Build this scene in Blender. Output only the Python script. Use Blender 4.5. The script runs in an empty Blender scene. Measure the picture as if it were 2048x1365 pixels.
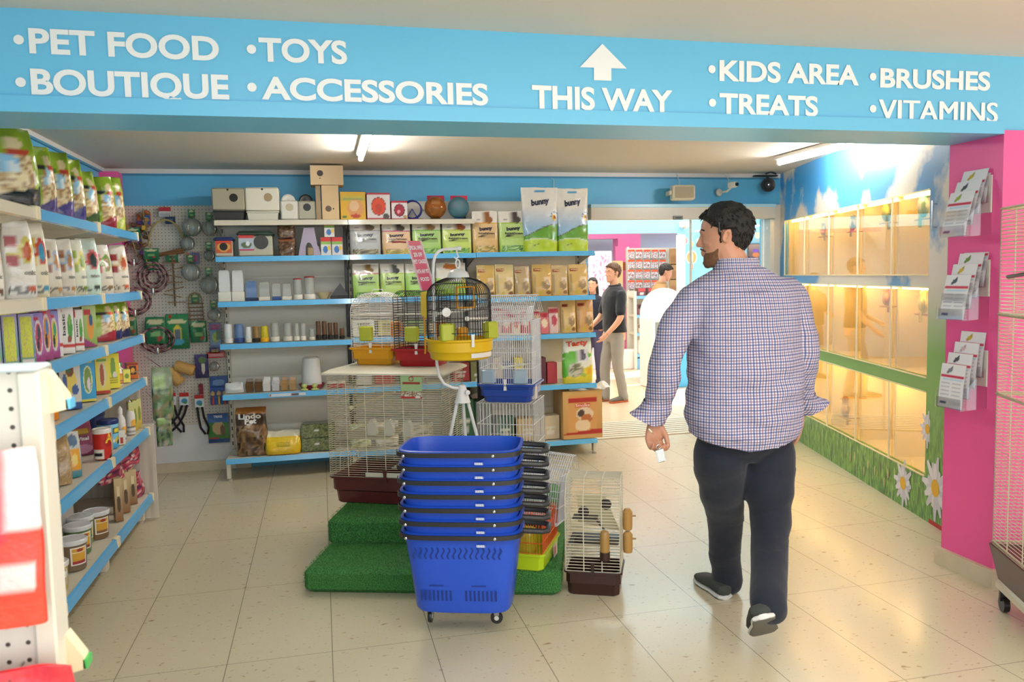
import bpy, math, random
from mathutils import Vector, Matrix, noise
PI=math.pi
random.seed(7)
SC=bpy.context.scene
COL=SC.collection
# ---------------------------------------------------------------- camera
CX,CY,CH=1024.0,682.5,1.5
_L=(640-CX,560-CY); _R=(7900-CX,400-CY)
FPX=math.sqrt(-(_L[0]*_R[0]+_L[1]*_R[1]))
_Y=Vector((_L[0],_L[1],FPX)).normalized(); _X=Vector((_R[0],_R[1],FPX)).normalized(); _Z=_X.cross(_Y)
M3=Matrix((_X,_Y,_Z)).transposed()          # world -> camera, y down, z forward
M3T=M3.transposed()
cam=bpy.data.cameras.new('camera'); camo=bpy.data.objects.new('camera',cam); COL.objects.link(camo)
r0,r1,r2=M3[0],M3[1],M3[2]
camo.matrix_world=Matrix(((r0[0],-r1[0],-r2[0],0),(r0[1],-r1[1],-r2[1],0),(r0[2],-r1[2],-r2[2],CH),(0,0,0,1)))
cam.sensor_width=36; cam.lens=FPX/2048*36; cam.clip_start=.05
cam.dof.use_dof=True; cam.dof.focus_distance=4.8; cam.dof.aperture_fstop=7.0
SC.camera=camo
# ---------------------------------------------------------------- light
SC.view_settings.view_transform='Standard'; SC.view_settings.look='None'
SC.view_settings.exposure=0.55; SC.view_settings.gamma=1.0; SC.view_settings.use_curve_mapping=False
W=bpy.data.worlds.new('world'); SC.world=W; W.use_nodes=True
bg=W.node_tree.nodes['Background']; bg.inputs[0].default_value=(.93,.97,1,1); bg.inputs[1].default_value=1.3
def area(name,loc,size,power,col,rot=(0,0,0),spread=PI):
    l=bpy.data.lights.new(name,'AREA'); l.shape='RECTANGLE'; l.size,l.size_y=size; l.energy=power; l.color=col; l.spread=spread
    o=bpy.data.objects.new(name,l); o.location=loc; o.rotation_euler=rot; COL.objects.link(o); return o
def sun(name,rot,power,col,ang):
    l=bpy.data.lights.new(name,'SUN'); l.energy=power; l.color=col; l.angle=ang
    o=bpy.data.objects.new(name,l); o.rotation_euler=rot; COL.objects.link(o); return o
def lookrot(d): return Vector(d).to_track_quat('-Z','Y').to_euler()
area('front_room_added_fill',(.9,.9,2.40),(3.0,1.2),40,(1,.98,.94))  # added out-of-view fill: brightens the floor, whose bounce lifts the front ceiling
area('shop_front_daylight',(.9,-1.6,1.7),(4.2,1.9),26,(1,.98,.95),lookrot((0,1,-.05)))
area('entrance_hall_added_fill',(3.6,9.6,2.75),(3.0,4.0),145,(1,.96,.9),(0,0,0))  # added unseen area light under the far ceiling, makes the hall bright
sun('low_sun_through_far_doors',lookrot((-.80,-.22,-.56)),9,(1,.95,.86),.01)
# ---------------------------------------------------------------- pixel to place
def ray(px,py): return M3T@Vector((px-CX,py-CY,FPX))
def onZ(px,py,z=0.): r=ray(px,py); t=(z-CH)/r.z; return Vector((t*r.x,t*r.y,z))
def onY(px,py,y): r=ray(px,py); t=y/r.y; return Vector((t*r.x,y,CH+t*r.z))
def onX(px,py,x): r=ray(px,py); t=x/r.x; return Vector((x,t*r.y,CH+t*r.z))
def proj(p):
    v=M3@Vector((p[0],p[1],p[2]-CH)); return CX+FPX*v.x/v.z,CY+FPX*v.y/v.z
def zat(x,y,py):
    lo,hi=-2.,5.
    for _ in range(40):
        m=(lo+hi)/2
        if proj((x,y,m))[1]>py: lo=m
        else: hi=m
    return m
# ---------------------------------------------------------------- colours and materials
def C(h):
    o=[]
    for i in (0,2,4):
        v=int(h[i:i+2],16)/255; o.append(v/12.92 if v<=.04045 else ((v+.055)/1.055)**2.4)
    return tuple(o)
def mixc(a,b,t): return tuple(a[i]*(1-t)+b[i]*t for i in range(3))
MATS={}
def mat(name,col=None,rough=.5,metal=0.,bump=None,coat=0.,alpha=1.,emit=0.,spec=.5,trans=0.,sheen=0.,ior=1.45):
    if name in MATS: return MATS[name]
    m=bpy.data.materials.new(name); m.use_nodes=True; nt=m.node_tree; b=nt.nodes['Principled BSDF']
    if col is None:
        a=nt.nodes.new('ShaderNodeAttribute'); a.attribute_name='Col'; nt.links.new(a.outputs['Color'],b.inputs['Base Color']); src=a.outputs['Color']
    else:
        b.inputs['Base Color'].default_value=(*col,1); src=None
    b.inputs['Roughness'].default_value=rough; b.inputs['Metallic'].default_value=metal
    b.inputs['Coat Weight'].default_value=coat; b.inputs['Alpha'].default_value=alpha
    b.inputs['Specular IOR Level'].default_value=spec; b.inputs['Transmission Weight'].default_value=trans; b.inputs['IOR'].default_value=ior
    b.inputs['Sheen Weight'].default_value=sheen
    if emit:
        b.inputs['Emission Strength'].default_value=emit
        if src: nt.links.new(src,b.inputs['Emission Color'])
        else: b.inputs['Emission Color'].default_value=(*col,1)
    tc=nt.nodes.new('ShaderNodeTexCoord'); n=nt.nodes.new('ShaderNodeTexNoise'); nt.links.new(tc.outputs['Object'],n.inputs['Vector'])
    if bump:
        n.inputs['Scale'].default_value=bump[0]; n.inputs['Detail'].default_value=3
        bp=nt.nodes.new('ShaderNodeBump'); bp.inputs['Strength'].default_value=bump[1]; bp.inputs['Distance'].default_value=bump[2] if len(bump)>2 else .01
        nt.links.new(n.outputs['Fac'],bp.inputs['Height']); nt.links.new(bp.outputs['Normal'],b.inputs['Normal'])
    else:
        n.inputs['Scale'].default_value=14
        mr=nt.nodes.new('ShaderNodeMapRange'); mr.inputs[3].default_value=max(0,rough-.012); mr.inputs[4].default_value=min(1,rough+.012)
        nt.links.new(n.outputs['Fac'],mr.inputs[0]); nt.links.new(mr.outputs[0],b.inputs['Roughness'])
    MATS[name]=m; return m
def clearmat(name,col,fac=.75,rough=.08,bump=None,refl=.8):
    "see-through plastic or glass film: part transparent, part glossy, part tinted"
    if name in MATS: return MATS[name]
    m=bpy.data.materials.new(name); m.use_nodes=True; nt=m.node_tree; nt.nodes.clear(); N=nt.nodes.new; K=nt.links.new
    o=N('ShaderNodeOutputMaterial'); t=N('ShaderNodeBsdfTransparent'); p=N('ShaderNodeBsdfPrincipled'); x=N('ShaderNodeMixShader'); fr=N('ShaderNodeFresnel')
    p.inputs['Base Color'].default_value=(*col,1); p.inputs['Roughness'].default_value=rough; p.inputs['Metallic'].default_value=1. if fac>=.9 else 0.
    t.inputs[0].default_value=(*mixc((1,1,1),col,.25),1); fr.inputs[0].default_value=1.35
    ma=N('ShaderNodeMath'); ma.operation='MULTIPLY_ADD'; ma.inputs[1].default_value=refl; ma.inputs[2].default_value=1-fac; ma.use_clamp=True
    K(fr.outputs[0],ma.inputs[0]); K(ma.outputs[0],x.inputs[0]); K(t.outputs[0],x.inputs[1]); K(p.outputs[0],x.inputs[2]); K(x.outputs[0],o.inputs[0])
    if bump:
        tc=N('ShaderNodeTexCoord'); n=N('ShaderNodeTexNoise'); n.inputs['Scale'].default_value=bump[0]; bp=N('ShaderNodeBump'); bp.inputs['Strength'].default_value=bump[1]
        K(tc.outputs['Object'],n.inputs['Vector']); K(n.outputs['Fac'],bp.inputs['Height']); K(bp.outputs['Normal'],p.inputs['Normal'])
    MATS[name]=m; return m
PLASTIC=mat('moulded_plastic',None,.33)
GLOSS=mat('glossy_plastic',None,.16)
FILM=mat('printed_film',None,.24,bump=(38,.35,.01),coat=.3)
CARD=mat('printed_card',None,.5)
PAINT=mat('painted_surface',None,.45)
METAL=mat('shelf_enamel',None,.28)
WIRE=mat('coated_wire',None,.4)
CHROME=mat('bright_metal',None,.18,metal=.9)
WOOD=mat('plain_wood',None,.55,bump=(30,.15,.004))
FABRIC=mat('woven_fabric',None,.9,bump=(350,.3,.002),sheen=.2)
ROPE=mat('rope_fibre',None,.9,bump=(120,.6,.004))
CLEAR=clearmat('clear_plastic',(.92,.95,.95),.86)
FROST=clearmat('frosted_plastic',(.85,.88,.88),.35,.4)
# ---------------------------------------------------------------- mesh collector
def rotz(a): return Matrix.Rotation(a,4,'Z')
class MB:
    def __init__(s): s.v=[];s.f=[];s.c=[]
    def add(s,vs,fs,col=(.8,.8,.8),m=None):
        o=len(s.v)
        if m is not None: vs=[m@Vector(p) for p in vs]
        s.v+=[tuple(p) for p in vs]; s.f+=[tuple(i+o for i in f) for f in fs]
        if col and isinstance(col[0],(tuple,list)): s.c+=list(col)
        else: s.c+=[col]*len(vs)
        return s
    def box(s,a,b,col,bev=0.,m=None):
        x0,y0,z0=[min(a[i],b[i]) for i in range(3)]; x1,y1,z1=[max(a[i],b[i]) for i in range(3)]
        if bev<=0:
            v=[(x0,y0,z0),(x1,y0,z0),(x1,y1,z0),(x0,y1,z0),(x0,y0,z1),(x1,y0,z1),(x1,y1,z1),(x0,y1,z1)]
            return s.add(v,[(0,3,2,1),(4,5,6,7),(0,1,5,4),(1,2,6,5),(2,3,7,6),(3,0,4,7)],col,m)
        bev=min(bev,(x1-x0)*.45,(y1-y0)*.45,(z1-z0)*.45)
        rings=[]
        for z,i in ((z0,bev),(z0+bev,0),(z1-bev,0),(z1,bev)):
            X0,X1,Y0,Y1=x0+i,x1-i,y0+i,y1-i; b2=bev
            rings.append([(X0+b2,Y0,z),(X1-b2,Y0,z),(X1,Y0+b2,z),(X1,Y1-b2,z),(X1-b2,Y1,z),(X0+b2,Y1,z),(X0,Y1-b2,z),(X0,Y0+b2,z)])
        return s.loft(rings,col,m=m)
    def loft(s,rings,col,m=None,caps=True,closed=True):
        n=len(rings[0]); vs=[p for r in rings for p in r]; fs=[]
        for i in range(len(rings)-1):
            for j in range(n if closed else n-1):
                k=(j+1)%n; fs.append((i*n+j,i*n+k,(i+1)*n+k,(i+1)*n+j))
        if caps: fs.append(tuple(reversed(range(n)))); fs.append(tuple((len(rings)-1)*n+j for j in range(n)))
        if col and isinstance(col[0],(tuple,list)) and len(col)==len(rings): col=[c for c in col for _ in range(n)]
        return s.add(vs,fs,col,m)
    def lathe(s,prof,col,n=20,c=(0,0,0),m=None,caps=True,sx=1,sy=1):
        "profile points (r,z[,colour])"
        rings=[];cs=[]
        for p in prof:
            rings.append([(c[0]+sx*p[0]*math.cos(2*PI*j/n),c[1]+sy*p[0]*math.sin(2*PI*j/n),c[2]+p[1]) for j in range(n)])
            cs+=[p[2] if len(p)>2 else col]*n
        return s.loft(rings,cs,m=m,caps=caps)
    def tube(s,pts,r,col,n=6,m=None,closed=False,radii=None):
        P=[Vector(p) for p in pts]; rings=[]; L=len(P); prev=None
        for i,p in enumerate(P):
            if closed: t=(P[(i+1)%L]-P[i-1])
            else: t=(P[min(i+1,L-1)]-P[max(i-1,0)])
            if t.length<1e-9: t=Vector((0,0,1))
            t.normalize()
            if prev is None:
                a=Vector((0,0,1)) if abs(t.z)<.9 else Vector((1,0,0)); u=t.cross(a).normalized()
            else:
                u=prev-t*prev.dot(t); u=u.normalized() if u.length>1e-6 else t.orthogonal().normalized()
            prev=u; w=t.cross(u); rr=radii[i] if radii else r
            rings.append([p+(u*math.cos(2*PI*j/n)+w*math.sin(2*PI*j/n))*rr for j in range(n)])
        if closed: rings.append(rings[0])
        return s.loft(rings,col,m=m,caps=not closed)
    def wire(s,a,b,r,col,m=None): return s.tube([a,b],r,col,4,m)
    def grid(s,fn,nu,nv,art,m=None):
        vs=[];cs=[];fs=[]
        for j in range(nv+1):
            for i in range(nu+1):
                u,v=i/nu,j/nv; vs.append(fn(u,v)); cs.append(art(u,v) if callable(art) else art)
        for j in range(nv):
            for i in range(nu): a=j*(nu+1)+i; fs.append((a,a+1,a+nu+2,a+nu+1))
        return s.add(vs,fs,cs,m)
    def mesh(s,name,mt,smooth=True):
        me=bpy.data.meshes.new(name); me.from_pydata(s.v,[],s.f)
        at=me.color_attributes.new('Col','FLOAT_COLOR','POINT'); buf=[]
        for c in s.c: buf+=[c[0],c[1],c[2],1.]
        at.data.foreach_set('color',buf)
        if smooth:
            try: me.polygons.foreach_set('use_smooth',[True]*len(me.polygons)); me.set_sharp_from_angle(angle=.6)
            except Exception: pass
        me.materials.append(mt); me.update(); return me
    def obj(s,name,mt,parent=None,smooth=True,loc=None,rz=0):
        o=bpy.data.objects.new(name,s.mesh(name,mt,smooth)); COL.objects.link(o)
        if parent: o.parent=parent
        if loc is not None: o.location=loc
        if rz: o.rotation_euler=(0,0,rz)
        return o
def tag(o,label,cat,group=None):
    o['label']=label; o['category']=cat
    if group: o['group']=group
    return o
def thing(name,label,cat,loc=(0,0,0),rz=0,group=None,rot=None):
    o=bpy.data.objects.new(name,None); COL.objects.link(o); o.location=loc; o.rotation_euler=rot or (0,0,rz); o.empty_display_size=.05
    return tag(o,label,cat,group)
def single(mb,name,mt,label,cat,loc=(0,0,0),rz=0,group=None,smooth=True,rot=None):
    o=mb.obj(name,mt,None,smooth); o.location=loc; o.rotation_euler=rot or (0,0,rz); return tag(o,label,cat,group)
def struct(mb,name,mt,smooth=False,parent=None):
    o=mb.obj(name,mt,parent,smooth)
    if not parent: o['kind']='structure'
    return o
def dup(root,loc,rz,label,group=None):
    def cp(o,par):
        c=o.copy(); COL.objects.link(c); c.parent=par
        for ch in list(o.children): cp(ch,c)
        return c
    r=cp(root,None); r.location=loc; r.rotation_euler=(0,0,rz); r['label']=label
    if group: r['group']=group
    return r
# ---------------------------------------------------------------- lettering
_T={}
def text_geo(s,bold=0.,res=3,shear=0.):
    k=(s,bold,res,shear)
    if k in _T: return _T[k]
    cu=bpy.data.curves.new('t','FONT'); cu.body=s; cu.offset=bold; cu.resolution_u=res; cu.shear=shear
    o=bpy.data.objects.new('t',cu); COL.objects.link(o); bpy.context.view_layer.update()
    dg=bpy.context.evaluated_depsgraph_get(); me=bpy.data.meshes.new_from_object(o.evaluated_get(dg))
    v=[(p.co.x,p.co.y) for p in me.vertices]; f=[tuple(p.vertices) for p in me.polygons]
    bpy.data.objects.remove(o); bpy.data.curves.remove(cu); bpy.data.meshes.remove(me)
    x0=min(p[0] for p in v); x1=max(p[0] for p in v); y0=min(p[1] for p in v); y1=max(p[1] for p in v)
    v=[((p[0]-x0)/(x1-x0),(p[1]-y0)/(y1-y0)) for p in v]; _T[k]=(v,f); return _T[k]
def letter(mb,s,fn,col,bold=.02,res=3,shear=0.):
    "fn maps (0..1,0..1) of the text box to a point"
    v,f=text_geo(s,bold,res,shear); mb.add([fn(a,b) for a,b in v],f,col)
# ---------------------------------------------------------------- printed artwork
def paint(base,ops,seed=0):
    "ops: ('r',u0,v0,u1,v1,c) ('e',u,v,ru,rv,c) ('g',v0,v1,c0,c1) ('s',u0,v0,u1,v1,(c..),scale) ('h',u,v,r,c) curve-hill ('l',rows,u0,v0,u1,v1,c) text lines"
    def f(u,v):
        c=base
        for o in ops:
            k=o[0]
            if k=='r':
                if o[1]<=u<=o[3] and o[2]<=v<=o[4]: c=o[5]
            elif k=='e':
                if ((u-o[1])/o[3])**2+((v-o[2])/o[4])**2<1: c=o[5]
            elif k=='g':
                if o[1]<=v<=o[2]: c=mixc(o[3],o[4],(v-o[1])/(o[2]-o[1]))
            elif k=='s':
                if o[1]<=u<=o[3] and o[2]<=v<=o[4]:
                    q=noise.noise(Vector((u*o[6],v*o[6],seed+.5)))*.5+.5; c=o[5][min(len(o[5])-1,int(q*1.4*len(o[5])-.2*len(o[5])) if q>.15 else 0)]
            elif k=='h':
                if v<o[1]+o[2]*math.sin((u-o[4])*PI) : c=o[3]
            elif k=='w':   # wedge below a line
                if v<o[1]+(o[2]-o[1])*u: c=o[3]
            elif k=='l':
                if o[2]<=u<=o[4] and o[3]<=v<=o[5]:
                    q=(v-o[3])/(o[5]-o[3])*o[1]
                    if q%1<.45: c=o[6]
        return c
    return f
def bag(mb,w,h,d,art,nu=44,nv=26,seed=0,top=.9,crumple=.004,texts=(),n=3.2,m=None,pinch=2.4,bot=.8):
    rings=[];cs=[]
    if not callable(art): art=paint(art,[])
    def prof(v):
        a=w/2*(1-(1-top)*v**3)*(.965+.035*math.sin(min(1,v*3)*PI/2))
        b=max(.004,d/2*(bot+(1-bot)*math.sin(min(1,v*2.2)*PI/2))*(1-v**pinch)); return a,b
    def ringpt(t,v,cr=True):
        a,b=prof(v); c,s_=math.cos(t),math.sin(t); x=a*math.copysign(abs(c)**(2/n),c); y=b*math.copysign(abs(s_)**(2/n),s_); z=v*h
        if cr:
            q=noise.noise(Vector((x*14+seed*3.1,y*9,z*14+seed)))*crumple*(.35+v); y+=q*1.6; x+=q*.6
            if v>.98: z+=noise.noise(Vector((x*12,seed,0)))*.008
        return (x,y,z)
    for j in range(nv+1):
        v=j/nv
        for i in range(nu):
            p=ringpt(2*PI*i/nu+.01,v); rings.append(p); cs.append(art(min(1,max(0,p[0]/w+.5)),v))
    fs=[]
    for j in range(nv):
        for i in range(nu): k=(i+1)%nu; fs.append((j*nu+i,j*nu+k,(j+1)*nu+k,(j+1)*nu+i))
    fs.append(tuple(reversed(range(nu)))); fs.append(tuple(nv*nu+i for i in range(nu)))
    mb.add(rings,fs,cs,m)
    for t in texts: # (string,u0,v0,u1,v1,colour,bold,slant)
        s,u0,v0,u1,v1,col=t[:6]; sl=t[6] if len(t)>6 else 0
        def fn(a,b):
            x=(u0+(u1-u0)*a-.5)*w; v=v0+(v1-v0)*b+sl*(a-.5); aa,bb=prof(v); q=min(.999,abs(x)/aa)
            y=-bb*(1-q**n)**(1/n)
            y+=noise.noise(Vector((x*14+seed*3.1,y*9,v*h*14+seed)))*crumple*(.35+v)*1.6-.0035
            p=Vector((x,y,v*h)); return m@p if m is not None else p
        letter(mb,s,fn,col,.045,2)
def carton(mb,w,h,d,art,side,nu=20,nv=24,texts=(),m=None,bev=.0015):
    "box standing on z=0 with a printed front (towards -y)"
    mb.box((-w/2,-d/2,0),(w/2,d/2,h),side,bev,m)
    mb.grid(lambda u,v:((u-.5)*w*.985,-d/2-.0006,v*h*.985+.004*h),nu,nv,art,m)
    for t in texts:
        s,u0,v0,u1,v1,col=t[:6]; vert=len(t)>6 and t[6]
        def fn(a,b):
            if vert: a,b=b,a; a=1-a
            p=Vector(((u0+(u1-u0)*a-.5)*w,-d/2-.002,(v0+(v1-v0)*b)*h)); return m@p if m is not None else p
        letter(mb,s,fn,col,.02,2)
ORD=['first','second','third','fourth','fifth','sixth','seventh','eighth','ninth','tenth','eleventh','twelfth']
WHITE=C('e8e6e0'); CREAM=C('ddd6c4'); BLACK=C('161616'); SKYB=C('4f9fd0'); LIME=C('9dbb2a')
# ================================================================ the setting
def nodemat(name):
    m=bpy.data.materials.new(name); m.use_nodes=True; nt=m.node_tree; return m,nt,nt.nodes['Principled BSDF'],nt.nodes.new,nt.links.new
def floor_mat(name,base,dark,tile,line,off=(0,0),spots=True,rough=.16):
    m,nt,b,N,K=nodemat(name); tc=N('ShaderNodeTexCoord'); sp=N('ShaderNodeSeparateXYZ'); K(tc.outputs['Object'],sp.inputs[0])
    def lines(axis,t,o,wd):
        a=N('ShaderNodeMath'); a.operation='ADD'; a.inputs[1].default_value=100*t-o; K(sp.outputs[axis],a.inputs[0])
        d=N('ShaderNodeMath'); d.operation='DIVIDE'; d.inputs[1].default_value=t; K(a.outputs[0],d.inputs[0])
        f=N('ShaderNodeMath'); f.operation='FRACT'; K(d.outputs[0],f.inputs[0])
        l=N('ShaderNodeMath'); l.operation='LESS_THAN'; l.inputs[1].default_value=wd/t; K(f.outputs[0],l.inputs[0]); return l
    lx=lines('X',tile[0],off[0],line); ly=lines('Y',tile[1],off[1],line*.8)
    mx=N('ShaderNodeMath'); mx.operation='MAXIMUM'; K(lx.outputs[0],mx.inputs[0]); K(ly.outputs[0],mx.inputs[1])
    n1=N('ShaderNodeTexNoise'); n1.inputs['Scale'].default_value=1.3; n1.inputs['Detail'].default_value=5; K(tc.outputs['Object'],n1.inputs['Vector'])
    c1=N('ShaderNodeMix'); c1.data_type='RGBA'; c1.inputs[6].default_value=(*base,1); c1.inputs[7].default_value=(*mixc(base,dark,.35),1); K(n1.outputs['Fac'],c1.inputs[0])
    last=c1
    if spots:
        for sc,th,cc,seed in ((34,.70,C('a8906c'),0),(75,.71,C('b59f7d'),3),(16,.745,C('8f6e4a'),8)):
            v=N('ShaderNodeTexNoise'); v.inputs['Scale'].default_value=sc; v.inputs['Detail'].default_value=1.5; mp=N('ShaderNodeMapping'); mp.inputs['Location'].default_value=(seed,seed*2,0); mp.inputs['Scale'].default_value=(1,1.5,1)
            K(tc.outputs['Object'],mp.inputs[0]); K(mp.outputs[0],v.inputs['Vector'])
            r=N('ShaderNodeMapRange'); r.inputs[1].default_value=th-.04; r.inputs[2].default_value=th+.03; r.inputs[4].default_value=.75; K(v.outputs['Fac'],r.inputs[0])
            q=N('ShaderNodeMix'); q.data_type='RGBA'; K(r.outputs[0],q.inputs[0]); K(last.outputs[2],q.inputs[6]); q.inputs[7].default_value=(*cc,1); last=q
    q=N('ShaderNodeMix'); q.data_type='RGBA'; K(mx.outputs[0],q.inputs[0]); K(last.outputs[2],q.inputs[6]); q.inputs[7].default_value=(*mixc(base,(.02,.02,.015),.62),1)
    K(q.outputs[2],b.inputs['Base Color'])
    r=N('ShaderNodeMapRange'); r.inputs[3].default_value=rough-.05; r.inputs[4].default_value=rough+.14; K(n1.outputs['Fac'],r.inputs[0]); K(r.outputs[0],b.inputs['Roughness'])
    b.inputs['Specular IOR Level'].default_value=.6
    return m
FLOOR=floor_mat('terrazzo_tiles',C('cfc4a8'),C('b1a384'),(.405,.81),.0035,(-.013,3.24))
FLOOR2=floor_mat('far_room_laminate',C('dcc3a2'),C('c9a986'),(1.2,.16),.004,(0,0),False,.2)
def wallmat(name,col,rough=.5,var=.06,sc=2.):
    m,nt,b,N,K=nodemat(name); tc=N('ShaderNodeTexCoord'); n=N('ShaderNodeTexNoise'); n.inputs['Scale'].default_value=sc; n.inputs['Detail'].default_value=4; K(tc.outputs['Object'],n.inputs['Vector'])
    q=N('ShaderNodeMix'); q.data_type='RGBA'; K(n.outputs['Fac'],q.inputs[0]); q.inputs[6].default_value=(*[c*(1-var) for c in col],1); q.inputs[7].default_value=(*[min(1,c*(1+var)) for c in col],1)
    K(q.outputs[2],b.inputs['Base Color']); b.inputs['Roughness'].default_value=rough
    n2=N('ShaderNodeTexNoise'); n2.inputs['Scale'].default_value=60; bp=N('ShaderNodeBump'); bp.inputs['Strength'].default_value=.08; K(tc.outputs['Object'],n2.inputs['Vector']); K(n2.outputs['Fac'],bp.inputs['Height']); K(bp.outputs['Normal'],b.inputs['Normal'])
    return m
BLUEW=wallmat('blue_wall_paint',C('5cb0d8'),.45); BEAMB=wallmat('light_blue_beam_paint',C('6cc0e6'),.35,.03)
CEIL=wallmat('ceiling_plaster',C('d9cfc0'),.6,.03); WHITEW=wallmat('white_wall_paint',C('d6d4d2'),.5)
PINKW=wallmat('pink_wall_paint',C('ee5a9b'),.4,.04); MARBLE=wallmat('stone_skirting',C('cdbfa3'),.25,.14,14)
def pegmat():
    m,nt,b,N,K=nodemat('perforated_board'); tc=N('ShaderNodeTexCoord'); vm=N('ShaderNodeVectorMath'); vm.operation='SCALE'; vm.inputs['Scale'].default_value=1/.0254
    K(tc.outputs['Object'],vm.inputs[0]); fr=N('ShaderNodeVectorMath'); fr.operation='FRACTION'; 
    ad=N('ShaderNodeVectorMath'); ad.operation='ADD'; ad.inputs[1].default_value=(500,500,500); K(vm.outputs[0],ad.inputs[0]); K(ad.outputs[0],fr.inputs[0])
    sb=N('ShaderNodeVectorMath'); sb.operation='SUBTRACT'; sb.inputs[1].default_value=(.5,.5,.5); K(fr.outputs[0],sb.inputs[0])
    ml=N('ShaderNodeVectorMath'); ml.operation='MULTIPLY'; ml.inputs[1].default_value=(1,0,1); K(sb.outputs[0],ml.inputs[0])
    ln=N('ShaderNodeVectorMath'); ln.operation='LENGTH'; K(ml.outputs[0],ln.inputs[0]); lt=N('ShaderNodeMath'); lt.operation='LESS_THAN'; lt.inputs[1].default_value=.13; K(ln.outputs['Value'],lt.inputs[0])
    q=N('ShaderNodeMix'); q.data_type='RGBA'; K(lt.outputs[0],q.inputs[0]); q.inputs[6].default_value=(*C('cdc6b8'),1); q.inputs[7].default_value=(*C('3c3731'),1); K(q.outputs[2],b.inputs['Base Color']); b.inputs['Roughness'].default_value=.45
    return m
PEG=pegmat()
YB=6.78; XL=-1.57; CZ=2.38; YBM=3.07; ZB0,ZB1=2.083,2.425
struct(MB().box((-4,-3,-.1),(6.5,6.85,0),(1,1,1)),'floor',FLOOR)
struct(MB().box((1.0,6.85,-.1),(8,15,0),(1,1,1)),'floor',FLOOR2)
struct(MB().box((XL-.1,YBM+.3,CZ),(4.6,YB+.15,CZ+.1),(1,1,1)),'ceiling',CEIL)
struct(MB().box((-4,-.6,ZB1+.0),(6.5,YBM+.3,ZB1+.1),(1,1,1)),'ceiling',CEIL)
struct(MB().box((XL-.12,-.6,0),(XL,YB+.15,CZ+.12),(1,1,1)),'wall_left',BLUEW)
struct(MB().box((XL,6.9-.13,CZ-.035),(4.2,6.79,CZ),(1,1,1)).box((XL,3.38,CZ-.03),(XL+.012,YB,CZ),(1,1,1)),'trim_1',WHITEW)
struct(MB().box((XL,YB-.012,CZ-.05),(4.15,YB,CZ-.035),(1,1,1)).box((XL,3.38,CZ-.045),(XL+.015,YB,CZ-.03),(1,1,1)),'trim_2',wallmat('darker_blue_moulding',C('3f87ac')))
DX0,DX1,DZ=2.30,4.05,1.968
wb=MB().box((XL-.1,YB,2.1),(4.6,YB+.14,CZ),(1,1,1)).box((XL-.1,YB+.005,0),(DX0,YB+.14,2.1),(1,1,1)).box((DX1,YB,0),(4.6,YB+.14,2.1),(1,1,1)).box((DX0,YB+.02,2.0),(DX1,YB+.14,2.1),(1,1,1))
struct(wb,'wall_back',BLUEW)
struct(MB().box((-1.45,YB-.006,.37),(2.28,YB+.004,2.1),(1,1,1)),'wall_back',PEG)
struct(MB().box((-1.57,YB-.004,.07),(2.28,YB+.004,.37),(1,1,1)),'wall_back',WHITEW)
struct(MB().box((-1.57,YB-.03,0),(-.6,YB,.075),(1,1,1)),'baseboard_back',MARBLE)
struct(MB().box((XL,6.62,0),(-1.44,YB-.01,CZ-.04),(1,1,1)),'trim_3',PINKW)
# sliding door gear
dm=MB().box((DX0,YB-.09,DZ),(DX1+.03,YB+.02,2.075),C('c9c4b4'),.004).box((DX0,YB-.095,2.072),(DX1+.03,YB-.02,2.1),C('a9d4e2'),.002)
dd=struct(dm,'door_1',METAL)
s=onY(1355,436,YB-.09); MB().box((s.x-.045,YB-.11,s.z-.018),(s.x+.045,YB-.09,s.z+.018),C('6d6a62'),.003).box((s.x-.03,YB-.112,s.z-.008),(s.x+.03,YB-.11,s.z+.008),BLACK).obj('motion_sensor',PLASTIC,dd)
MB().box((DX1-.01,YB-.06,0),(DX1+.035,YB+.1,DZ),C('b9c2c2'),.003).obj('door_jamb',METAL,dd)
GLASS=clearmat('clean_glass',(.9,.97,.97),.97,.01)
MB().box((3.30,YB+.03,.03),(DX1-.02,YB+.038,DZ),(1,1,1)).obj('glass_leaf',GLASS,dd)
MB().box((3.285,YB+.026,.02),(3.30,YB+.042,DZ),C('c3cbcb')).obj('leaf_edge',METAL,dd)
# beam with lettering
bm=struct(MB().box((-4,YBM,ZB0),(3.02,YBM+.31,ZB1),(1,1,1)).box((3.02,YBM,2.10),(6.5,YBM+.31,ZB1),(1,1,1)).box((-4,YBM-.012,ZB0+.0),(3.0,YBM,ZB0+.055),(1,1,1)),'trim_4',BEAMB)
LET=mat('white_vinyl',C('f2f2f0'),.4)
def sign(txt,tl,tr,bl):
    "corner pixels: cap top-left, cap top-right, base-left"
    A=onY(*tl,YBM); B=onY(*tr,YBM); D=onY(*bl,YBM); mb=MB(); h=(A-D).z; w=(B-A).x; q='Q' in txt
    def fn(a,b):
        if q: b=b*1.18-.18
        return (D.x+w*a,YBM-.004,D.z+h*b+(B.z-A.z)*a)
    if 'M' in txt:
        for q_ in (-.0035,0,.0035): letter(mb,txt,lambda a,b:(fn(a,b)[0]+q_,YBM-.004-.0004*(q_>0)-.0004*(q_<0)*2,fn(a,b)[2]),(1,1,1),0.,6)
    else: letter(mb,txt,fn,(1,1,1),.032,6)
    mb.obj('lettering',LET,bm,False)
def bullet(px,py,r=.016):
    c=onY(px,py,YBM); MB().add([(c.x+r*math.cos(k*PI/10),YBM-.004,c.z+r*math.sin(k*PI/10)) for k in range(20)],[tuple(range(20))],(1,1,1)).obj('bullet_dot',LET,bm,False)
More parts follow.
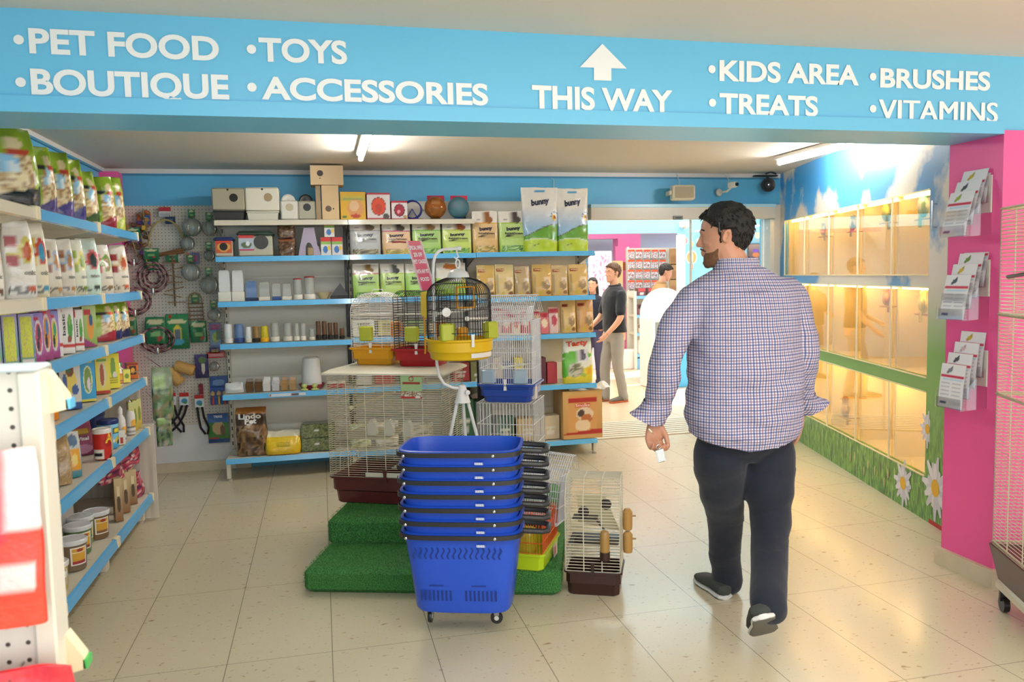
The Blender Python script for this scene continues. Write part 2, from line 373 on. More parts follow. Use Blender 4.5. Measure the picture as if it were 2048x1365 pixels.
for t in (('PET FOOD',(60,56),(440,74),(60,108)),('BOUTIQUE',(64,137),(460,150),(64,190)),('TOYS',(519,75),(695,82),(519,124)),('ACCESSORIES',(524,153),(977,168),(524,200)),
          ('THIS WAY',(1064,170),(1345,181),(1064,218)),('KIDS AREA',(1438,120),(1717,131),(1438,163)),('TREATS',(1438,186),(1635,193),(1438,229)),('BRUSHES',(1759,136),(1979,144),(1759,176)),('VITAMINS',(1757,199),(1993,206),(1757,241))): sign(*t)
for p in ((38,80),(42,165),(503,99),(504,175),(1423,139),(1424,206),(1745,154),(1745,218)): bullet(*p)
ar=[onY(*p,YBM) for p in ((1204,88),(1253,138),(1222,137),(1222,162),(1187,161),(1187,136),(1159,135))]
MB().add([(p.x,YBM-.004,p.z) for p in ar],[tuple(reversed(range(7)))],(1,1,1)).obj('arrow_mark',LET,bm,False)
# pink column
struct(MB().box((3.0,3.06,0),(6.5,YBM+.31,2.10),(1,1,1)),'wall_right',PINKW)
struct(MB().box((2.975,3.035,0),(6.5,3.06,.085),(1,1,1)).box((2.975,3.06,0),(3.0,YBM+.33,.085),(1,1,1)),'baseboard_right',MARBLE)
# ---------------------------------------------------------------- bird display wall
WD=Vector((-.25904,-.96587,0)); WN=Vector((-.96587,.25904,0)); W0=Vector((4.177,6.784,0))   # along, out of the wall into the room
WM=Matrix(((WD.x,-WN.x,0,W0.x),(WD.y,-WN.y,0,W0.y),(0,0,1,0),(0,0,0,1)))    # local x along, y into the wall, z up
def mural():
    m,nt,b,N,K=nodemat('printed_sky_and_meadow'); tc=N('ShaderNodeTexCoord'); sp=N('ShaderNodeSeparateXYZ'); K(tc.outputs['Object'],sp.inputs[0])
    n=N('ShaderNodeTexNoise'); n.inputs['Scale'].default_value=1.7; n.inputs['Detail'].default_value=6; mp=N('ShaderNodeMapping'); mp.inputs['Location'].default_value=(1.95,0,.35); mp.inputs['Scale'].default_value=(.9,1,.8); K(tc.outputs['Object'],mp.inputs[0]); K(mp.outputs[0],n.inputs['Vector'])
    r=N('ShaderNodeMapRange'); r.inputs[1].default_value=.50; r.inputs[2].default_value=.55; K(n.outputs['Fac'],r.inputs[0])
    sky=N('ShaderNodeMix'); sky.data_type='RGBA'; sky.inputs[6].default_value=(*C('d9d3c6'),1)
    sh=N('ShaderNodeMapRange'); sh.inputs[1].default_value=0; sh.inputs[2].default_value=3.3; K(sp.outputs['X'],sh.inputs[0])
    hue=N('ShaderNodeMix'); hue.data_type='RGBA'; hue.inputs[6].default_value=(*C('2f9be0'),1); hue.inputs[7].default_value=(*C('6d93b8'),1); K(sh.outputs[0],hue.inputs[0]); K(hue.outputs[2],sky.inputs[7]); K(r.outputs[0],sky.inputs[0])
    g=N('ShaderNodeTexNoise'); g.inputs['Scale'].default_value=15; g.inputs['Detail'].default_value=8; g.inputs['Distortion'].default_value=1.2; gm=N('ShaderNodeMapping'); gm.inputs['Scale'].default_value=(2.6,1,.6); gm.inputs['Rotation'].default_value=(0,.35,0); K(tc.outputs['Object'],gm.inputs[0]); K(gm.outputs[0],g.inputs['Vector'])
    cr=N('ShaderNodeValToRGB'); e=cr.color_ramp.elements; e[0].position=.30; e[0].color=(*C('46503a'),1); e[1].position=.72; e[1].color=(*C('a3c66c'),1)
    for ps,cc in ((.42,'4f7a34'),(.5,'629a3a'),(.58,'77ad4c')):
        x=e.new(ps); x.color=(*C(cc),1)
    K(g.outputs['Fac'],cr.inputs[0])
    hz=N('ShaderNodeMapRange'); hz.inputs[1].default_value=1.0; hz.inputs[2].default_value=1.42; K(sp.outputs['Z'],hz.inputs[0])
    up=N('ShaderNodeMix'); up.data_type='RGBA'; K(hz.outputs[0],up.inputs[0]); 
    sm=N('ShaderNodeMapRange'); sm.inputs[1].default_value=.25; sm.inputs[2].default_value=.8; K(sp.outputs['Z'],sm.inputs[0])
    gg=N('ShaderNodeMix'); gg.data_type='RGBA'; K(sm.outputs[0],gg.inputs[0]); K(cr.outputs[0],gg.inputs[6]); gg.inputs[7].default_value=(*C('74a94c'),1)
    K(gg.outputs[2],up.inputs[6]); K(sky.outputs[2],up.inputs[7]); K(up.outputs[2],b.inputs['Base Color']); b.inputs['Roughness'].default_value=.3
    return m
MURAL=mural()
def wstruct(mb,name,mt,parent=None): 
    o=struct(mb,name,mt,False,parent); 
    if parent is None: o.matrix_world=WM
    return o
ws=[.13,.668,1.243,1.81,2.364,2.872]; rows=[(.262,.765),(.85,1.378),(1.45,1.942)]
wr=MB().box((-.3,0,1.942),(3.6,.04,2.45),(1,1,1)).box((-.3,0,0),(.13,.04,1.942),(1,1,1)).box((2.872,0,0),(2.93,.04,1.942),(1,1,1))
for a,b in ((0,.262),(.765,.85),(1.378,1.45)): wr.box((.13,0,a),(2.872,.04,b),(1,1,1))
wright=wstruct(wr,'wall_right',MURAL)
wdoor=wstruct(MB().box((2.935,-.006,.03),(3.6,.03,2.05),(1,1,1)),'door_2',MURAL)
wstruct(MB().box((2.93,.0,0),(3.6,.05,.03),C('c22c30')),'trim_5',PAINT)
hd=MB().tube([(2.965,-.03,1.70),(2.965,-.03,1.87)],.007,C('c9cdd2')).tube([(2.965,-.0,1.72),(2.965,-.03,1.72)],.005,C('c9cdd2')).tube([(2.965,-.0,1.85),(2.965,-.03,1.85)],.005,C('c9cdd2')); hd.obj('door_handle',CHROME,wdoor)
# daisies printed on the panels
def daisy(s,z,r,par,off=-.002):
    mb=MB()
    for k in range(19):
        a=2*PI*k/19+.1*math.sin(k*5); L=r*(.8+.2*math.sin(k*3.7)); w=r*.13
        pts=[(.22*r,-w*.5),(.6*L,-w),(L,-w*.5),(L,w*.5),(.6*L,w),(.22*r,w*.5)]
        mb.add([(s+(p*math.cos(a)-q*math.sin(a))*.95,off-.0004*(k%3),z+(p*math.sin(a)+q*math.cos(a))*1.15) for p,q in pts],[tuple(range(6))],C('e6e4ea') if k%2 else C('d4d2dc'))
    mb.add([(s+.27*r*math.cos(k*PI/8),off-.002,z+.3*r*math.sin(k*PI/8)) for k in range(16)],[tuple(range(16))],C('e8b52e'))
    mb.obj('printed_daisy',CARD,par,False)
daisy(2.60,.15,.14,wright); daisy(3.02,.23,.17,wdoor,-.009); daisy(2.9,.55,.1,wright)
tmb=MB()
for k in range(7):
    s=1.75+k*.11+.03*math.sin(k*4); z=.12+.04*math.sin(k*2.3); tmb.add([(s+.01*math.cos(j*PI/5),-.003,z+.035*math.sin(j*PI/5)) for j in range(10)],[tuple(range(10))],C('cdbd8a'))
tmb.obj('printed_seed_heads',CARD,wright,False)
# aviary boxes behind the glass
CAGEW=wallmat('cream_aviary_panel',C('e8d8a6'),.35,.03)
av=thing('bird_aviary','cream bird display cabinet with fifteen lit boxes behind glass in the meadow wall','display cabinet',W0)
av.matrix_world=WM
inner=MB(); inner.box((.10,.5,.2),(2.9,.53,1.98),(1,1,1))
for a,b in rows: inner.box((.13,.04,a-.02),(2.872,.5,a),(1,1,1)).box((.13,.04,b),(2.872,.5,b+.02),(1,1,1))
inner.obj('panel',CAGEW,av,False)
for s in ws[1:-1]:
    for a,b in rows: MB().box((s-.008,.045,a),(s+.008,.5,b),(1,1,1)).obj('divider',CAGEW,av,False)
for s in (ws[0]-.01,ws[-1]+.002): MB().box((s-.008,.045,.25),(s+.008,.5,1.95),(1,1,1)).obj('divider',CAGEW,av,False)
AVG=clearmat('aviary_glass',(.98,.96,.88),.97,.01,None,.5)
for a,b in rows: MB().box((.13,.012,a),(2.872,.018,b),(1,1,1)).obj('glass_pane',AVG,av,False)
WARM=mat('warm_strip_lamp',C('ffd080'),.5,emit=30)
edge=MB()
for a,b in rows: edge.box((.13,-.004,a-.004),(2.872,.004,a+.004),C('e9dcae')).box((.13,-.004,b-.004),(2.872,.004,b+.004),C('e9dcae'))
for s in ws: 
    for a,b in rows: edge.box((s-.006,.003,a),(s+.006,.012,b),C('e9e2c4'))
edge.obj('trim_strip',PAINT,av,False)
for i in range(5):
    for a,b in rows: MB().box((ws[i]+.06,.05,b-.018),(ws[i+1]-.06,.068,b-.004),(1,1,1)).obj('strip_lamp',WARM,av,False)
# birds
def bird(name,s,z,col,belly,label,sc=1.,face=1):
    mb=MB(); pr=[(0,-.055),(.012,-.05),(.022,-.03),(.027,0),(.025,.02),(.017,.04),(.019,.052),(.018,.062),(.010,.072),(0,.076)]
    mb.lathe([(r*sc,zz*sc,belly if -.03<zz<.03 else col) for r,zz in pr],col,14)
    mb.box((-.006*sc,.008*sc,-.10*sc),(.006*sc,.02*sc,-.03*sc),col,.002)
    r=thing(name,label,'bird',WM@Vector((s,.085,z+.055*sc)),math.atan2(WD.y,WD.x)+PI*(face<0),'birds inside the lit display boxes')
    mb.obj('body',PLASTIC,r)
    k=MB().lathe([(.0,0),(.006*sc,.002),(.004*sc,.010),(0,.018*sc)],C('d8a23c'),8,m=Matrix.Translation((0,-.017*sc,.06*sc))@Matrix.Rotation(PI/2,4,'X')); k.obj('beak',PLASTIC,r)
    w=MB()
    for q in (-1,1): w.lathe([(0,-.045*sc),(.012*sc,-.02*sc),(.014*sc,.01*sc),(0,.035*sc)],mixc(col,(0,0,0),.4),8,c=(q*.02*sc,.006,0),sx=.5)
    w.obj('wings',PLASTIC,r)
    return r
def wallpoint(px,py,dep):
    r=ray(px,py); o=W0-WN*dep; t=(o.x*WN.x+o.y*WN.y)/(r.x*WN.x+r.y*WN.y); p=Vector((t*r.x,t*r.y,CH+t*r.z)); return (p-W0).dot(WD),p.z
for px,py,c1,c2,l,sc,fa in ((1646,472,'6d6f78','9a9aa0','small grey finch perched in the second top display box',.9,1),(1705,462,'3b4046','c9b9a0','dark headed finch on the perch of the third top display box',.95,-1),
    (1772,444,'4c6a2c','b8b83a','olive green parakeet in the fourth top display box',1.15,1),(1846,436,'3d8f8b','d7e2df','teal and white parakeet in the top display box nearest the blue door',1.3,-1),
    (1772,612,'8a4a36','c98d6a','brown finch on the perch of a middle row display box',1.,1),(1846,628,'b9b13c','ded58a','yellow canary in the middle display box nearest the blue door',1.15,-1),(1690,836,'8a6a4c','c9a884','brown bird standing low in the bottom row display box',1.3,1)):
    s,z=wallpoint(px,py,.085); bird('bird',s,z,C(c1),C(c2),l,sc,fa)
    MB().tube([(s-.10,.085,z-.006),(s+.10,.085,z-.006)],.006,C('b48a4c'),8).tube([(s,.085,z-.006),(s,.49,z-.006)],.005,C('b48a4c'),6).obj('perch',WOOD,av)
# ================================================================ left shelf run
LZ=[1.81,1.45,1.184,.915,.60,.18]; LX=-1.085; YN=[2.66,3.58,4.49,5.40]
RAILC=C('5aa8dc'); SHELFC=C('d8d0bc')
def shelf_left(y0,y1,blue,label):
    t=thing('shelf_unit',label,'shelf unit',(XL+.005,y0,0),0,'shelf units along the left wall')
    L=y1-y0-.004; D=LX-XL-.015
    b=MB().box((0,0,.08),(.03,L,1.95),C('c9c1ae')); 
    for k in range(6): b.box((.03,0,.1+.3*k),(.034,L,.1+.3*k+.28),C('d6cfbd'))
    b.obj('back_panel',METAL,t)
    for z in LZ:
        s=MB().box((.03,.002,z-.03),(D,L-.002,z-.004),SHELFC,.003).obj('shelf',METAL,t)
        tilt=.012
        r=MB(); c=RAILC if blue else C('d8cfb8')
        x=D; r.add([(x,0.02,z+.004),(x+.012,.02,z-.002),(x+.02,.02,z-.045),(x+.006,.02,z-.05),(x,L-.02,z+.004),(x+.012,L-.02,z-.002),(x+.02,L-.02,z-.045),(x+.006,L-.02,z-.05)],[(0,1,2,3),(7,6,5,4),(0,4,5,1),(1,5,6,2),(2,6,7,3),(3,7,4,0)],c)
        r.obj('price_rail',GLOSS,s)
        for yy in (0,L-.022): MB().box((x-.01,yy,z-.05),(x+.022,yy+.022,z+.007),C('dccfae'),.004).obj('rail_end_cap',PLASTIC,s)
        for yy in (.001,L-.004): MB().add([(.03,yy,z-.03),(.03,yy,z-.12),(D-.03,yy,z-.045),(D-.01,yy,z-.03)]+[(.03,yy+.003,z-.03),(.03,yy+.003,z-.12),(D-.03,yy+.003,z-.045),(D-.01,yy+.003,z-.03)],[(0,1,2,3),(7,6,5,4),(0,4,5,1),(1,5,6,2),(2,6,7,3),(3,7,4,0)],C('d3cbb8')).obj('bracket',METAL,s)
    for yy in (0.0,L-.03): MB().box((D-.09,yy,0.012),(D-.04,yy+.03,.13),C('d6ceba'),.003).lathe([(.018,0),(.02,.01),(.008,.014)],C('bdb6a6'),12,(D-.065,yy+.015,0)).obj('foot',METAL,t)
    MB().box((0,0,0),(.06,L,.08),C('bfb8a6')).obj('base',METAL,t)
    return t
shelf_left(YN[0],YN[1],False,'cream metal shelf unit at the near left, its shelf edges still without blue strips')
shelf_left(YN[1],YN[2],True,'cream shelf unit along the left wall, nearer of the two with blue edges')
sl=shelf_left(YN[2],YN[3],True,'cream shelf unit with blue edge strips along the left wall, next to the perforated board')
def vstreak(u,v):
    return mixc(C('cfc8ba'),C('aaa496'),max(0,noise.noise(Vector((u*22,v*1.2,3))))*1.3)
sp=MB().box((.0,.914,0.02),(.51,.93,.62),C('cdc6b8')).box((.0,.914,.62),(.44,.93,.93),C('cdc6b8'))
sp.grid(lambda u,v:(u*.51,.9135,.02+v*.60),40,10,vstreak); sp.grid(lambda u,v:(u*.44,.9135,.62+v*.31),40,6,vstreak); sp.obj('side_panel',METAL,sl)
# helper: stand something on a left shelf between two pixel columns
def ysolve(x,z,px):
    lo,hi=1.2,8.
    for _ in range(40):
        m=(lo+hi)/2
        if proj((x,m,z))[0]<px: lo=m
        else: hi=m
    return m
def lplace(px0,px1,lev,d,yaw,xf):
    z=LZ[lev]; c,s=math.cos(yaw),math.sin(yaw); w=.15
    for _ in range(8):
        xc=xf-w/2*c; y=ysolve(xc,z,(px0+px1)/2); g=(proj((xc+.05*c,y+.05*s,z))[0]-proj((xc-.05*c,y-.05*s,z))[0])/.1; w=min(.34,(px1-px0)/g)
    # front face centre is at (xc,y); origin of the object sits half a depth behind it
    return Vector((xc-d/2*s,y+d/2*c,z+.001)),w,y
def lspot(px0,px1,lev,xf=-1.13):
    y0=ysolve(xf,LZ[lev],px0); y1=ysolve(xf,LZ[lev],px1); return (y0+y1)/2,abs(y1-y0),LZ[lev]
def leftbag(px0,px1,lev,pyt,art,label,name='food_bag',cat='bag',d=.12,yaw=.62,group=None,texts=(),mt=None,xf=-1.12,seed=0,top=.86,wf=1.1,crumple=.006,hmul=1.):
    p,w,y=lplace(px0,px1,lev,d,yaw,xf); h=max(.05,zat(p.x,y,pyt)-LZ[lev])*hmul
    mb=MB(); bag(mb,w*wf,h,d,art,52,28,seed,top,crumple,texts)
    return single(mb,name,mt or FILM,label,cat,p,yaw,group)
G1,G2=C('94b32a'),C('6f8f1e'); 
def birdfood(band,s=0):
    return paint(G1,[('g',0,1,C('a9bf33'),C('7f9c26')),('e',.62,.40,.30,.27,C('e8e2cc')),('s',.34,.14,.90,.66,(C('c9a878'),C('e2cfa2'),C('a5835a'),C('dfc9a0')),42),('e',.12,.40,.20,.50,C('93ad2c')),('w',.08,.30,band),
      ('e',.60,.56,.12,.12,C('8fc3df')),('e',.66,.52,.06,.07,C('e3ecef')),('r',.12,.66,.52,.72,C('2a3038')),('e',.74,.70,.13,.05,C('b8422e')),('e',.68,.80,.12,.08,C('d8c79a')),('g',.965,1,C('8a9f2c'),C('6e8322'))],s)
LT=[(-60,80,247,'1c1e1c','largest green bird seed bag, black at its base, at the photo edge'),
    (76,120,292,'3e2a70','green bird seed bag with a purple base band, second on the top left shelf'),
    (96,150,300,'4a3a82','green bird seed bag with a violet base band, third on the top left shelf'),
    (136,176,316,'38357c','green seed bag with a blue violet base and shiny window on the top left shelf'),
    (165,204,340,'1d4e26','green seed bag with a dark green base band on the top left shelf'),
    (196,236,352,'8e2030','green seed bag with a red base band on the top left shelf'),
    (220,254,352,'a9b52e','tall lime seed bag, last at the far end of the top left shelf')]
for i,(a,b,t,band,l) in enumerate(LT):
    leftbag(a,b,0,t,birdfood(C(band),i),l,'bird_seed_bag','bag',.13,.6+.12*math.sin(i*2),'green bird seed bags on the top left shelf',seed=i,top=.8,crumple=.014,wf=1.22,texts=[('bird',.16,.78,.42,.83,C('e8e8d8'))] if i==0 else ())
def whitebag(base,c1,c2,c3,s=0): 
    return paint(base,[('g',0,1,base,mixc(base,(1,1,1),.25)),('r',.12,.66,.46,.80,c1),('r',.12,.56,.5,.58,c2),('r',.12,.42,.46,.54,c1),('e',.70,.62,.2,.18,c2),('e',.72,.60,.12,.13,c3),('s',.1,.07,.9,.16,(base,C('6c6a66'),base),30),('r',.66,.10,.9,.15,c3),('r',.0,.965,1,1,C('cfc9be'))],s)
L2=[(-40,14,458,'d9d3c8','b25a66','c9a27a','6a4a3a','white seed bag cut by the left edge of the photo on the second left shelf'),
    (16,80,441,'dedad2','b56a72','c9c06a','b8552f','tall white seed bag with pale red panels on the second left shelf'),
    (60,104,446,'d8cfae','d9b53a','c04a3a','3f8fb0','white and yellow seed bag tucked behind the tall one on the second left shelf'),
    (93,130,478,'cfc6b0','8f5a44','a8b6cc','b98a5a','beige seed bag with a small brown label, nearer of two on the second left shelf'),
    (120,156,478,'cdc5b4','9a6a52','9fb1c9','a8784c','beige seed bag, right one of two alike, between the yellow and mint ones'),
    (148,180,480,'d2d3b8','9cae4a','d6cf6a','6f8f3a','pale yellow green seed bag behind the mint one on the second left shelf'),
    (156,206,477,'c3dccd','e7f0ea','c85a5a','3b4a48','mint and white seed bag with a red stripe on the second left shelf'),
    (190,232,490,'cfc8b4','b8404a','6a8a3a','8a6a4a','beige seed bag with a red and green picture, second from the far end'),
    (224,262,490,'d3cbb9','8e2f2f','c9b48a','b8542f','plain beige seed bag with a dark red line, last one beside the board')]
for i,(a,b,t,c0,c1,c2,c3,l) in enumerate(L2):
    leftbag(a,b,1,t,whitebag(C(c0),C(c1),C(c2),C(c3),i),l,'seed_bag','bag',.09,.6+.12*math.sin(i*3),'pale seed bags on the second left shelf',seed=20+i,top=.72,crumple=.009,texts=[('onic' if i<3 else 'nature',.56,.30,.9,.36,C('8a8880'))])
def leftbox(px0,px1,lev,pyt,art,side,label,name='food_box',d=.06,yaw=.42,texts=(),group=None,xf=-1.12,h=None):
    p,w,y=lplace(px0,px1,lev,d,yaw,xf); h=h or max(.04,zat(p.x,y,pyt)-LZ[lev])
    mb=MB(); carton(mb,w*.97,h,d,art,side,24,30,texts)
    return single(mb,name,CARD,label,'box',p,yaw,group)
stick=paint(C('8f86c2'),[('g',0,1,C('2f8f52'),C('a29ad0')),('g',.12,.2,C('4c8f6a'),C('8f86c2')),('r',.12,.15,.26,.95,C('c9cf3e')),('r',.34,.15,.48,.95,C('c9cf3e')),('r',.56,.15,.68,.95,C('c9cf3e')),('r',.76,.15,.86,.95,C('c9cf3e')),('s',.12,.15,.86,.95,(C('c9cf3e'),C('c9cf3e'),C('b9ad6a')),60),('r',.1,.02,.9,.12,C('d9d6cf'))])
def parrotbox(base,c1,c2): return paint(base,[('g',0,1,C('b04a88'),base),('e',.55,.5,.32,.36,C('d8d2c9')),('e',.55,.5,.26,.3,c1),('e',.6,.6,.12,.16,c2),('e',.5,.35,.1,.14,C('2b2b33')),('r',.2,.86,.6,.93,C('c5303a')),('w',.02,.18,C('a23a78'))])
for i,l in enumerate(('violet box of seed sticks, half cut by the left edge of the photo','violet box of seed sticks with yellow stripes, second of three','violet box of seed sticks with yellow stripes, nearest the parrot boxes')):
    leftbox(-24+33*i,6+33*i+2,2,628,stick,C('7a74b4'),l,'seed_stick_box',group='seed stick boxes on the third left shelf')
for i,(a,b,t,c,c1,c2,l) in enumerate(((67,92,626,'9a86c8','c94a6a','3a3f4a','lilac treat box with a rainbow parrot oval beside the seed stick boxes'),(84,108,612,'c06a86','d8893a','4a7fb0','tall pink treat box with an orange parrot'),(100,122,622,'8f90c8','d8c53a','3a9a6a','lilac treat box with a green and yellow parrot oval'))):
    leftbox(a,b,2,t,parrotbox(C(c),C(c1),C(c2)),C('8a6aa8'),l,'parrot_treat_box',group='parrot treat boxes on the third left shelf')
basic=paint(C('e6e2dc'),[('r',.0,.12,1,.17,C('c9352c')),('e',.7,.52,.18,.26,C('4c9a3e')),('e',.68,.66,.1,.1,C('7fb050')),('e',.62,.28,.16,.08,C('8f4a3a')),('r',0,.82,.14,1,C('c9352c'))])
leftbox(113,128,2,605,paint(C('e2ddd6'),[('r',0,.2,1,.26,C('c9352c')),('r',0,.75,.5,1,C('c9352c'))]),C('dcd6cf'),'white box with a red stripe standing edge on beside the tall white food box','food_box')
leftbox(124,152,2,607,basic,C('dcd6cf'),'tall white bird food box with a green parrot and upright black lettering','food_box',texts=[('basic',.14,.36,.36,.78,BLACK,True)],group='white boxes on the third left shelf')
leftbox(152,170,2,620,basic,C('dcd6cf'),'shorter white bird food box with upright black lettering, next to the green parrot box','food_box',texts=[('basic',.14,.34,.36,.76,BLACK,True)],group='white boxes on the third left shelf')
leftbox(168,196,2,612,paint(C('a4c070'),[('g',0,1,C('8fb04a'),C('b9cf8a')),('e',.55,.5,.25,.33,C('e09a3a')),('e',.6,.66,.14,.15,C('2d5a8a')),('r',.1,.8,.6,.93,C('c5303a')),('w',.22,.02,C('a23a78'))]),C('93ad58'),'green bird treat box with an orange and blue parrot and red logo','parrot_treat_box')
for i,(a,b,t) in enumerate(((192,236,604),(218,248,603),(236,264,605))):
    leftbag(a,b,2,t,birdfood(C(('9c2534','2a2f60','26264a')[i]),40+i),('lime budgie seed bag with a red base corner beside the boxes','lime budgie seed bag with a blue base in the middle of three','lime budgie seed bag at the far end of the third left shelf')[i],'budgie_seed_bag','bag',.09,.6,'lime seed bags on the third left shelf',seed=50+i,crumple=.008)
# fourth shelf
leftbag(70,124,3,742,paint(C('de8a22'),[('g',0,1,C('d97f1c'),C('e8a22e')),('e',.6,.6,.36,.3,C('3f5a2c')),('e',.62,.6,.32,.25,C('e39a2a')),('e',.7,.75,.2,.14,C('5b83b0')),('s',.0,.0,.5,.5,(C('d97f1c'),C('8f4a1c'),C('e8a22e')),14)],3),'crumpled orange seed bag with a green arc at the near end of the fourth shelf','seed_bag',d=.12,seed=61,crumple=.016,hmul=1.02)
leftbag(108,146,3,722,paint(C('8a5a34'),[('e',.5,.6,.3,.3,C('b0865a')),('s',.1,.1,.9,.9,(C('6d4a30'),C('a8743c'),C('3d5a2c')),9)],5),'small brown and green snack bag behind the orange bag on the fourth left shelf','snack_bag',d=.05,xf=-1.22,seed=62)
leftbox(122,166,3,728,paint(C('ccc9bf'),[('e',.5,.62,.3,.26,C('e1c95a')),('e',.5,.84,.2,.13,C('7a4a2c')),('e',.45,.88,.08,.06,C('2f7a4a')),('e',.25,.5,.12,.3,C('3c5c96')),('e',.72,.42,.16,.12,C('3c5c96')),('e',.48,.22,.1,.14,C('c8743c')),('r',0,0,1,.16,C('2b4a8c'))]),C('2d4a86'),'white and navy bird food box with a big yellow macaw picture','bird_food_box',d=.1)
leftbox(163,194,3,716,paint(C('3aa0cf'),[('e',.5,.5,.3,.33,C('dfe0b0')),('e',.5,.5,.24,.28,C('7f9a4a')),('e',.55,.4,.12,.14,C('e8d6e0')),('r',.2,.88,.8,.96,C('d9cf4a')),('r',0,0,1,.06,C('e2cf2e'))]),C('2f8ab8'),'sky blue bird food box with an oval flower picture','bird_food_box',d=.08)
leftbox(193,222,3,712,paint(C('e2cf5e'),[('e',.5,.52,.26,.36,C('d8cba2')),('e',.45,.5,.15,.3,C('a65a3a')),('r',0,0,1,.08,C('b8382c')),('r',.1,.86,.8,.93,C('6f9a3a'))]),C('cdb93e'),'yellow bird food box with a brown oval and red base stripe','bird_food_box',d=.08,group='yellow boxes on the fourth left shelf')
leftbox(215,242,3,708,paint(C('e6da3c'),[('e',.5,.6,.2,.3,C('7ba04a')),('e',.6,.38,.16,.1,C('ddd8cc')),('l',8,.2,.12,.8,.3,C('9c8f2a'))]),C('cfc22e'),'bright yellow bird food box with a green budgie picture','bird_food_box',d=.08,group='yellow boxes on the fourth left shelf')
def bottle(x,y,z,r,h,body,cap,lab,label,name='bottle',spout=False,cat='bottle',group=None,art=None):
    t=thing(name,label,cat,(x,y,z),1.1,group)
    mb=MB(); pr=[(r*.9,0),(r,.008),(r,h*.58),(r*.82,h*.68),(r*.42,h*.76),(r*.42,h*.82)]
    mb.lathe(pr,body,22); mb.obj('bottle_body',PLASTIC,t)
    a=art or paint(lab,[('r',0,.0,1,.12,mixc(lab,(0,0,0),.5)),('e',.5,.55,.2,.25,C('dba23c')),('l',5,.15,.2,.85,.35,C('5b5b60'))])
    MB().grid(lambda u,v:(r*1.02*math.sin((u-.5)*4.6),-r*1.02*math.cos((u-.5)*4.6),h*(.06+.48*v)),20,12,a).obj('printed_label',CARD,t)
    cp=MB().lathe([(r*.5,h*.78),(r*.5,h*.9),(r*.42,h*.93),(r*.12,h)] if spout else [(r*.62,h*.8),(r*.62,h*.98),(r*.55,h)],cap,16); cp.obj('cap',PLASTIC,t)
    return t
def lpt(px,lev,xf=-1.15): y,w,z=lspot(px-3,px+3,lev,xf); return y
bottle(-1.16,lpt(241,3),.916,.024,.13,C('e6e2da'),C('f0ede6'),C('d8894a'),'small white supplement bottle with an orange label on the fourth left shelf')
bottle(-1.18,lpt(252,3),.916,.022,.12,C('cfd6c0'),C('4a8a4a'),C('dfe2c8'),'small pale bottle with a green cap beside the orange box on the fourth left shelf')
leftbox(255,278,3,727,paint(C('c96a1e'),[('r',.2,.25,.8,.8,C('3a2418')),('e',.5,.5,.2,.2,C('e0a03a')),('r',0,.85,1,1,C('8a2c1c'))]),C('b35a1a'),'small orange box at the far end of the fourth left shelf','treat_box',d=.07)
leftbox(247,262,3,740,paint(C('e8dd6a'),[('e',.5,.5,.3,.2,C('7f9a3a'))]),C('cfc45a'),'small pale yellow carton in front of the orange box','treat_box',d=.05)
# fifth shelf
leftbag(76,126,4,884,paint(C('2e2c2b'),[('g',0,1,C('242322'),C('55524e')),('s',0,0,1,1,(C('201f1e'),C('3b3836'),C('2a2827')),9),('r',.3,.42,.82,.66,C('dcd9d4'))],7),'dark clear bag of black seed with a white paper label on the fifth left shelf','seed_bag',d=.12,seed=71,crumple=.02,texts=[('LINHO',.36,.5,.76,.58,BLACK)])
def seedtray(u,v): 
    q=noise.noise(Vector((u*38,v*38,2))); return mixc(C('7d5f3c'),C('d0b184'),.5+.5*q)
leftbag(114,150,4,868,seedtray,'clear cellophane bag of mixed brown bird seed on the fifth left shelf','seed_bag',d=.11,seed=72,crumple=.012)
leftbag(138,168,4,866,paint(C('cfd3d6'),[('g',0,1,C('2f7f8f'),C('d8d4cb')),('r',.2,.15,.85,.62,C('d8992e')),('e',.5,.8,.3,.13,C('4a6a8a')),('e',.5,.4,.2,.12,C('e2c86a'))]),'grey and amber printed seed bag beside the clear seed bag','seed_bag',d=.07,seed=73)
leftbag(146,192,4,848,paint(C('8e3a62'),[('g',0,1,C('7a2c56'),C('a8506e')),('r',.15,.62,.8,.82,C('8a5a2a')),('r',.2,.65,.75,.79,C('c9a23a')),('e',.5,.2,.4,.14,C('b07a9a'))]),'plum coloured pouch of bird vitamins behind the red can','vitamin_pouch','pouch',d=.1,seed=74,xf=-1.2,texts=[('Vital',.25,.46,.75,.57,C('e9dfe0'))])
def tub(x,y,z,r,h,body,lid,label,name='tub',cat='tub',art=None,group=None,lidh=.02,rz=1.1,taper=.93,clear=False,arc=4.6,lab=(.12,.8)):
    t=thing(name,label,cat,(x,y,z),rz,group)
    MB().lathe([(r*taper*.96,0),(r*taper,.006),(r,h-.012),(r*1.02,h-.01),(r*1.02,h-.004),(0.0,h-.003)],body,26).obj('tub_body',PLASTIC,t)
    MB().lathe([(r*1.05,h-lidh),(r*1.07,h-lidh*.8),(r*1.07,h),(r*1.0,h+.004),(r*.95,h+.001),(0,h)],lid,28).obj('lid',PLASTIC,t)
    if art: MB().grid(lambda u,v:((r*(taper+(1-taper)*(lab[0]+(lab[1]-lab[0])*v))*1.015+.0012)*math.sin((u-.5)*arc),-(r*(taper+(1-taper)*(lab[0]+(lab[1]-lab[0])*v))*1.015+.0012)*math.cos((u-.5)*arc),h*(lab[0]+(lab[1]-lab[0])*v)),28,24,art).obj('printed_label',CARD,t)
    return t
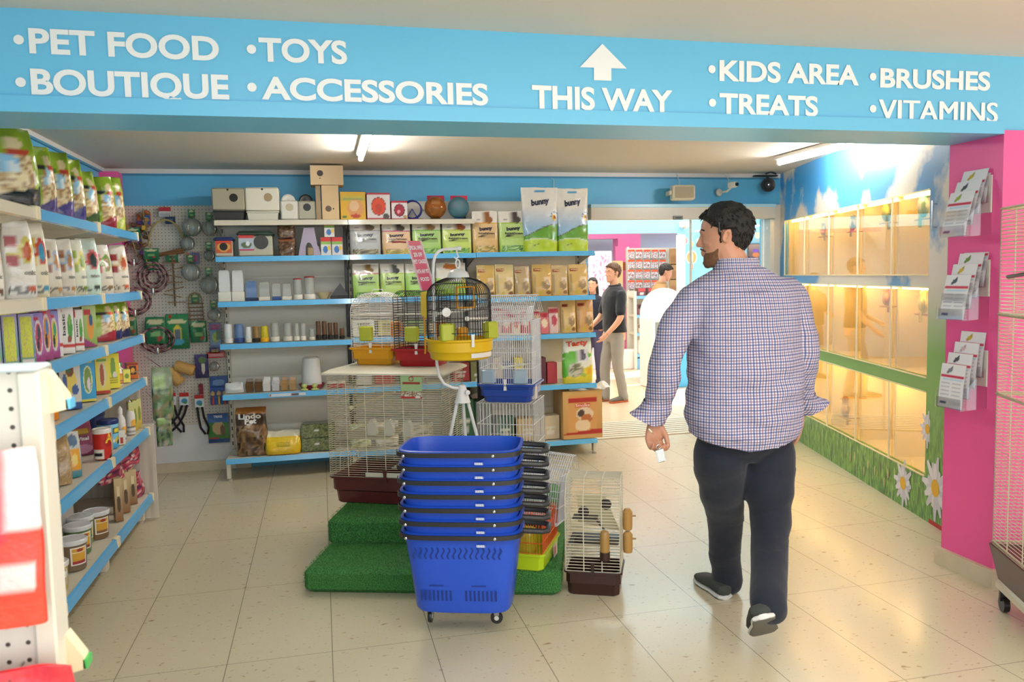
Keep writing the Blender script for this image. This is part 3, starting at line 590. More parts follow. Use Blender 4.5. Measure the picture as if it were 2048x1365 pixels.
y=lpt(198,4); tub(-1.13,y,.601,.042,.155,C('b9241f'),C('e2ddd4'),'red canister of bird food with a white lid and yellow letter A','canister','canister',paint(C('c0271f'),[('r',.0,.0,.35,.34,C('dcd8d0')),('l',7,.04,.05,.3,.3,BLACK),('w',-.5,.6,C('2a2626')),('w',-.7,.4,C('d8b02e')),('e',.5,.6,.16,.18,C('a81d18'))]),lab=(.03,.93))
mb=MB(); letter(mb,'A',lambda a,b:Vector((.0445*math.sin((a-.5)*1.1),-.0445*math.cos((a-.5)*1.1),.085+b*.05)),C('e8c23a'),.03,2); mb.obj('letter_mark',CARD,bpy.data.objects['canister'])
leftbag(203,230,4,856,paint(C('a8a29a'),[('e',.4,.35,.4,.4,C('b0487e')),('e',.6,.6,.4,.4,C('aaa59d')),('r',.1,.8,.8,.9,C('c9c4ba'))]),'grey pouch with a pink swirl between the red can and the blue tub','vitamin_pouch','pouch',d=.07,seed=75)
y=lpt(226,4); tub(-1.17,y,.601,.052,.155,C('3f9fd0'),C('27356f'),'blue tub with a navy lid and small parrot pictures on the fifth left shelf','tub','tub',paint(C('5fb4dc'),[('g',0,1,C('3f97c9'),C('8ccbe4')),('r',.4,.62,.8,.84,C('20252a')),('r',.44,.66,.76,.80,C('e0cc3a')),('e',.2,.6,.06,.07,C('e0b83a')),('e',.3,.3,.14,.16,C('e6e6e0')),('e',.62,.3,.16,.18,C('c9b53a')),('e',.58,.22,.08,.08,C('2f3a3a'))]),lab=(.03,.86))
y=lpt(200,4,-1.3); tub(-1.32,y,.601,.05,.15,C('3a4a8a'),C('26306a'),'navy lidded tub at the back behind the red can','tub','tub')
for i,px in enumerate((240,259)):
    bottle(-1.14,lpt(px,4),.601,.026,.205,C('d9d5cf'),C('e6e3dd'),C('d5d2cc'),('white dropper bottle with a pointed nozzle, nearer of the pair','white dropper bottle with a pointed nozzle, farther of the pair')[i],'dropper_bottle',True,group='white dropper bottles on the fifth left shelf')
leftbox(236,252,4,862,paint(C('d8d4cc'),[('r',.3,.1,.7,.5,C('b8342c'))]),C('cfcac0'),'small white and red carton in front of the dropper bottles','carton',d=.03,xf=-1.1)
for i,(a,b) in enumerate(((260,269),(268,277),(276,285))):
    leftbox(a,b,4,806-i*4,paint(C('ccb93e'),[('g',0,1,C('c3a42e'),C('c9cf8a')),('e',.5,.5,.3,.25,C('7f8f3a'))]),C('b5a53a'),('yellow green blister card pack, nearest of three on the fifth left shelf','yellow green blister card pack, middle of three on the fifth left shelf','yellow green blister card pack, farthest of three on the fifth left shelf')[i],'treat_pack',d=.05,group='yellow packs on the fifth left shelf')
# bottom shelf: buckets
blab=lambda c:paint(C('e4dfd6'),[('r',.08,.05,.92,.95,C('cf9a34')),('r',.08,.05,.92,.24,c),('e',.55,.82,.2,.1,C('9c3a2c')),('r',.08,.7,.92,.72,C('e6d7b4')),('r',.08,.42,.92,.44,C('b8842a'))])
BK=[(118,1214,'8c2f48','d9d7d2','maroon',1,'maroon filled bucket with a pale lid, nearest on the bottom left shelf'),
    (122,1188,'c9b22e','d9d7d2','yellow',1,'yellow bucket with a pale lid behind the maroon one'),
    (161,1143,'7a6650','cfd0d2','brown',1,'brown seed bucket with a framed label, front one on the bottom left shelf'),
    (171,1112,'5d7a4a','d3d4d6','green',1,'green and brown seed bucket second in the front row of the bottom left shelf'),
    (176,1092,'6f8a58','d3d4d6','green',1,'seed bucket with a greenish label, third in the front row of buckets'),
    (207,1080,'7f6040','cfd0d2','brown',1,'tan seed bucket standing farthest along the bottom left shelf, beside the white box'),
    (108,1130,'5a5a50','a9aeae','grey',0,'dim grey bucket at the back left behind the yellow one'),
    (110,1094,'2f4a42','9fa5a6','green',0,'dark green bucket in the shade at the back of the bottom left shelf'),
    (120,1074,'4a4a46','a5aaab','grey',0,'grey bucket in the back row under the price rail'),
    (146,1046,'6a6052','b4b8ba','brown',0,'brown grey bucket at the rear corner near the white box')]
for i,(px,py,c,lc,nm,fr,l) in enumerate(BK):
    p=onZ(px,py-4,.18); r=.062 if fr else .058
    t=tub(p.x-.035,p.y+.02,.181,r,.125 if i<2 else .14,C(c),C(lc),l,'seed_bucket','bucket',blab(C(('9c2f36','c9a82e','9c2f36','8a3a2e','4a8a4a','8a5a3a','555555','555555','555555','6a5a4a')[i])) if fr else None,'lidded seed buckets on the bottom left shelf',.018,.75,.9,arc=1.25,lab=(.2,.8))
bx=onZ(212,1022,.18)
carton(m0:=MB(),.20,.23,.12,paint(C('c9c7c4'),[]),C('c6c4c1')); single(m0,'storage_box',CARD,'plain white box standing behind the buckets on the bottom left shelf','box',(-1.36,4.42,.181),1.45)
for i,(a,b,t,c,c2) in enumerate(((176,207,945,'a8467e','4f93c9'),(207,242,934,'c03a72','5f9ad0'))):
    y,w,z=lspot(a,b,5,-1.2); carton(m0:=MB(),w*.9,.11,.12,paint(C(c),[('g',0,1,C('c87a9a'),C(c)),('e',.65,.55,.28,.22,C(c2)),('e',.7,.6,.15,.1,C('e6e6ea')),('r',.05,.05,.95,.35,C('a68ab8'))]),C('8a4a80')); single(m0,'bedding_pack',FILM,('pink and violet pack lying on the white box, nearer one','pink and blue pack lying on the white box, farther one')[i],'pack',(-1.36,4.37+.17*i,.413),1.35,'pink packs on the white box')
for i,(a,b,t) in enumerate(((232,248,958),(246,262,946),(260,276,940))):
    leftbox(a,b,5,t,paint(C('b8a077'),[('g',0,1,C('8a5f38'),C('c9b48a')),('e',.5,.4,.25,.2,C('5a4630')),('r',.3,.6,.7,.8,C('d9c9a0'))]),C('a88f68'),('tan paper treat pack, nearest of three on the bottom left shelf','tan paper treat pack in the middle of three','tan paper treat pack beside the hanging pink packs')[i],'treat_pack',d=.06,group='tan treat packs on the bottom left shelf')
for i,(px,py,zt) in enumerate(((248,946,.40),(262,940,.41),(275,936,.40),(288,944,.38),(280,990,.24),(290,975,.26))):
    y,w,z=lspot(px-9,px+9,5,-1.13); mb=MB(); bag(mb,w,.13 if i<4 else .16,.05,paint(C('a02c48'),[('g',0,1,C('b8324a'),C('6a2050')),('s',0,0,1,1,(C('8c1f38'),C('c04a62'),C('5a1a44'),C('d8b0a8')),8)],i),30,14,80+i,.8,.02)
    single(mb,'treat_sachet',FILM,('shiny crimson treat sachet on top of the tan packs, nearest','shiny crimson treat sachet on top of the tan packs, second','shiny crimson treat sachet high at the far shelf end','red treat sachet topmost at the very end of the bottom left shelf','pink treat sachet standing low beside the tan packs','pink treat sachet standing low at the very end of the bottom left shelf')[i],'sachet',(-1.18,y,zt if i<4 else .181),1.2,'crimson treat sachets on the bottom left shelf')
# ================================================================ hanging goods on the perforated board
YP=YB-.01
def pk(px,py): p=onY(px,py,YP-.03); return Vector((p.x,YP-.03,p.z))
SCB=1/250.
def hangcard(px,py,w,h,art,label,name='hanging_pack',cat='pack',mt=None,d=.02,texts=(),nu=20,nv=24,bagged=False,group=None):
    p=pk(px,py); w*=SCB;h*=SCB; t=thing(name,label,cat,(p.x,YP-.03-d/2,p.z-h),0,group)
    mb=MB()
    if bagged: bag(mb,w,h,d,art,32,16,int(px),.9,.006,texts)
    else: carton(mb,w,h,d,art,art(.5,.5) if callable(art) else art,nu,nv,texts)
    mb.obj('pack',mt or FILM,t); hk(t,(0,d/2+.028,h),d); return t
def hk(t,p,d): MB().tube([(p[0],p[1],p[2]+.0),(p[0],p[1]-.03-d,p[2]),(p[0],p[1]-.035-d,p[2]+.008)],.0022,C('9a9890')).obj('peg_hook',CHROME,t)
GC=C('1f6b3c')
gcard=lambda s=0:paint(GC,[('g',0,1,C('1c5c34'),C('2b7a48')),('e',.5,.82,.4,.1,C('cfc79a')),('r',.3,.3,.7,.45,C('7faa6a')),('e',.7,.2,.12,.08,C('a33a2e'))],s)
def ropetoy(px,py,w,h,label,rings=3,col='5c2230',hdr=True,r=.009):
    p=pk(px,py); t=thing('rope_toy',label,'rope toy',(p.x,YP-.06,p.z-h*SCB)); h*=SCB; w*=SCB
    for k in range(rings):
        mb=MB(); a=.9-.25*k; pts=[(w/2*a*math.sin(2*PI*j/26),.014*(k-1)+.008*math.sin(j*1.7+k),h*(.42)+h*.40*a*math.cos(2*PI*j/26)) for j in range(26)]
        n=7; mb.tube(pts,r,C(col),n,closed=True); 
        mb.c=[(C(col) if ((i//n)+(i%n)*1)%4<2 else (C('b98f8c') if (i//n)%3 else C('23181c'))) for i in range(len(mb.v))]; mb.obj('rope_loop',ROPE,t)
    if hdr: carton(m:=MB(),.11,.085,.01,gcard(),GC,16,12); m.obj('header_card',FILM,t).location=(0,-.02,h*.86)
    MB().lathe([(.012,0),(.016,.02),(.012,.05),(0,.055)],C('c9c4bb'),12,(0,-.03,-.0)).obj('bell',CHROME,t)
    hk(t,(0,.058,h*1.0),.03); return t
def ballcage(px,py,r,label,col='9a9a92',hdr=True):
    p=pk(px,py); r*=SCB; t=thing('mirror_ball_toy',label,'toy',(p.x,YP-.03-r,p.z-r))
    MB().lathe([(r*math.sin(PI*k/12)+.0001,r-r*math.cos(PI*k/12)) for k in range(13)],C(col),20).obj('ball',clearmat('toy_globe',(.55,.55,.5),.55,.1),t)
    m=MB()
    for k in range(5):
        a=PI*k/5; m.tube([(r*1.01*math.sin(2*PI*j/16)*math.cos(a),r*1.01*math.sin(2*PI*j/16)*math.sin(a),r+r*1.01*math.cos(2*PI*j/16)) for j in range(16)],.0018,C('c9c9c0'),4,closed=True)
    m.obj('wire_hoops',CHROME,t)
    if hdr: carton(m:=MB(),.05,.065,.008,gcard(),GC,10,12); m.obj('header_card',FILM,t).location=(0,0,2*r+.002); hk(t,(0,r+.0,2*r+.06),.01)
    return t
ballcage(387,456,17,'dark tinted toy ball hanging on the perforated board left of the grey nest box','55484a')
ballcage(377,488,13,'small clear toy ball low on the same row of the perforated board')
ballcage(421,458,14,'clear ball toy half behind the grey pet house')
ballcage(420,512,10,'tiny clear bird toy with a green header under the grey house')
ballcage(385,545,17,'large clear ball toy with a mauve card in the middle of the board')
ballcage(421,570,17,'clear ball toy beside the white canisters')
ballcage(430,630,12,'clear ball toy low beside the blue feeder shelf')
hangcard(386,506,24,22,paint(C('5c6a92'),[('r',0,0,.2,1,C('c0672e')),('e',.6,.5,.3,.3,C('a84a7a'))]),'mauve and blue toy card above the large clear ball on the board')
# rope perch loop with log
p=pk(331,430); t=thing('rope_swing_perch','big rope arch bird swing with two wooden logs hanging on the board','bird swing',(p.x,YP-.07,p.z-.32))
MB().tube([(-.13+.0*k,0,.06) if k<0 else (-.125*math.cos(PI*k/14),0,.09+.19*math.sin(PI*k/14)) for k in range(15)],.008,C('a8935f'),7).obj('rope_arch',ROPE,t)
MB().tube([(-.11,0,.10),(-.12,0,.02)],.006,C('a8935f')).tube([(.12,0,.10),(.125,0,.03)],.006,C('a8935f')).obj('rope_end',ROPE,t)
MB().tube([(-.10,0,.0),(.13,.01,.055)],.014,C('8a5c34'),9).obj('log',WOOD,t); MB().tube([(-.03,-.03,.015),(.13,-.02,.03)],.010,C('7a4c2c'),9).obj('log',WOOD,t)
hangcard(330,415,22,18,paint(C('cfc9c4'),[('r',0,.55,1,1,C('b02a30')),('l',3,.1,.1,.9,.4,C('6a6a80'))]),'red and white header card at the top middle of the board')
hangcard(341,434,18,14,paint(C('2a3350'),[('e',.5,.5,.3,.2,C('5a6a9a'))]),'small navy tag hanging inside the rope arch')
# cluster of parrot toys
for i,(px,py,l) in enumerate(((260,445,'wooden block parrot toy partly hidden by the green bags'),(287,420,'parrot toy with an orange and blue card on the board'),(284,470,'bunch parrot toy of rope and purple beads on the board'))):
    p=pk(px,py); t=thing('parrot_toy',l,'toy',(p.x,YP-.06,p.z-.2),0,'chunky parrot toys on the board')
    for k in range(9):
        a=k*2.4; c=('7a5a3c','b0622c','3a3f78','5c3a24','c9a23a','8a6a48','52306a','a87a4a','6a4a30')[(k+i*2)%9]
        MB().box((-.018,-.014,-.014),(.018,.014,.014),C(c),.005,Matrix.Translation((.03*math.cos(a),.02*math.sin(a),.02+k*.02))@Matrix.Rotation(a,4,'Y')).obj('toy_block',WOOD,t)
    MB().tube([(0,0,.19),(.01,0,.1),(0,.005,0)],.006,C('9c8458')).tube([(.02,-.02,.06),(.04,-.02,-.04)],.006,C('9c8458')).obj('rope',ROPE,t); hk(t,(0,.058,.2),.02)
hangcard(288,428,26,24,paint(C('a8521f'),[('r',.35,.1,.9,.9,C('35558f')),('e',.6,.5,.2,.25,C('d8d4d0'))]),'orange and blue toy card on the upper left of the board')
ropetoy(305,508,60,78,'dark red and grey rope toy with three loops and a green card',3)
ropetoy(270,560,62,70,'dark red rope ring hanging low by the shelf end under the seed bags',2,hdr=False)
ropetoy(315,640,66,66,'coiled red and grey rope toy under the green pouch',3,hdr=False)
ropetoy(268,470,40,60,'rope toy mostly hidden behind the beige bags',1)
# wooden ladder tree
def woodtree(px,py,w,h,label):
    p=pk(px,py); w*=SCB;h*=SCB; t=thing('wooden_ladder_toy',label,'toy',(p.x,YP-.06,p.z-h))
    MB().box((-.006,-.005,0),(.006,.005,h),C('6a4e34'),.001).obj('spine',WOOD,t)
    for k in range(7): a=.25*math.sin(k*2.1); MB().box((-w/2*(.6+.4*math.sin(k*1.9)**2),-.014,-.004),(w/2*(.6+.4*math.cos(k*1.3)**2),-.006,.004),C('8a6a48'),.001,Matrix.Translation((0,0,h*(.08+.13*k)))@Matrix.Rotation(a,4,'Y')).obj('rung',WOOD,t)
    hk(t,(0,.058,h),.0); return t
woodtree(346,512,42,98,'brown wooden ladder toy with crossed sticks on the board')
p=pk(390,582); t=thing('bird_ladder','arched wooden bird ladder with a green card on the board','bird ladder',(p.x,YP-.05,p.z-.24))
MB().tube([(-.045,0,0),(-.05,0,.17)]+[(-.05*math.cos(PI*k/8),0,.17+.055*math.sin(PI*k/8)) for k in range(9)]+[(.05,0,.17),(.055,0,0)],.005,C('8f7448'),6).obj('frame',WOOD,t)
for k in range(5): MB().tube([(-.055,-.006,.02+.03*k),(.06,-.006,.02+.03*k)],.005,C('7a5a3c'),6).obj('rung',WOOD,t)
carton(m:=MB(),.06,.07,.006,gcard(),GC,10,10); m.obj('header_card',FILM,t).location=(0,.01,.14)
hangcard(302,508,26,32,gcard(1),'green card of the upper rope toy group on the board',d=.015)
hangcard(344,506,22,20,gcard(4),'green card behind the wooden ladder toy')
hangcard(262,630,22,40,gcard(2),'green pouch partly behind the lime bags on the left shelf',bagged=True,d=.04)
hangcard(311,634,38,52,gcard(3),'green pouch left of the one with the yellow window, on the board',bagged=True,d=.05)
hangcard(354,628,42,68,paint(C('1f7a44'),[('g',0,1,C('1b6a3a'),C('27854e')),('e',.5,.78,.42,.07,C('d8cfa0')),('e',.5,.42,.20,.27,C('d8c43a')),('r',.38,.28,.62,.56,C('5f6a78')),('e',.5,.2,.28,.09,C('4aa0b8')),('e',.2,.94,.1,.05,C('b03030'))]),'green pack with a yellow rimmed window in the middle of the board',texts=())
hangcard(397,642,32,42,gcard(5),'green pouch below the arched bird ladder',bagged=True,d=.04)
hangcard(430,645,22,50,paint(C('5a6a96'),[('r',.1,.1,.9,.7,C('6f8fa8')),('e',.5,.4,.3,.2,C('9aa84a')),('r',.1,.75,.9,.92,C('8a3a6a')),('r',.6,.3,.9,.7,C('4a6a3a'))]),'blue violet card with a pink band beside the shelves')
hangcard(430,696,20,10,paint(C('3a2c66'),[('l',2,.2,.2,.8,.8,C('c9a83a'))]),'thin violet and yellow strip card low on the board')
# loofah rolls and purple card
def loofah(px,py,label,ry):
    p=pk(px,py); t=thing('loofah_roll',label,'loofah roll',(p.x,YP-.09,p.z),rot=(0,ry,0))
    MB().lathe([(0,-.075),(.036,-.073),(.043,-.06),(.044,0),(.045,.06),(.036,.072),(0,.07)],C('c79a58'),22).obj('roll',mat('basket_weave',None,.8,bump=(90,.8,.006)),t); return t
loofah(372,735,'tan woven chew roll tilted up against the purple card',1.95); loofah(352,752,'tan woven chew roll in a clear bag left of its twin',2.5)
hangcard(403,708,26,48,paint(C('3c3560'),[('g',0,1,C('332c52'),C('4a4378')),('e',.6,.45,.12,.3,C('cfc9b8')),('e',.55,.75,.3,.14,C('5f7a4a'))]),'dark purple card with a white cuttlefish bone on the board')
hangcard(432,704,34,12,paint(C('c6353c'),[('l',2,.1,.3,.9,.8,C('e8dcd8'))]),'red header card above the small grass balls')
ballcage(430,732,9,'small woven grass ball under the red header card','6e6350',False)
hangcard(437,752,34,26,paint(C('274a8a'),[('e',.5,.5,.35,.25,C('5f86b8')),('r',0,0,1,.2,C('1e3870'))]),'blue toy card beside the lowest white cups',d=.015)
p=pk(438,776); t=thing('wooden_figure_toy','wooden toy figures with red and yellow legs on a blue card','toy',(p.x,YP-.06,p.z-.13)); carton(m:=MB(),.13,.14,.006,paint(C('2a4f96'),[('r',0,.4,1,.6,C('3a68b0'))]),C('2a4f96')); m.obj('card',CARD,t)
for k in range(3): MB().box((-.05+.045*k,-.02,.0),(-.036+.045*k,-.01,.07),C(('c4452c','d8a82c','c4452c')[k]),.003).lathe([(0,.07),(.018,.08),(.018,.10),(0,.115)],C('c9a878'),12,(-.043+.045*k,-.02,0)).obj('figure',WOOD,t)
hangcard(436,826,40,60,paint(C('27508c'),[('e',.5,.35,.6,.5,C('3f7a34')),('e',.5,.5,.3,.22,C('c0a070')),('e',.7,.42,.12,.2,C('6a5238')),('r',0,0,1,.13,C('1f3f78')),('r',.05,.13,.5,.2,C('a83a3a')),('g',.7,1,C('3a6aa8'),C('1f3f78'))]),'blue and green pet harness card with a guinea pig picture at the board foot',d=.015,nu=30,nv=34,texts=[('TRIXIE',.3,.84,.7,.92,C('dfe4ee'))])
# leads
def lead(px,py,label,bend,L=.22):
    p=pk(px,py); t=thing('pet_lead',label,'lead',(p.x,YP-.05,p.z-.08)); carton(m:=MB(),.07,.1,.01,paint(C('cfd3d6'),[('r',0,.7,1,1,C('b8302c')),('e',.5,.35,.35,.2,C('4a86b0')),('e',.6,.2,.2,.1,C('4a8a4a'))]),C('c9c9c9')); m.obj('header_card',FILM,t)
    for k in (-1,1): MB().tube([(k*.018,0,0),(k*.02+bend*.3,-.01,-L*.35),(k*.03+bend,0,-L*.75),(bend*1.4+k*.008,0,-L)],.009,C('1d1a1b'),8).obj('strap',FABRIC,t)
    hk(t,(0,.048,.1),.0); return t
lead(343,790,'black harness strap hanging in the lower left of the board',.05,.22); lead(369,790,'black looped lead right of the harness strap',-.08,.2); lead(399,794,'black straight lead with a green and red card',.03,.22)
hangcard(402,768,8,24,C('8a2f38'),'narrow dark red tag above the straight lead')
# clear bags hanging at the shelf end
for i,(px,py,w,h,l) in enumerate(((322,735,30,78,'clear bag of green herbs hanging by the shelf end panel'),(326,818,22,56,'dark green herb bag hanging low by the shelf end panel'))):
    mb=MB(); bag(mb,w/220,h/220,.04,paint(C('5c6e50'),[('g',0,1,C('3a4a38'),C('8a9a7c')),('r',.1,.55,.6,.85,C('8fb06a')),('s',0,0,1,.6,(C('2f4030'),C('5f7a50'),C('8a7a5a')),7)],i),28,16,90+i,.9,.01)
    p=onY(px,py,5.8); t=thing('herb_bag',l,'bag',(p.x,5.8,p.z-h/220),.3); mb.obj('pouch',FILM,t)
    MB().tube([(0,0,h/220),(0,.97,h/220+.005)],.003,C('9a9890')).obj('peg_arm',CHROME,t)
p=onY(290,712,5.75); mb=MB(); mb.grid(lambda u,v:(-.10+.20*u+.03*v,0.01*math.sin(u*9),-.07+.14*v-.05*u),10,6,C('c9c8bf')); mb.grid(lambda u,v:(-.06+.07*u,-.004,.0+.04*v-.03*u),3,3,C('7fa85a'))
single(mb,'folded_plastic_bag',FROST,'folded clear bag with a green print lying over the end of the fourth left shelf','bag',(-1.22,5.30,.955),.5,rot=(PI/2*.9,0,.3))
# ================================================================ tube lamps and fixtures
TUBE=mat('lit_tube',(1,.98,.95),.3,emit=85.)
def tubelamp(x,y0,y1,label):
    t=thing('tube_lamp',label,'ceiling lamp',(x,y0,CZ-.001),0)
    L=y1-y0
    MB().box((-.03,-.01,-.035),(.03,L+.01,0),C('d9d6cd'),.006).obj('housing',PAINT,t)
    MB().tube([(0,.03,-.058),(0,L-.03,-.058)],.0155,(1,1,1),12).obj('tube',TUBE,t)
    for yy in (0,L-.03): MB().box((-.017,yy,-.076),(.017,yy+.03,-.03),C('e6e4de'),.006).obj('tube_holder',PLASTIC,t)
tubelamp(.305,4.49,5.72,'single fluorescent tube lamp on the ceiling above the cages'); tubelamp(3.49,4.2,5.70,'long fluorescent tube lamp on the ceiling near the mural wall')
p=onY(1365,386,6.60); t=thing('wall_speaker','cream loudspeaker fixed high on the blue back wall','speaker',(p.x,6.60,p.z),-.15)
MB().box((-.10,-.055,-.065),(.10,.055,.065),C('d8cfb6'),.012).obj('cabinet',PLASTIC,t)
MB().grid(lambda u,v:(-.085+.17*u,-.0565,-.05+.1*v),30,18,lambda u,v:C('b9ac8e') if (int(u*60)+int(v*36))%2 and (u-.65)**2+(v-.5)**2*.4>.02 else C('a3967a')).obj('grille',FABRIC,t)
MB().box((-.125,-.03,-.02),(-.10,.10,.02),C('cfc6ae'),.004).tube([(.0,.055,0),(0,.16,0)],.014,C('cfc6ae')).obj('bracket',PLASTIC,t); MB().tube([(0,.1,.06),(.01,.14,.12),(-.01,.16,.2)],.004,C('a9c4cc')).obj('cable',PLASTIC,t)
p=onY(1462,376,6.64); t=thing('security_camera','small white security camera on the blue back wall over the door','camera',(p.x,6.64,p.z),.3)
MB().box((-.018,-.06,0),(.03,.03,.05),C('dcd9d0'),.008).obj('camera_body',PLASTIC,t)
MB().lathe([(0,0),(.016,0),(.016,.012),(0,.012)],C('2a2826'),14,m=Matrix.Translation((.006,-.06,.025))@Matrix.Rotation(PI/2,4,'X')).obj('lens',GLOSS,t)
MB().tube([(0,.0,0),(-.02,.03,-.03),(-.03,.12,-.03)],.009,C('d4d1c8'),8).lathe([(.035,0),(.03,.012),(0,.014)],C('d4d1c8'),14,m=Matrix.Translation((-.03,.12,-.03))@Matrix.Rotation(PI/2,4,'X')).obj('mount',PLASTIC,t); MB().tube([(.0,.03,.04),(.05,.08,.09),(.04,.12,.14),(-.03,.128,.15)],.004,C('d4d1c8')).obj('cable',PLASTIC,t)
p=onY(1537,370,6.62); t=thing('siren_speaker','round dark siren speaker hanging from a black bracket in the back corner','speaker',(p.x,6.62,p.z),-.1)
MB().lathe([(.0,.0),(.03,-.0),(.045,.012),(.058,.018),(.064,0),(.06,-.03),(.04,-.05),(0,-.05)],C('2c2c2d'),26,m=Matrix.Rotation(PI/2,4,'X')).obj('horn',PLASTIC,t)
MB().lathe([(0,.0),(.014,.0),(.016,.022),(0,.028)],C('8a8a8a'),16,m=Matrix.Rotation(PI/2,4,'X')).obj('centre_cap',CHROME,t)
MB().box((-.13,.0,.075),(.09,.05,.09),C('1e1e20'),.003).box((-.01,.01,.05),(.01,.03,.08),C('1e1e20')).obj('bracket',PAINT,t)
MB().tube([(-.02,.02,.10),(.02,.0,.115),(.08,.02,.10)],.008,C('22243a')).obj('cable',PLASTIC,t)
p=onY(1107,360,YB-.012); single(MB().tube([(p.x-.02,YB-.014,CZ-.05),(p.x,YB-.014,p.z),(p.x+.005,YB-.014,p.z-.3)],.004,C('a9c8d2'),6),'wall_cable',PLASTIC,'thin pale cable running down the blue wall behind the large pet bags','cable')
# ================================================================ back shelf run
YF=6.30; BX=[-.742,.225,1.206,2.195]
BLV=[[1.955,1.685,1.352,1.038,.658,.172],[1.955,1.685,1.352,1.05,.66,.16],[None,1.688,1.328,1.018,.60,.135]]
SHC=C('d3cebf')
def shelf_back(i,label):
    x0,x1=BX[i],BX[i+1]; L=x1-x0-.004; t=thing('shelf_unit',label,'shelf unit',(x0+.002,YF,0),0,'shelf units along the back wall'); D=YB-.02-YF
    b=MB().box((.0,D-.02,.12),(L,D,2.13),C('dcd8cc'))
    for k in range(10): 
        z=.16+.196*k; b.loft([[(.01,D-.02,z),(.01,D-.028,z+.02),(.01,D-.028,z+.165),(.01,D-.02,z+.185)],[(L-.01,D-.02,z),(L-.01,D-.028,z+.02),(L-.01,D-.028,z+.165),(L-.01,D-.02,z+.185)]],C('e9e6dc'))
    b.obj('back_panel',METAL,t)
    for xx in ((0,L-.026) if i<2 else (L-.026,)):
        u=MB().box((xx,D-.06,0.01),(xx+.026,D-.028,2.13),C('2e2c2a') if xx>0 and i<2 else C('cdc7b6'),.002)
        for k in range(34): u.box((xx+.009,D-.0615,.08+.06*k),(xx+.017,D-.0595,.11+.06*k),C('121212'))
        u.obj('slotted_upright',METAL,t)
    for n,z in enumerate(BLV[i]):
        if z is None: continue
        cream=(n==0)
        s=MB().box((.0,.02,z-.03),(L,D-.03,z-.006),SHC,.002).obj('shelf',METAL,t)
        f=.0 if not cream else .03
        c=C('5eaedf') if not cream else C('cbc6b4')
        r=MB(); r.add([(0,.02,z-.004),(0,f-.0,z),(0,f-.012,z-.038),(0,.015,z-.04),(L,.02,z-.004),(L,f,z),(L,f-.012,z-.038),(L,.015,z-.04)],[(0,1,2,3),(7,6,5,4),(0,4,5,1),(1,5,6,2),(2,6,7,3),(3,7,4,0)],c); r.obj('price_rail',GLOSS,s)
        for xx in (.004,L-.008): MB().add([(xx,.05,z-.03),(xx,D-.03,z-.03),(xx,D-.03,z-.11),(xx,D-.12,z-.09),(xx+.004,.05,z-.03),(xx+.004,D-.03,z-.03),(xx+.004,D-.03,z-.11),(xx+.004,D-.12,z-.09)],[(0,1,2,3),(7,6,5,4),(0,4,5,1),(1,5,6,2),(2,6,7,3),(3,7,4,0)],C('c9c4b5')).obj('bracket',METAL,s)
    for xx in (0.0,L-.03):
        m=MB().box((xx,.01,0.02),(xx+.03,.06,.13),C('cdc8b8'),.002).lathe([(.018,0),(.02,.012),(.008,.02)],C('b6b0a2'),12,(xx+.015,.035,0)); m.obj('foot',METAL,t)
    if i==0:
        for k in range(2): pass
    return t
s1=shelf_back(0,'white shelf unit with pet houses and feeders, leftmost on the back wall'); s2=shelf_back(1,'white shelf unit in the middle of the back wall, behind the bird cages'); s3=shelf_back(2,'white shelf unit at the right end of the back wall beside the glass door')
cd=MB(); cd.grid(lambda u,v:(.33+.27*u,-.0135,.628+.022*v),24,4,paint(C('c9d3dc'),[('e',.04,.5,.03,.4,C('7a4030')),('e',.66,.5,.05,.4,C('7a4030')),('r',.7,.2,.8,.8,C('4a4a5a'))])); cd.obj('price_card',CARD,[o for o in s1.children if o.name.startswith('shelf')][4])
def bspot(px0,px1,i,lv,yf=6.36):
    z=BLV[i][lv] if BLV[i][lv] else 1.955; py=proj(((onY((px0+px1)/2,600,yf)).x,yf,z))[1]
    a=onY(px0,py,yf).x; b=onY(px1,py,yf).x; return (a+b)/2,b-a,z
def bh(x,yf,z,pyt): return max(.01,zat(x,yf,pyt)-z)
def bbox(px0,px1,pyt,i,lv,art,side,label,name,cat='box',d=.12,yf=6.36,texts=(),group=None,nu=24,nv=24,rz=0,dz=0,par=None):
    x,w,z=bspot(px0,px1,i,lv,yf); z+=dz; h=bh(x,yf,z,pyt); mb=MB(); carton(mb,w*.97,h,d,art,side,nu,nv,texts)
    return single(mb,name,CARD,label,cat,(x,yf+d/2,z+.001),rz,group)
def bbag(px0,px1,pyt,i,lv,art,label,name='pet_food_bag',cat='bag',d=.1,yf=6.36,texts=(),group=None,top=.98,crumple=.004,seed=0,bot=.8,n=3.2,rz=0,dz=0,nu=60,nv=34):
    x,w,z=bspot(px0,px1,i,lv,yf); z+=dz; h=bh(x,yf,z,pyt); mb=MB(); bag(mb,w*.98,h,d,art,nu,nv,seed,top,crumple,texts,n,None,2.0,bot)
    return single(mb,name,FILM,label,cat,(x,yf+d/2,z+.001),rz,group)
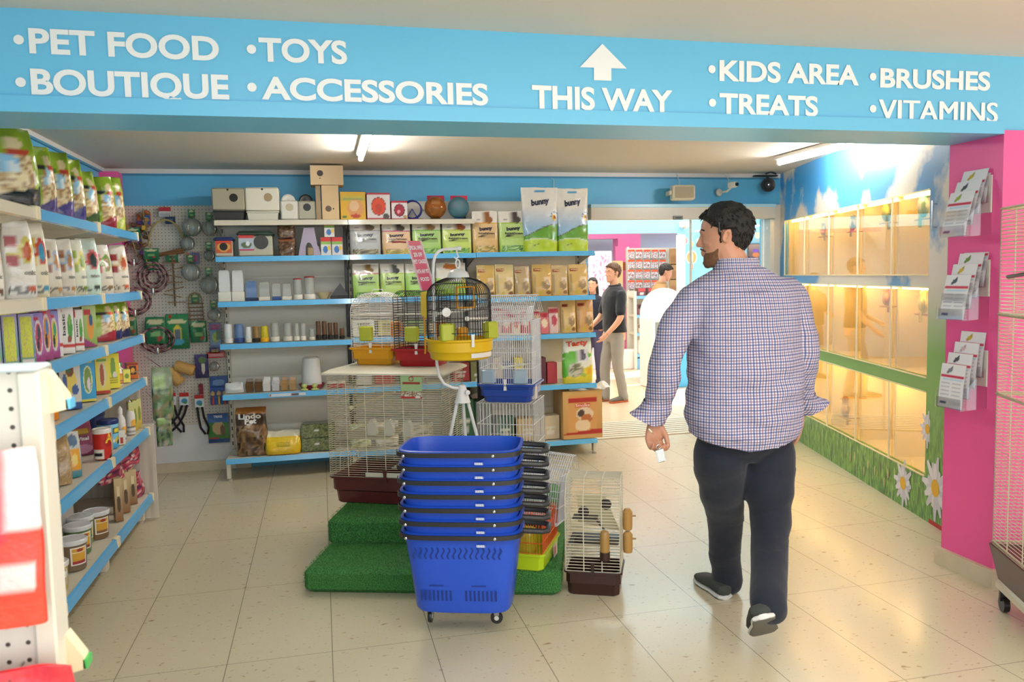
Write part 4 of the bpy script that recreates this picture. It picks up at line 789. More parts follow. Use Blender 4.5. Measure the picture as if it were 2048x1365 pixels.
def holed(px0,px1,pyt,i,lv,hole,col,label,name,lid=None,base=None,d=.22,cat='pet house',dz=0,yf=6.37,rz=0,lidh=.03,card=None,wood=False,rim=None):
    x,w,z=bspot(px0,px1,i,lv,yf); z+=dz; H=bh(x,yf,z,pyt); t=thing(name,label,cat,(x,yf+d/2,z+.001),rz); bh_=0
    if base: 
        bh_=H*base[1]; ww=w/2; MB().loft([[(sx*(ww*.86),sy*(d/2*.86),0) for sx,sy in ((-1,-1),(1,-1),(1,1),(-1,1))],[(sx*ww*.93,sy*d/2*.95,bh_) for sx,sy in ((-1,-1),(1,-1),(1,1),(-1,1))]],base[0]).box((-ww*.97,-d/2*.99,bh_-.012),(ww*.97,d/2*.99,bh_),base[0],.003).obj('tray',PLASTIC,t)
    b=MB().box((-w/2,-d/2,bh_),(w/2,d/2,H-(lidh if lid else 0)),col,.01 if not wood else .002)
    b.obj('house_shell',WOOD if wood else PLASTIC,t)
    if lid: MB().box((-w/2-.01,-d/2-.01,H-lidh-.01),(w/2+.01,d/2+.01,H),lid,.02).obj('lid',PLASTIC,t)
    if hole:
        for hx,hy,hr,hc in hole:
            hp=onY(hx,hy,yf-.001); MB().add([(hp.x-x+hr/261*math.cos(k*PI/12),-d/2-.0015,hp.z-z+hr/261*math.sin(k*PI/12)) for k in range(24)],[tuple(range(24))],hc).obj('entrance_hole',PAINT,t)
    if card:
        a0=onY(card[0],card[3],yf-.001); a1=onY(card[2],card[1],yf-.001); MB().grid(lambda u,v:(a0.x-x+(a1.x-a0.x)*u,-d/2-.0012,a0.z-z+(a1.z-a0.z)*v),16,16,card[4]).obj('printed_label',CARD,t)
    return t
DK=C('1d1b1a')
holed(425,491,376,0,0,[(467,396,8,DK),(455,380,2,DK)],C('a39d86'),'beige grey pet house with a black tray and dark round hole, top shelf','pet_house',None,(C('2b2827'),.30))
holed(492,560,375,0,0,[(536,395,8,C('a08a64')),(524,379,2,DK)],C('d8d4c2'),'large white pet house with a tan round hole on the top back shelf','pet_house',None,(C('cfcbb9'),.27))
t=holed(562,597,401,0,0,[(579,415,7.5,C('b3a88c'))],C('d2d0c4'),'small white nest box under a round white dish on the top back shelf','nest_box',d=.13)
holed(597,633,402,0,0,[(614,415,7.5,DK)],C('a3a08c'),'small grey nest box under a round black dish on the top back shelf','nest_box',d=.13)
for px,c,l in ((578,'dcd9d0','round white dish standing on edge on the small white nest box'),(613,'201e1d','round black dish standing on edge on the small grey nest box')):
    x,w,z=bspot(px-12,px+12,0,0,6.42); zt=zat(x,6.42,402); single(MB().lathe([(0,-.01),(.05,-.01),(.052,.0),(.042,.006),(.03,.004),(.012,.006),(.010,.0),(0,.0)],C(c),26,m=Matrix.Rotation(PI/2,4,'X')),'feeding_dish',PLASTIC,l,'dish',(x,6.44,zt+.0))
bbox(633,643,372,0,0,C('9a8462'),C('9a8462'),'thin brown wooden board standing beside the tall wooden nest box','wooden_board','board',d=.16)
holed(645,679,371,0,0,[(657,418,6,C('5a4028')),(667,418,1.5,DK)],C('d6b98c'),'tall pale wooden nest box standing on the top back shelf','wooden_nest_box',d=.17,cat='nest box',wood=True)
x,w,z=bspot(645,679,0,0); z0=bh(x,6.37,z,371)+.002
holed(624,690,331,0,0,[(640,347,6,C('3a2c20')),(640,357,1.3,DK)],C('dcc096'),'pale wooden nest box lying across the top of the tall one','wooden_nest_box',d=.18,cat='nest box',dz=z0,yf=6.365,wood=True)
holed(430,466,475,0,1,[(447,494,7.5,DK)],C('b8ae9a'),'small nest box with a navy lid and orange label on the second back shelf','pet_house',C('2a3a70'),None,.15,lidh=.02,card=(432,482,463,507,paint(C('b8522f'),[('e',.5,.5,.4,.4,C('cf9a4a')),('r',0,.8,1,1,C('c4402c'))])))
holed(477,546,462,0,1,[(522,485,14,C('3a3a3a'))],C('a9a894'),'grey pet house with a dark green lid and a big round opening','pet_house',C('35463c'),None,.2,lidh=.035,card=(478,470,507,502,paint(C('a8b4c0'),[('r',0,.78,1,1,C('c23a3a')),('r',0,0,1,.1,C('b8305a')),('e',.5,.35,.35,.2,C('5a6a4a')),('e',.6,.45,.12,.15,C('e0e0e0'))])))
brs=paint(C('5a4232'),[('s',0,0,1,1,(C('3c2a20'),C('6d5240'),C('4a3628'),C('8a7058')),10),('r',.05,.78,.95,.9,C('8a5a3c')),('r',0,.93,1,1,C('5f1f1c'))],2)
for k,(a,b,l) in enumerate(((475,505,'brown bag of bark bedding, lower of the pair beside the green-lidded house'),(443,475,'brown bag of bark bedding stacked on top of the lower one'))):
    x,w,z=bspot(557,592,0,1); hh=bh(x,6.36,z,475); mb=MB(); bag(mb,w,hh*.98 if k==0 else bh(x,6.36,z,443)-hh,.09,brs,36,18,k,.98,.008); single(mb,'bedding_bag',FILM,l,'bag',(x,6.42,z+.001+hh*k),0,'brown bedding bags')
# lilac castle
x,w,z=bspot(597,642,0,1); H=bh(x,6.36,z,455); t=thing('plastic_castle','lilac plastic pet castle with an arched doorway on the second back shelf','pet house',(x,6.42,z+.001))
lc=C('9d93a6'); out=[(-.5,0),(-.18,0),(-.16,.35),(-.08,.45),(.0,.46),(.08,.42),(.14,.3),(.16,0),(.5,0),(.42,.32),(.36,.34),(.24,.98),(.10,1),(-.22,.98),(-.36,.5),(-.42,.34)]
MB().loft([[(a*w,-.05,b*H) for a,b in out],[(a*w,.05,b*H) for a,b in out]],lc).obj('castle_wall',PLASTIC,t); MB().box((-.015,-.06,0),(.03,-.05,.06),C('9a8462'),.01).obj('door',WOOD,t)
sm=paint(C('cfcfc8'),[('r',0,.75,1,1,C('c02c2c')),('r',0,.6,1,.75,C('7fa850')),('e',.45,.32,.25,.2,C('3a6fb0')),('e',.8,.4,.14,.14,C('dcb43a'))])
x,w,z=bspot(642,663,0,1); hb=bh(x,6.36,z,475)
bbox(642,663,475,0,1,sm,C('a82a2a'),'small red and white carton, left of the two at the bottom','small_carton',d=.07,group='little red cartons'); bbox(664,686,475,0,1,sm,C('a82a2a'),'small red and white carton, right of the two at the bottom','small_carton',d=.07,group='little red cartons')
bbox(650,671,444,0,1,sm,C('a82a2a'),'small red and white carton sitting on top of the two others','small_carton',d=.07,group='little red cartons',dz=hb+.001)
# feeders and drinkers
def feeder(px0,px1,pyt,lv,body,base,label,bh_=.22,mt=None,name='seed_feeder',rtop=.92,cap=None,i=0,yf=6.38,group=None,square=False):
    x,w,z=bspot(px0,px1,i,lv,yf); H=bh(x,yf,z,pyt); r=w/2; t=thing(name,label,'feeder',(x,yf+r,z+.001),0,group)
    n=4 if square else 20; M_=Matrix.Rotation(PI/4,4,'Z') if square else None; k=1.38 if square else 1
    MB().lathe([(r*k*.95,0),(r*k,.004),(r*k,H*bh_),(r*k*.8,H*bh_+.004)],base,n,m=M_).obj('base_cup',PLASTIC,t)
    MB().lathe([(r*k*.84,H*bh_*.9),(r*k*.88,H*.5),(r*k*rtop*.88,H*.94),(r*k*rtop*.72,H)],body,n,m=M_).obj('reservoir',mt or PLASTIC,t)
    if cap: MB().lathe([(r*.9,H*.96),(r*.92,H),(r*.6,H*1.02),(0,H*1.02)],cap,n).obj('cap',PLASTIC,t)
    return t
def tinted(name,c,f=.5): return clearmat(name,C(c),f,.12)
TC=tinted('clear_feeder','c9ccc6',.55); TB=tinted('blue_feeder','6f8fc0',.35); TBr=tinted('amber_brown_feeder','6a4426',.35)
feeder(437,463,541,2,C('cfcdc2'),C('d6d3c6'),'tall frosted white canister, leftmost on the third back shelf',.3,FROST,'canister',square=True,group='tall frosted canisters'); feeder(464,490,541,2,C('cfcdc2'),C('d6d3c6'),'tall frosted white canister beside the blue feeder',.3,FROST,'canister',square=True,group='tall frosted canisters')
feeder(491,516,563,2,C('6f8fc0'),C('1f2d50'),'blue see-through seed feeder with a navy base on the third back shelf',.14,TB,square=True)
feeder(518,541,565,2,C('bfc2bc'),C('cfccc0'),'grey clear seed feeder with a white foot right of the blue one',.18,TC,square=True)
feeder(544,563,568,2,C('9fb0c8'),C('2f4a80'),'clear seed feeder with a price sticker and blue foot',.2,TC,square=True); feeder(565,584,568,2,C('bfc2bc'),C('cfccc0'),'clear seed feeder with a price sticker and white foot',.2,TC,square=True)
feeder(586,606,558,2,C('bfb6b0'),C('d6d2c8'),'clear drinker tube with a red cap, the smaller of two',.22,TC,'drinker_tube',.98,C('a82a2c')); feeder(608,632,554,2,C('bfb6b0'),C('d6d2c8'),'clear drinker tube with a red cap, the larger of two',.22,TC,'drinker_tube',.98,C('a82a2c'))
x,w,z=bspot(632,664,0,2); single(MB().lathe([(.03,0),(.058,.045),(.06,.05),(.054,.046),(.028,.006),(0,.006)],C('b3a884'),24),'feeding_bowl',PLASTIC,'shallow cream bowl on the third back shelf','bowl',(x,6.44,z+.001))
x,w,z=bspot(662,697,0,2); t=thing('corner_tray','black corner tray with a raised triangular back beside the cream bowl','tray',(x,6.44,z+.001)); MB().box((-.07,-.05,0),(.07,.05,.02),C('1c1c1c'),.004).obj('tray_base',PLASTIC,t); MB().loft([[(-.07,.0,.02),(.07,.0,.02),(.01,.0,.12)],[(-.07,.02,.02),(.07,.02,.02),(.01,.02,.12)]],C('3a3c3c')).obj('tray_back',PLASTIC,t)
for a,b,tp,bc,base,l,mt in ((448,466,649,'cfccd0','d3d0ca','slim white tube feeder, leftmost on the fourth back shelf',FROST),(467,489,649,'7f96c4','2b4078','pale blue tube feeder with a navy base on the fourth back shelf',TB),(490,504,655,'c6c6ba','cfccc0','short milky tube feeder between the blue and the tan ones',FROST),(504,520,654,'8a6a3c','231c18','tan tube feeder with a black base on the fourth back shelf',tinted('tan_feeder','a07c44',.3)),(520,538,653,'cfc02a','d9a21e','bright yellow tube feeder on the fourth back shelf',tinted('yellow_feeder','cfc02a',.2)),
    (541,560,647,'b9bdb4','cfccc0','large clear tube drinker, left of its twin right of the yellow feeder',TC),(566,586,647,'b9bdb4','cfccc0','large clear tube drinker, right of its twin right of the yellow feeder',TC),(588,600,648,'b9bdb4','d3d0c6','narrow clear tube drinker, left one of a pair on one white foot',TC),(601,613,648,'b9bdb4','d3d0c6','narrow clear tube drinker, right one of a pair on one white foot',TC),(618,631,658,'b9bdb4','cfccc0','short clear tube drinker before the brown ones',TC),
    (632,643,643,'6a4426','1e1814','brown tube drinker with a black foot, leftmost of the brown row',TBr),(644,655,643,'6a4426','1e1814','brown tube drinker with a black foot, second of the brown row',TBr),(656,666,646,'6a4426','1e1814','brown tube drinker with a black foot, third of the brown row',TBr),(667,677,646,'6a4426','1e1814','brown tube drinker with a black foot, fourth of the brown row',TBr),(679,690,657,'5a2a22','1e1814','short reddish brown tube drinker at the right of the row',TBr)):
    feeder(a,b,tp,3,C(bc),C(base),l,.24,mt,'tube_feeder' if b<540 else 'tube_drinker',.98)
# fifth shelf
x,w,z=bspot(448,489,0,4); mb=MB(); bag(mb,w,.075,.12,C('c9c7c8'),36,14,5,.9,.02,(),2.4,None,3.,.7); single(mb,'bag_of_clips',FROST,'crumpled white plastic bag of small parts on the fifth back shelf','bag',(x,6.42,z+.001))
for k,(a,b,c,l) in enumerate(((490,507,'5f4428','brown cup feeder, left one on the fifth back shelf'),(508,525,'5f4428','brown cup feeder, right one on the fifth back shelf'),(525,542,'cfcdca','white hooked cup feeder, left of the white pair'),(543,560,'c4c3c6','white hooked cup feeder, right of the white pair'),(561,577,'a58152','tan hooked cup feeder beside the white pair'),(578,594,'b08e62','tan hooked cup feeder nearest the red drinker'))):
    x,w,z=bspot(a,b,0,4); h=bh(x,6.36,z,761 if k<2 else 757); t=thing('cup_feeder',l,'feeder',(x,6.42,z+.001),0,'small cup feeders on the fifth back shelf')
    MB().loft([[(-w*.4,-.03,0),(w*.4,-.03,0),(w*.4,.03,0),(-w*.4,.03,0)],[(-w*.47,-.045,h*.55),(w*.47,-.045,h*.55),(w*.45,.03,h*.8),(-w*.45,.03,h*.8)]],C(c)).obj('cup',PLASTIC,t); MB().box((-w*.4,.02,h*.5),(w*.4,.035,h),mixc(C(c),(1,1,1),.15),.004).obj('hook_plate',PLASTIC,t)
x,w,z=bspot(598,650,0,4); t=thing('poultry_drinker','red dish drinker with a tall frosted white reservoir on the fifth back shelf','drinker',(x,6.45,z+.001))
MB().lathe([(.08,0),(.098,.03),(.1,.035),(.09,.03),(.07,.012),(0,.012)],C('8e2234'),28).obj('dish',PLASTIC,t); MB().lathe([(.077,.014),(.072,.12),(.066,.235),(.05,.245),(0,.245)],C('b9a9ac'),28).obj('reservoir',FROST,t)
for a,l in ((609,'small lime green knob drinker at the foot of the red dish, left one'),(630,'small lime green knob drinker at the foot of the red dish, right one')):
    x,w,z=bspot(a-7,a+7,0,4); single(MB().lathe([(.028,0),(.03,.008),(.012,.014),(.022,.03),(.02,.045),(0,.052)],C('b9c47a'),16),'knob_drinker',PLASTIC,l,'drinker',(x,6.335,z+.001),0,'lime knob drinkers')
x,w,z=bspot(655,692,0,4); single(MB().box((-w/2,-.05,0),(w/2,.05,.03),C('a02a38'),.008).box((-w/2,-.05,.03),(w/2,.05,.05),C('cfcbc4'),.008),'red_tray',PLASTIC,'flat red and white tray behind the big wire cage','tray',(x,6.42,z+.001))
# bottom shelf of the left unit
lp=paint(C('4a3524'),[('g',0,.6,C('6a4428'),C('4a3524')),('g',.86,1,C('b0702c'),C('8a5426')),('e',.2,.42,.22,.14,C('7d6a58')),('e',.6,.45,.26,.2,C('33261e')),('e',.5,.38,.12,.14,C('1e1816')),('e',.2,.14,.14,.1,C('c9a86a')),('e',.8,.16,.18,.12,C('a86a34')),('s',0,0,1,.62,(C('4a3524'),C('6b4e34'),C('8a6c4a'),C('392a1e')),9)],4)
bbag(472,537,818,0,5,lp,'large brown pet food bag with white lettering on the bottom back shelf','pet_food_bag',d=.13,crumple=.014,seed=11,top=.95,texts=[('Lindo',.10,.76,.82,.88,C('e2dfda')),('Pet',.30,.66,.66,.77,C('e2dfda'))])
yl=paint(C('e0b81e'),[('g',.0,.7,C('d9ae14'),C('e6c52c')),('g',.75,1,C('d9d3b0'),C('cfcabc')),('l',2,.3,.35,.7,.5,C('a8992e')),('r',.42,.58,.55,.61,C('4a5a3a'))])
bbag(529,604,866,0,5,yl,'yellow and white soft pack lying on the bottom back shelf','bedding_pack','pack',d=.2,yf=6.33,crumple=.008,seed=12,top=.97,n=4,bot=.9)
hy=paint(C('4a5530'),[('s',0,0,1,1,(C('39451f'),C('5f6b3a'),C('7a8050'),C('434f2a')),16),('r',.4,.5,.52,.62,C('d3d3cc'))],6)
x,w,z=bspot(603,657,0,5); h1=bh(x,6.38,z,876)
for k,l in enumerate(('green wrapped hay block, lower of the two stacked beside the yellow pack','green wrapped hay block, upper of the two stacked beside the yellow pack')):
    carton(mb:=MB(),.26,h1*.98,.16,hy,C('4c5632'),30,14,bev=.015); single(mb,'hay_block',FILM,l,'hay block',(x+.03,6.46,z+.001+h1*k),0,'green hay blocks')
# boxes and wheels on the top of the middle unit
bbox(681,733,384,1,0,paint(C('e2b02a'),[('g',.7,.9,C('b9b04a'),C('d8b83a')),('l',2,.1,.74,.9,.86,C('7fa060')),('e',.6,.4,.32,.34,C('dc9a5c')),('e',.55,.5,.2,.2,C('e6bf8f')),('e',.6,.14,.2,.07,C('c0402a')),('e',.14,.1,.1,.05,C('3f7a3a'))]),C('d8a824'),'yellow toy box with a peach exercise ball picture on the top middle shelf','toy_box',d=.16,yf=6.40)
bbox(734,782,386,1,0,paint(C('dcd6d4'),[('r',0,.93,1,1,C('b02438')),('r',0,0,1,.08,C('b02438')),('e',.5,.5,.33,.34,C('6a1a14')),('e',.5,.5,.3,.31,C('d4441c')),('e',.5,.42,.16,.18,C('b83a1a')),('e',.82,.12,.14,.12,C('4a4240'))]),C('b02438'),'white and red box with a round orange window on the top middle shelf','toy_box',d=.16,yf=6.40)
bbox(783,816,402,1,0,paint(C('dcd6d4'),[('r',0,.9,1,1,C('b02438')),('r',0,0,1,.08,C('b02438')),('e',.5,.5,.34,.34,C('4a0e18')),('e',.5,.5,.3,.3,C('9c1c34')),('e',.45,.42,.1,.1,C('d88a94')),('e',.85,.15,.13,.1,C('b0904a'))]),C('b02438'),'small white and red box with a round crimson window','toy_box',d=.12,yf=6.40)
x,w,z=bspot(808,846,1,0,6.42); t=thing('hamster_wheel','dark blue hamster wheel on a stand on the top middle shelf','exercise wheel',(x,6.47,z+.001),-.2)
m=MB(); cz=.082
for yy in (-.03,.03): m.tube([(.07*math.cos(PI*k/12),yy,cz+.07*math.sin(PI*k/12)) for k in range(24)],.006,C('1f2f7a'),6,closed=True)
m.obj('wheel_rim',PLASTIC,t); MB().lathe([(.068,-.03),(.07,-.03),(.07,.03),(.068,.03)],C('3a4a90'),30,m=Matrix.Translation((0,0,cz))@Matrix.Rotation(PI/2,4,'X'),caps=False).obj('running_surface',TB,t)
MB().tube([(-.05,-.045,0),(0,-.045,cz),(.05,-.045,0)],.006,C('24388a')).tube([(0,-.045,cz),(0,.04,cz)],.005,C('24388a')).obj('stand',PLASTIC,t); MB().box((-.07,-.05,0),(.09,.05,.008),C('a82438'),.003).obj('base',PLASTIC,t)
for px,c,base,tag_,l in ((874,'b8722c','4a3a22','a8243c','amber exercise ball with a red card on the top middle shelf'),(921,'5f9aa8','1f3a70','c02c48','teal exercise ball with a red card on a navy stand on the top shelf')):
    x,w,z=bspot(px-23,px+23,1,0,6.42); t=thing('exercise_ball',l,'exercise ball',(x,6.50,z+.001)); r=.088
    MB().lathe([(r*math.sin(PI*k/16)+.0001,.012+r-r*math.cos(PI*k/16)) for k in range(17)],C(c),26).obj('ball_shell',clearmat('ball_'+c,C(c),.45,.05,(26,.3)),t)
    MB().lathe([(.045,0),(.052,.012),(.03,.02),(.02,.04),(0,.04)],C(base),18).lathe([(.0,.04),(.03,.045),(.04,.07),(.035,.1),(0,.11)],mixc(C(base),(.5,.3,.1),.3),14).obj('stand',PLASTIC,t)
    MB().grid(lambda u,v:(-.06+.14*u,.02+.02*v,.10+.10*v),10,8,paint(C(tag_),[('e',.5,.5,.3,.2,C('d9c9c9'))])).obj('card',CARD,t)
# printed pet food bags
def bunny(main,band,animal,cont,s=0):
    ops=[('g',0,1,main,mixc(main,(1,1,1),.25)),('r',0,.70,1,1,C('d8d4ca')),('r',0,.68,1,.715,band),('s',.08,0.01,.92,.17,cont,24),('e',.33,.385,.11,.03,C('3a3a30')),('l',4,.52,.34,.88,.46,mixc(main,(.2,.2,.2),.3)),
         ('e',.62,.79,.18,.09,animal),('e',.62,.87,.10,.06,animal),('e',.56,.93,.03,.06,animal),('e',.68,.93,.03,.06,animal),('e',.25,.80,.10,.012,C('8a8a90'))]
    return paint(main,ops,s)
NV=C('20243f')
bt=lambda sub:[('bunny',.26,.505,.76,.625,NV,.03),(sub,.20,.43,.84,.485,C('4a4a48'))]
gr=(C('5a8a3a'),C('8ab85a'),C('3f6a2c'),C('b0cf86')); gy=(C('6a6450'),C('938a6a'),C('4f4a3a'),C('b0a888')); og=(C('b89a4a'),C('d0b878'),C('8a7a3a'),C('a8a04a'))
BB=[(700,764,438,'a3a6a4','8a8d8c','6a5a4a',gy,'grey small-pet food bag with green pellets in its window on the second shelf','Chinchilla'),
    (765,824,440,'d0a878','b03a72','4a443c',og,'peach small-pet food bag with a magenta band on the second shelf','GuineaPig'),
    (826,885,438,'8fb84a','5fa83a','8a6a4a',gr,'green rabbit food bag with a darker green band on the second shelf','Rabbit'),
    (886,946,438,'b3c84a','a9c23a','8a4a2c',gr,'lime rabbit food bag under the teal exercise ball','Rabbit')]
for k,(a,b,tp,c,bd,an,ct,l,sb) in enumerate(BB): bbag(a,b,tp+3,1,1,bunny(C(c),C(bd),C(an),ct,k),l,'small_pet_food_bag',d=.11,texts=bt(sb+'Dream'),group='small pet food bags on the second middle shelf',seed=k+20,n=4)
bbag(947,999,422,2,1,bunny(C('d0a65e'),C('d8a44a'),C('8a5a34'),og,5),'orange guinea pig food bag left of its green neighbour on the second shelf','small_pet_food_bag',d=.11,texts=bt('GuineaPigDream'),seed=25,n=4,group='small pet food bags left of the large white bags')
bbag(1000,1056,422,2,1,bunny(C('9fbf4c'),C('9fbf4c'),C('4a4644'),gr,6),'green rabbit food bag with a dark rabbit, beside the large white bags','small_pet_food_bag',d=.11,texts=bt('RabbitDream'),seed=26,n=4,group='small pet food bags left of the large white bags')
def bigart(u,v):
    c=mixc(C('d8d5cc'),C('8fb0cc'),max(0,min(1,(.72-v)/.35))) if v<.72 else C('d8d5cc')
    if v<.42+.0: 
        hill=.23+.19*math.sin(min(1,u)*PI/2)**1.2
        if v<hill+.012: c=C('5a4a3c')
        if v<hill: c=C('5f9632')
    if v<.13+.07*math.sin(u*PI*.8+.5)+.015: c=C('c3d0b0')
    if v<.13+.07*math.sin(u*PI*.8+.5): c=C('a8c020')
    if (u-.88)**2*2.2+(v-.53)**2*4<.010: c=C('d9b23a')
    if (u-.9)**2*2.2+(v-.53)**2*4<.003: c=C('8a3a22')
    for a in (.9,1.35,1.85,2.4,2.9):
        dx,dy=(u-.9)*1.5,(v-.53)*2.0; rr=math.hypot(dx,dy); an=math.atan2(dy,dx)
        if .14<rr<.21 and abs(an-a)<.11: c=C('33405a')
    for (a,b) in ((.28,.1),(.4,.12),(.52,.105)):
        if (u-a)**2+((v-b)*1.6)**2<.0006: c=C('2b2b20')
    if abs(v-.945)<.014 and abs(u-.5)<.14: c=C('4f95bb')
    return c
for k,(a,b,l) in enumerate(((1050,1119,'big white blue and green pet bedding bag with a carry hole, left of the pair'),(1119,1180,'big white blue and green pet bedding bag with a carry hole, right of the pair'))):
    bbag(a-1,b+1,374+k*2,2,1,bigart,l,'pet_bedding_bag',d=.13,yf=6.33,texts=[('bunny',.24,.70,.76,.83,NV,.045)],group='big carry-hole bedding bags',seed=30+k,top=1.06,crumple=.007,nu=90,nv=60,bot=1.)
# third shelf, middle
for k,(a,b,c,bd,an,l) in enumerate(((706,761,'8fb83e','a83a5e','8a6a3c','green food bag with a magenta band and tan hamster, behind the white arched cage'),(762,812,'9fbf4c','9fbf4c','3a3a3c','green food bag with a dark grey rabbit behind the cages'),(812,862,'8fc040','8fc040','8a6a50','green food bag partly behind the pink sale sign'))):
    bbag(a,b,528,1,2,bunny(C(c),C(bd),C(an),gr,8+k),l,'small_pet_food_bag',d=.1,texts=bt('RabbitDream'),seed=33+k,n=4,group='small pet food bags behind the cages')
bbag(873,935,526,1,2,paint(C('d3d0c6'),[('e',.5,.88,.24,.09,C('b0682f')),('e',.38,.95,.06,.05,C('b0682f')),('r',0,0,1,.55,C('8fae4a')),('e',.5,.5,.36,.08,C('cfcdc4'))]),'white cat food bag with an orange cat behind the round black cage','cat_food_bag',d=.1,seed=37,n=4)
def hay(c,s): return paint(c,[('g',0,1,mixc(c,C('b58a3c'),.35),c),('r',.08,.78,.5,.88,C('8a3a2a')),('r',.55,.2,.9,.6,mixc(c,(1,1,1),.25)),('e',.68,.35,.2,.15,C('8d7a5a')),('e',.72,.45,.1,.08,C('b9a07a')),('r',.06,.1,.16,.7,mixc(c,C('7a6a4a'),.5)),('e',.4,.1,.12,.06,C('b8a83a')),('e',.8,.1,.12,.06,C('7a5a3a'))],s)
HB=[(955,993,'c9a860','tan food bag half hidden by the round black cage'),(992,1031,'d3c08a','cream and tan food bag with a rabbit right of the round cage'),(1031,1063,'b3a07a','greyish tan food bag standing lower in the middle of the row'),(1066,1107,'c9a864','tan food bag with a chick picture on the third shelf'),(1105,1139,'c2a97a','tan food bag with a grey chinchilla picture'),(1139,1179,'d0b070','golden tan food bag at the right end of the third shelf')]
for k,(a,b,c,l) in enumerate(HB): bbag(a,b,(531,529,533,529,531,529)[k],2,2,hay(C(c),k),l,'herbal_food_bag',d=.09,seed=40+k,group='tan food bags on the third right shelf',crumple=.006,top=.96,texts=[('crispy',.12,.80,.48,.86,C('d8b88a'))])
bbag(1124,1155,600,2,3,hay(C('d0b478'),7),'tan rabbit food bag on the fourth shelf beside the white cage','herbal_food_bag',d=.09,seed=47); bbag(1155,1190,598,2,3,hay(C('c99a62'),8),'tan guinea pig food bag at the right end of the fourth shelf','herbal_food_bag',d=.09,seed=48)
for k in range(7):
    a=985+k*19; bbag(a,a+20,616+(k%3)*5,2,3,paint(C(('c9a0a0','b8484e','d8c8b8','b83a44','cfa87a','c86a70','d6b8b0')[k]),[('e',.5,.5,.3,.22,C(('7a2a34','e0c8a0','b04a4a','e8d8c8','8a3a2a','e0d0b0','a83a4a')[k])),('r',0,.8,1,.95,C('a82a38'))],k),('pink snack bag, leftmost behind the white cage','red snack bag second behind the white cage','pale snack bag third behind the white cage','red snack bag fourth behind the white cage','tan snack bag fifth behind the white cage','rosy snack bag sixth behind the white cage','pale pink snack bag nearest the tan food bags')[k],'snack_bag',d=.06,seed=50+k,nu=28,nv=16,group='small snack bags behind the white cage')
for k in range(6):
    a=985+k*22; bbox(a,a+20,716+(k%2)*10,2,4,C(('b8a88a','3a4a70','c9b93a','8a7a6a','5a2a34','a83a44')[k]),C(('b8a88a','3a4a70','c9b93a','8a7a6a','5a2a34','a83a44')[k]),('beige box leftmost behind the lower half of the white cage','navy box second behind the lower half of the white cage','yellow box third behind the lower half of the white cage','taupe box fourth behind the lower half of the white cage','maroon box fifth behind the lower half of the white cage','red box nearest the vegetable picture bag')[k],'carton',d=.1,yf=6.4,group='assorted cartons behind the white cage',nu=4,nv=4)
tasty=paint(C('d6dccf'),[('g',0,.30,C('c9b02c'),C('d8c23a')),('e',.18,.30,.3,.28,C('5fae3a')),('e',.45,.62,.5,.1,C('5fae3a')),('w',.12,.42,C('cfc23a')),('e',.40,.30,.25,.17,C('9a9a86')),('s',.18,.16,.62,.44,(C('7f8070'),C('b8b8a4'),C('5f6a4a')),22),('r',.52,.50,.82,.74,C('c9c9d0')),('e',.66,.6,.1,.09,C('5a5460')),('e',.62,.7,.03,.06,C('5a5460')),('e',.70,.7,.03,.06,C('5a5460')),('e',.85,.26,.1,.07,C('d8a83a')),('e',.68,.18,.07,.05,C('8fb04a')),('r',0,.94,1,1,C('c8ccbe'))])
bbag(1128,1189,678,2,4,tasty,'green and yellow rabbit food bag with red orange lettering on the right shelf end','rabbit_food_bag',d=.1,yf=6.31,seed=60,crumple=.008,top=.9,rz=-.05,texts=[('Tasty',.12,.80,.86,.95,C('c8431c'),.04)])
x,w,z=bspot(1126,1206,2,5,6.31); h=bh(x,6.31,z,782)
carton(mb:=MB(),w*.98,h,.28,paint(C('c39a5e'),[('g',0,1,C('b88c50'),C('c9a468')),('r',.14,.03,.88,.9,C('c9985a')),('w',.12,.20,C('a52a26')) ,('r',0,0,1,.08,C('c39a5e')),('r',.14,.76,.88,.86,C('a52a26')),('e',.55,.52,.22,.14,C('d8c8b0')),('e',.46,.53,.09,.08,C('4a3a34')),('e',.6,.42,.14,.1,C('b0683a')),('e',.5,.28,.2,.12,C('dcc9a6')),('r',.3,.66,.7,.74,C('c23a2e'))]),C('bf9a64'),34,40,texts=[('Smolke',.32,.67,.68,.73,C('e6d8c8'))]); single(mb,'wood_chip_bale',CARD,'big tan bale of pet bedding with dark red bands at the bottom right shelf','bale',(x,6.45,z+.001))
mb=MB(); mb.grid(lambda u,v:(-.17+.36*u,-.12+.16*v+.02*math.sin(u*14),.05*math.sin(v*3)*(.5+.5*math.sin(u*9))+.02*noise.noise(Vector((u*6,v*5,1)))),16,10,C('cfccc4')); single(mb,'plastic_wrap',clearmat('loose_clear_wrap',(.85,.86,.84),.5,.15,(20,.5)),'loose clear plastic wrap lying over the top of the tan bale','plastic wrap',(x+.05,6.40,z+h+.012))
for k,(a,b,tp,lv,c,l) in enumerate(((912,950,800,5,'2c5a3a','dark green box low behind the white tripod stand'),(950,985,802,5,'1f3f30','dark green box with pale lettering beside the black post'),(905,940,727,4,'8a2a2a','dark red box behind the stand of the round cage'),(942,975,724,4,'6a6a40','olive box beside the black post'),(992,1030,835,5,'3a5a48','green box behind the lower white cage'),(1035,1080,838,5,'b8a070','tan box behind the lower white cage'),(1083,1120,832,5,'c6b89a','cream box left of the big tan bale'))):
    bbox(a,b,tp,1 if b<960 and a<960 and lv==4 or b<955 else 2,lv,paint(C(c),[('l',2,.2,.5,.8,.7,C('cfd3c4')),('e',.5,.3,.2,.12,mixc(C(c),(1,1,1),.4))]),C(c),l,'carton',d=.14,yf=6.38,nu=12,nv=12)
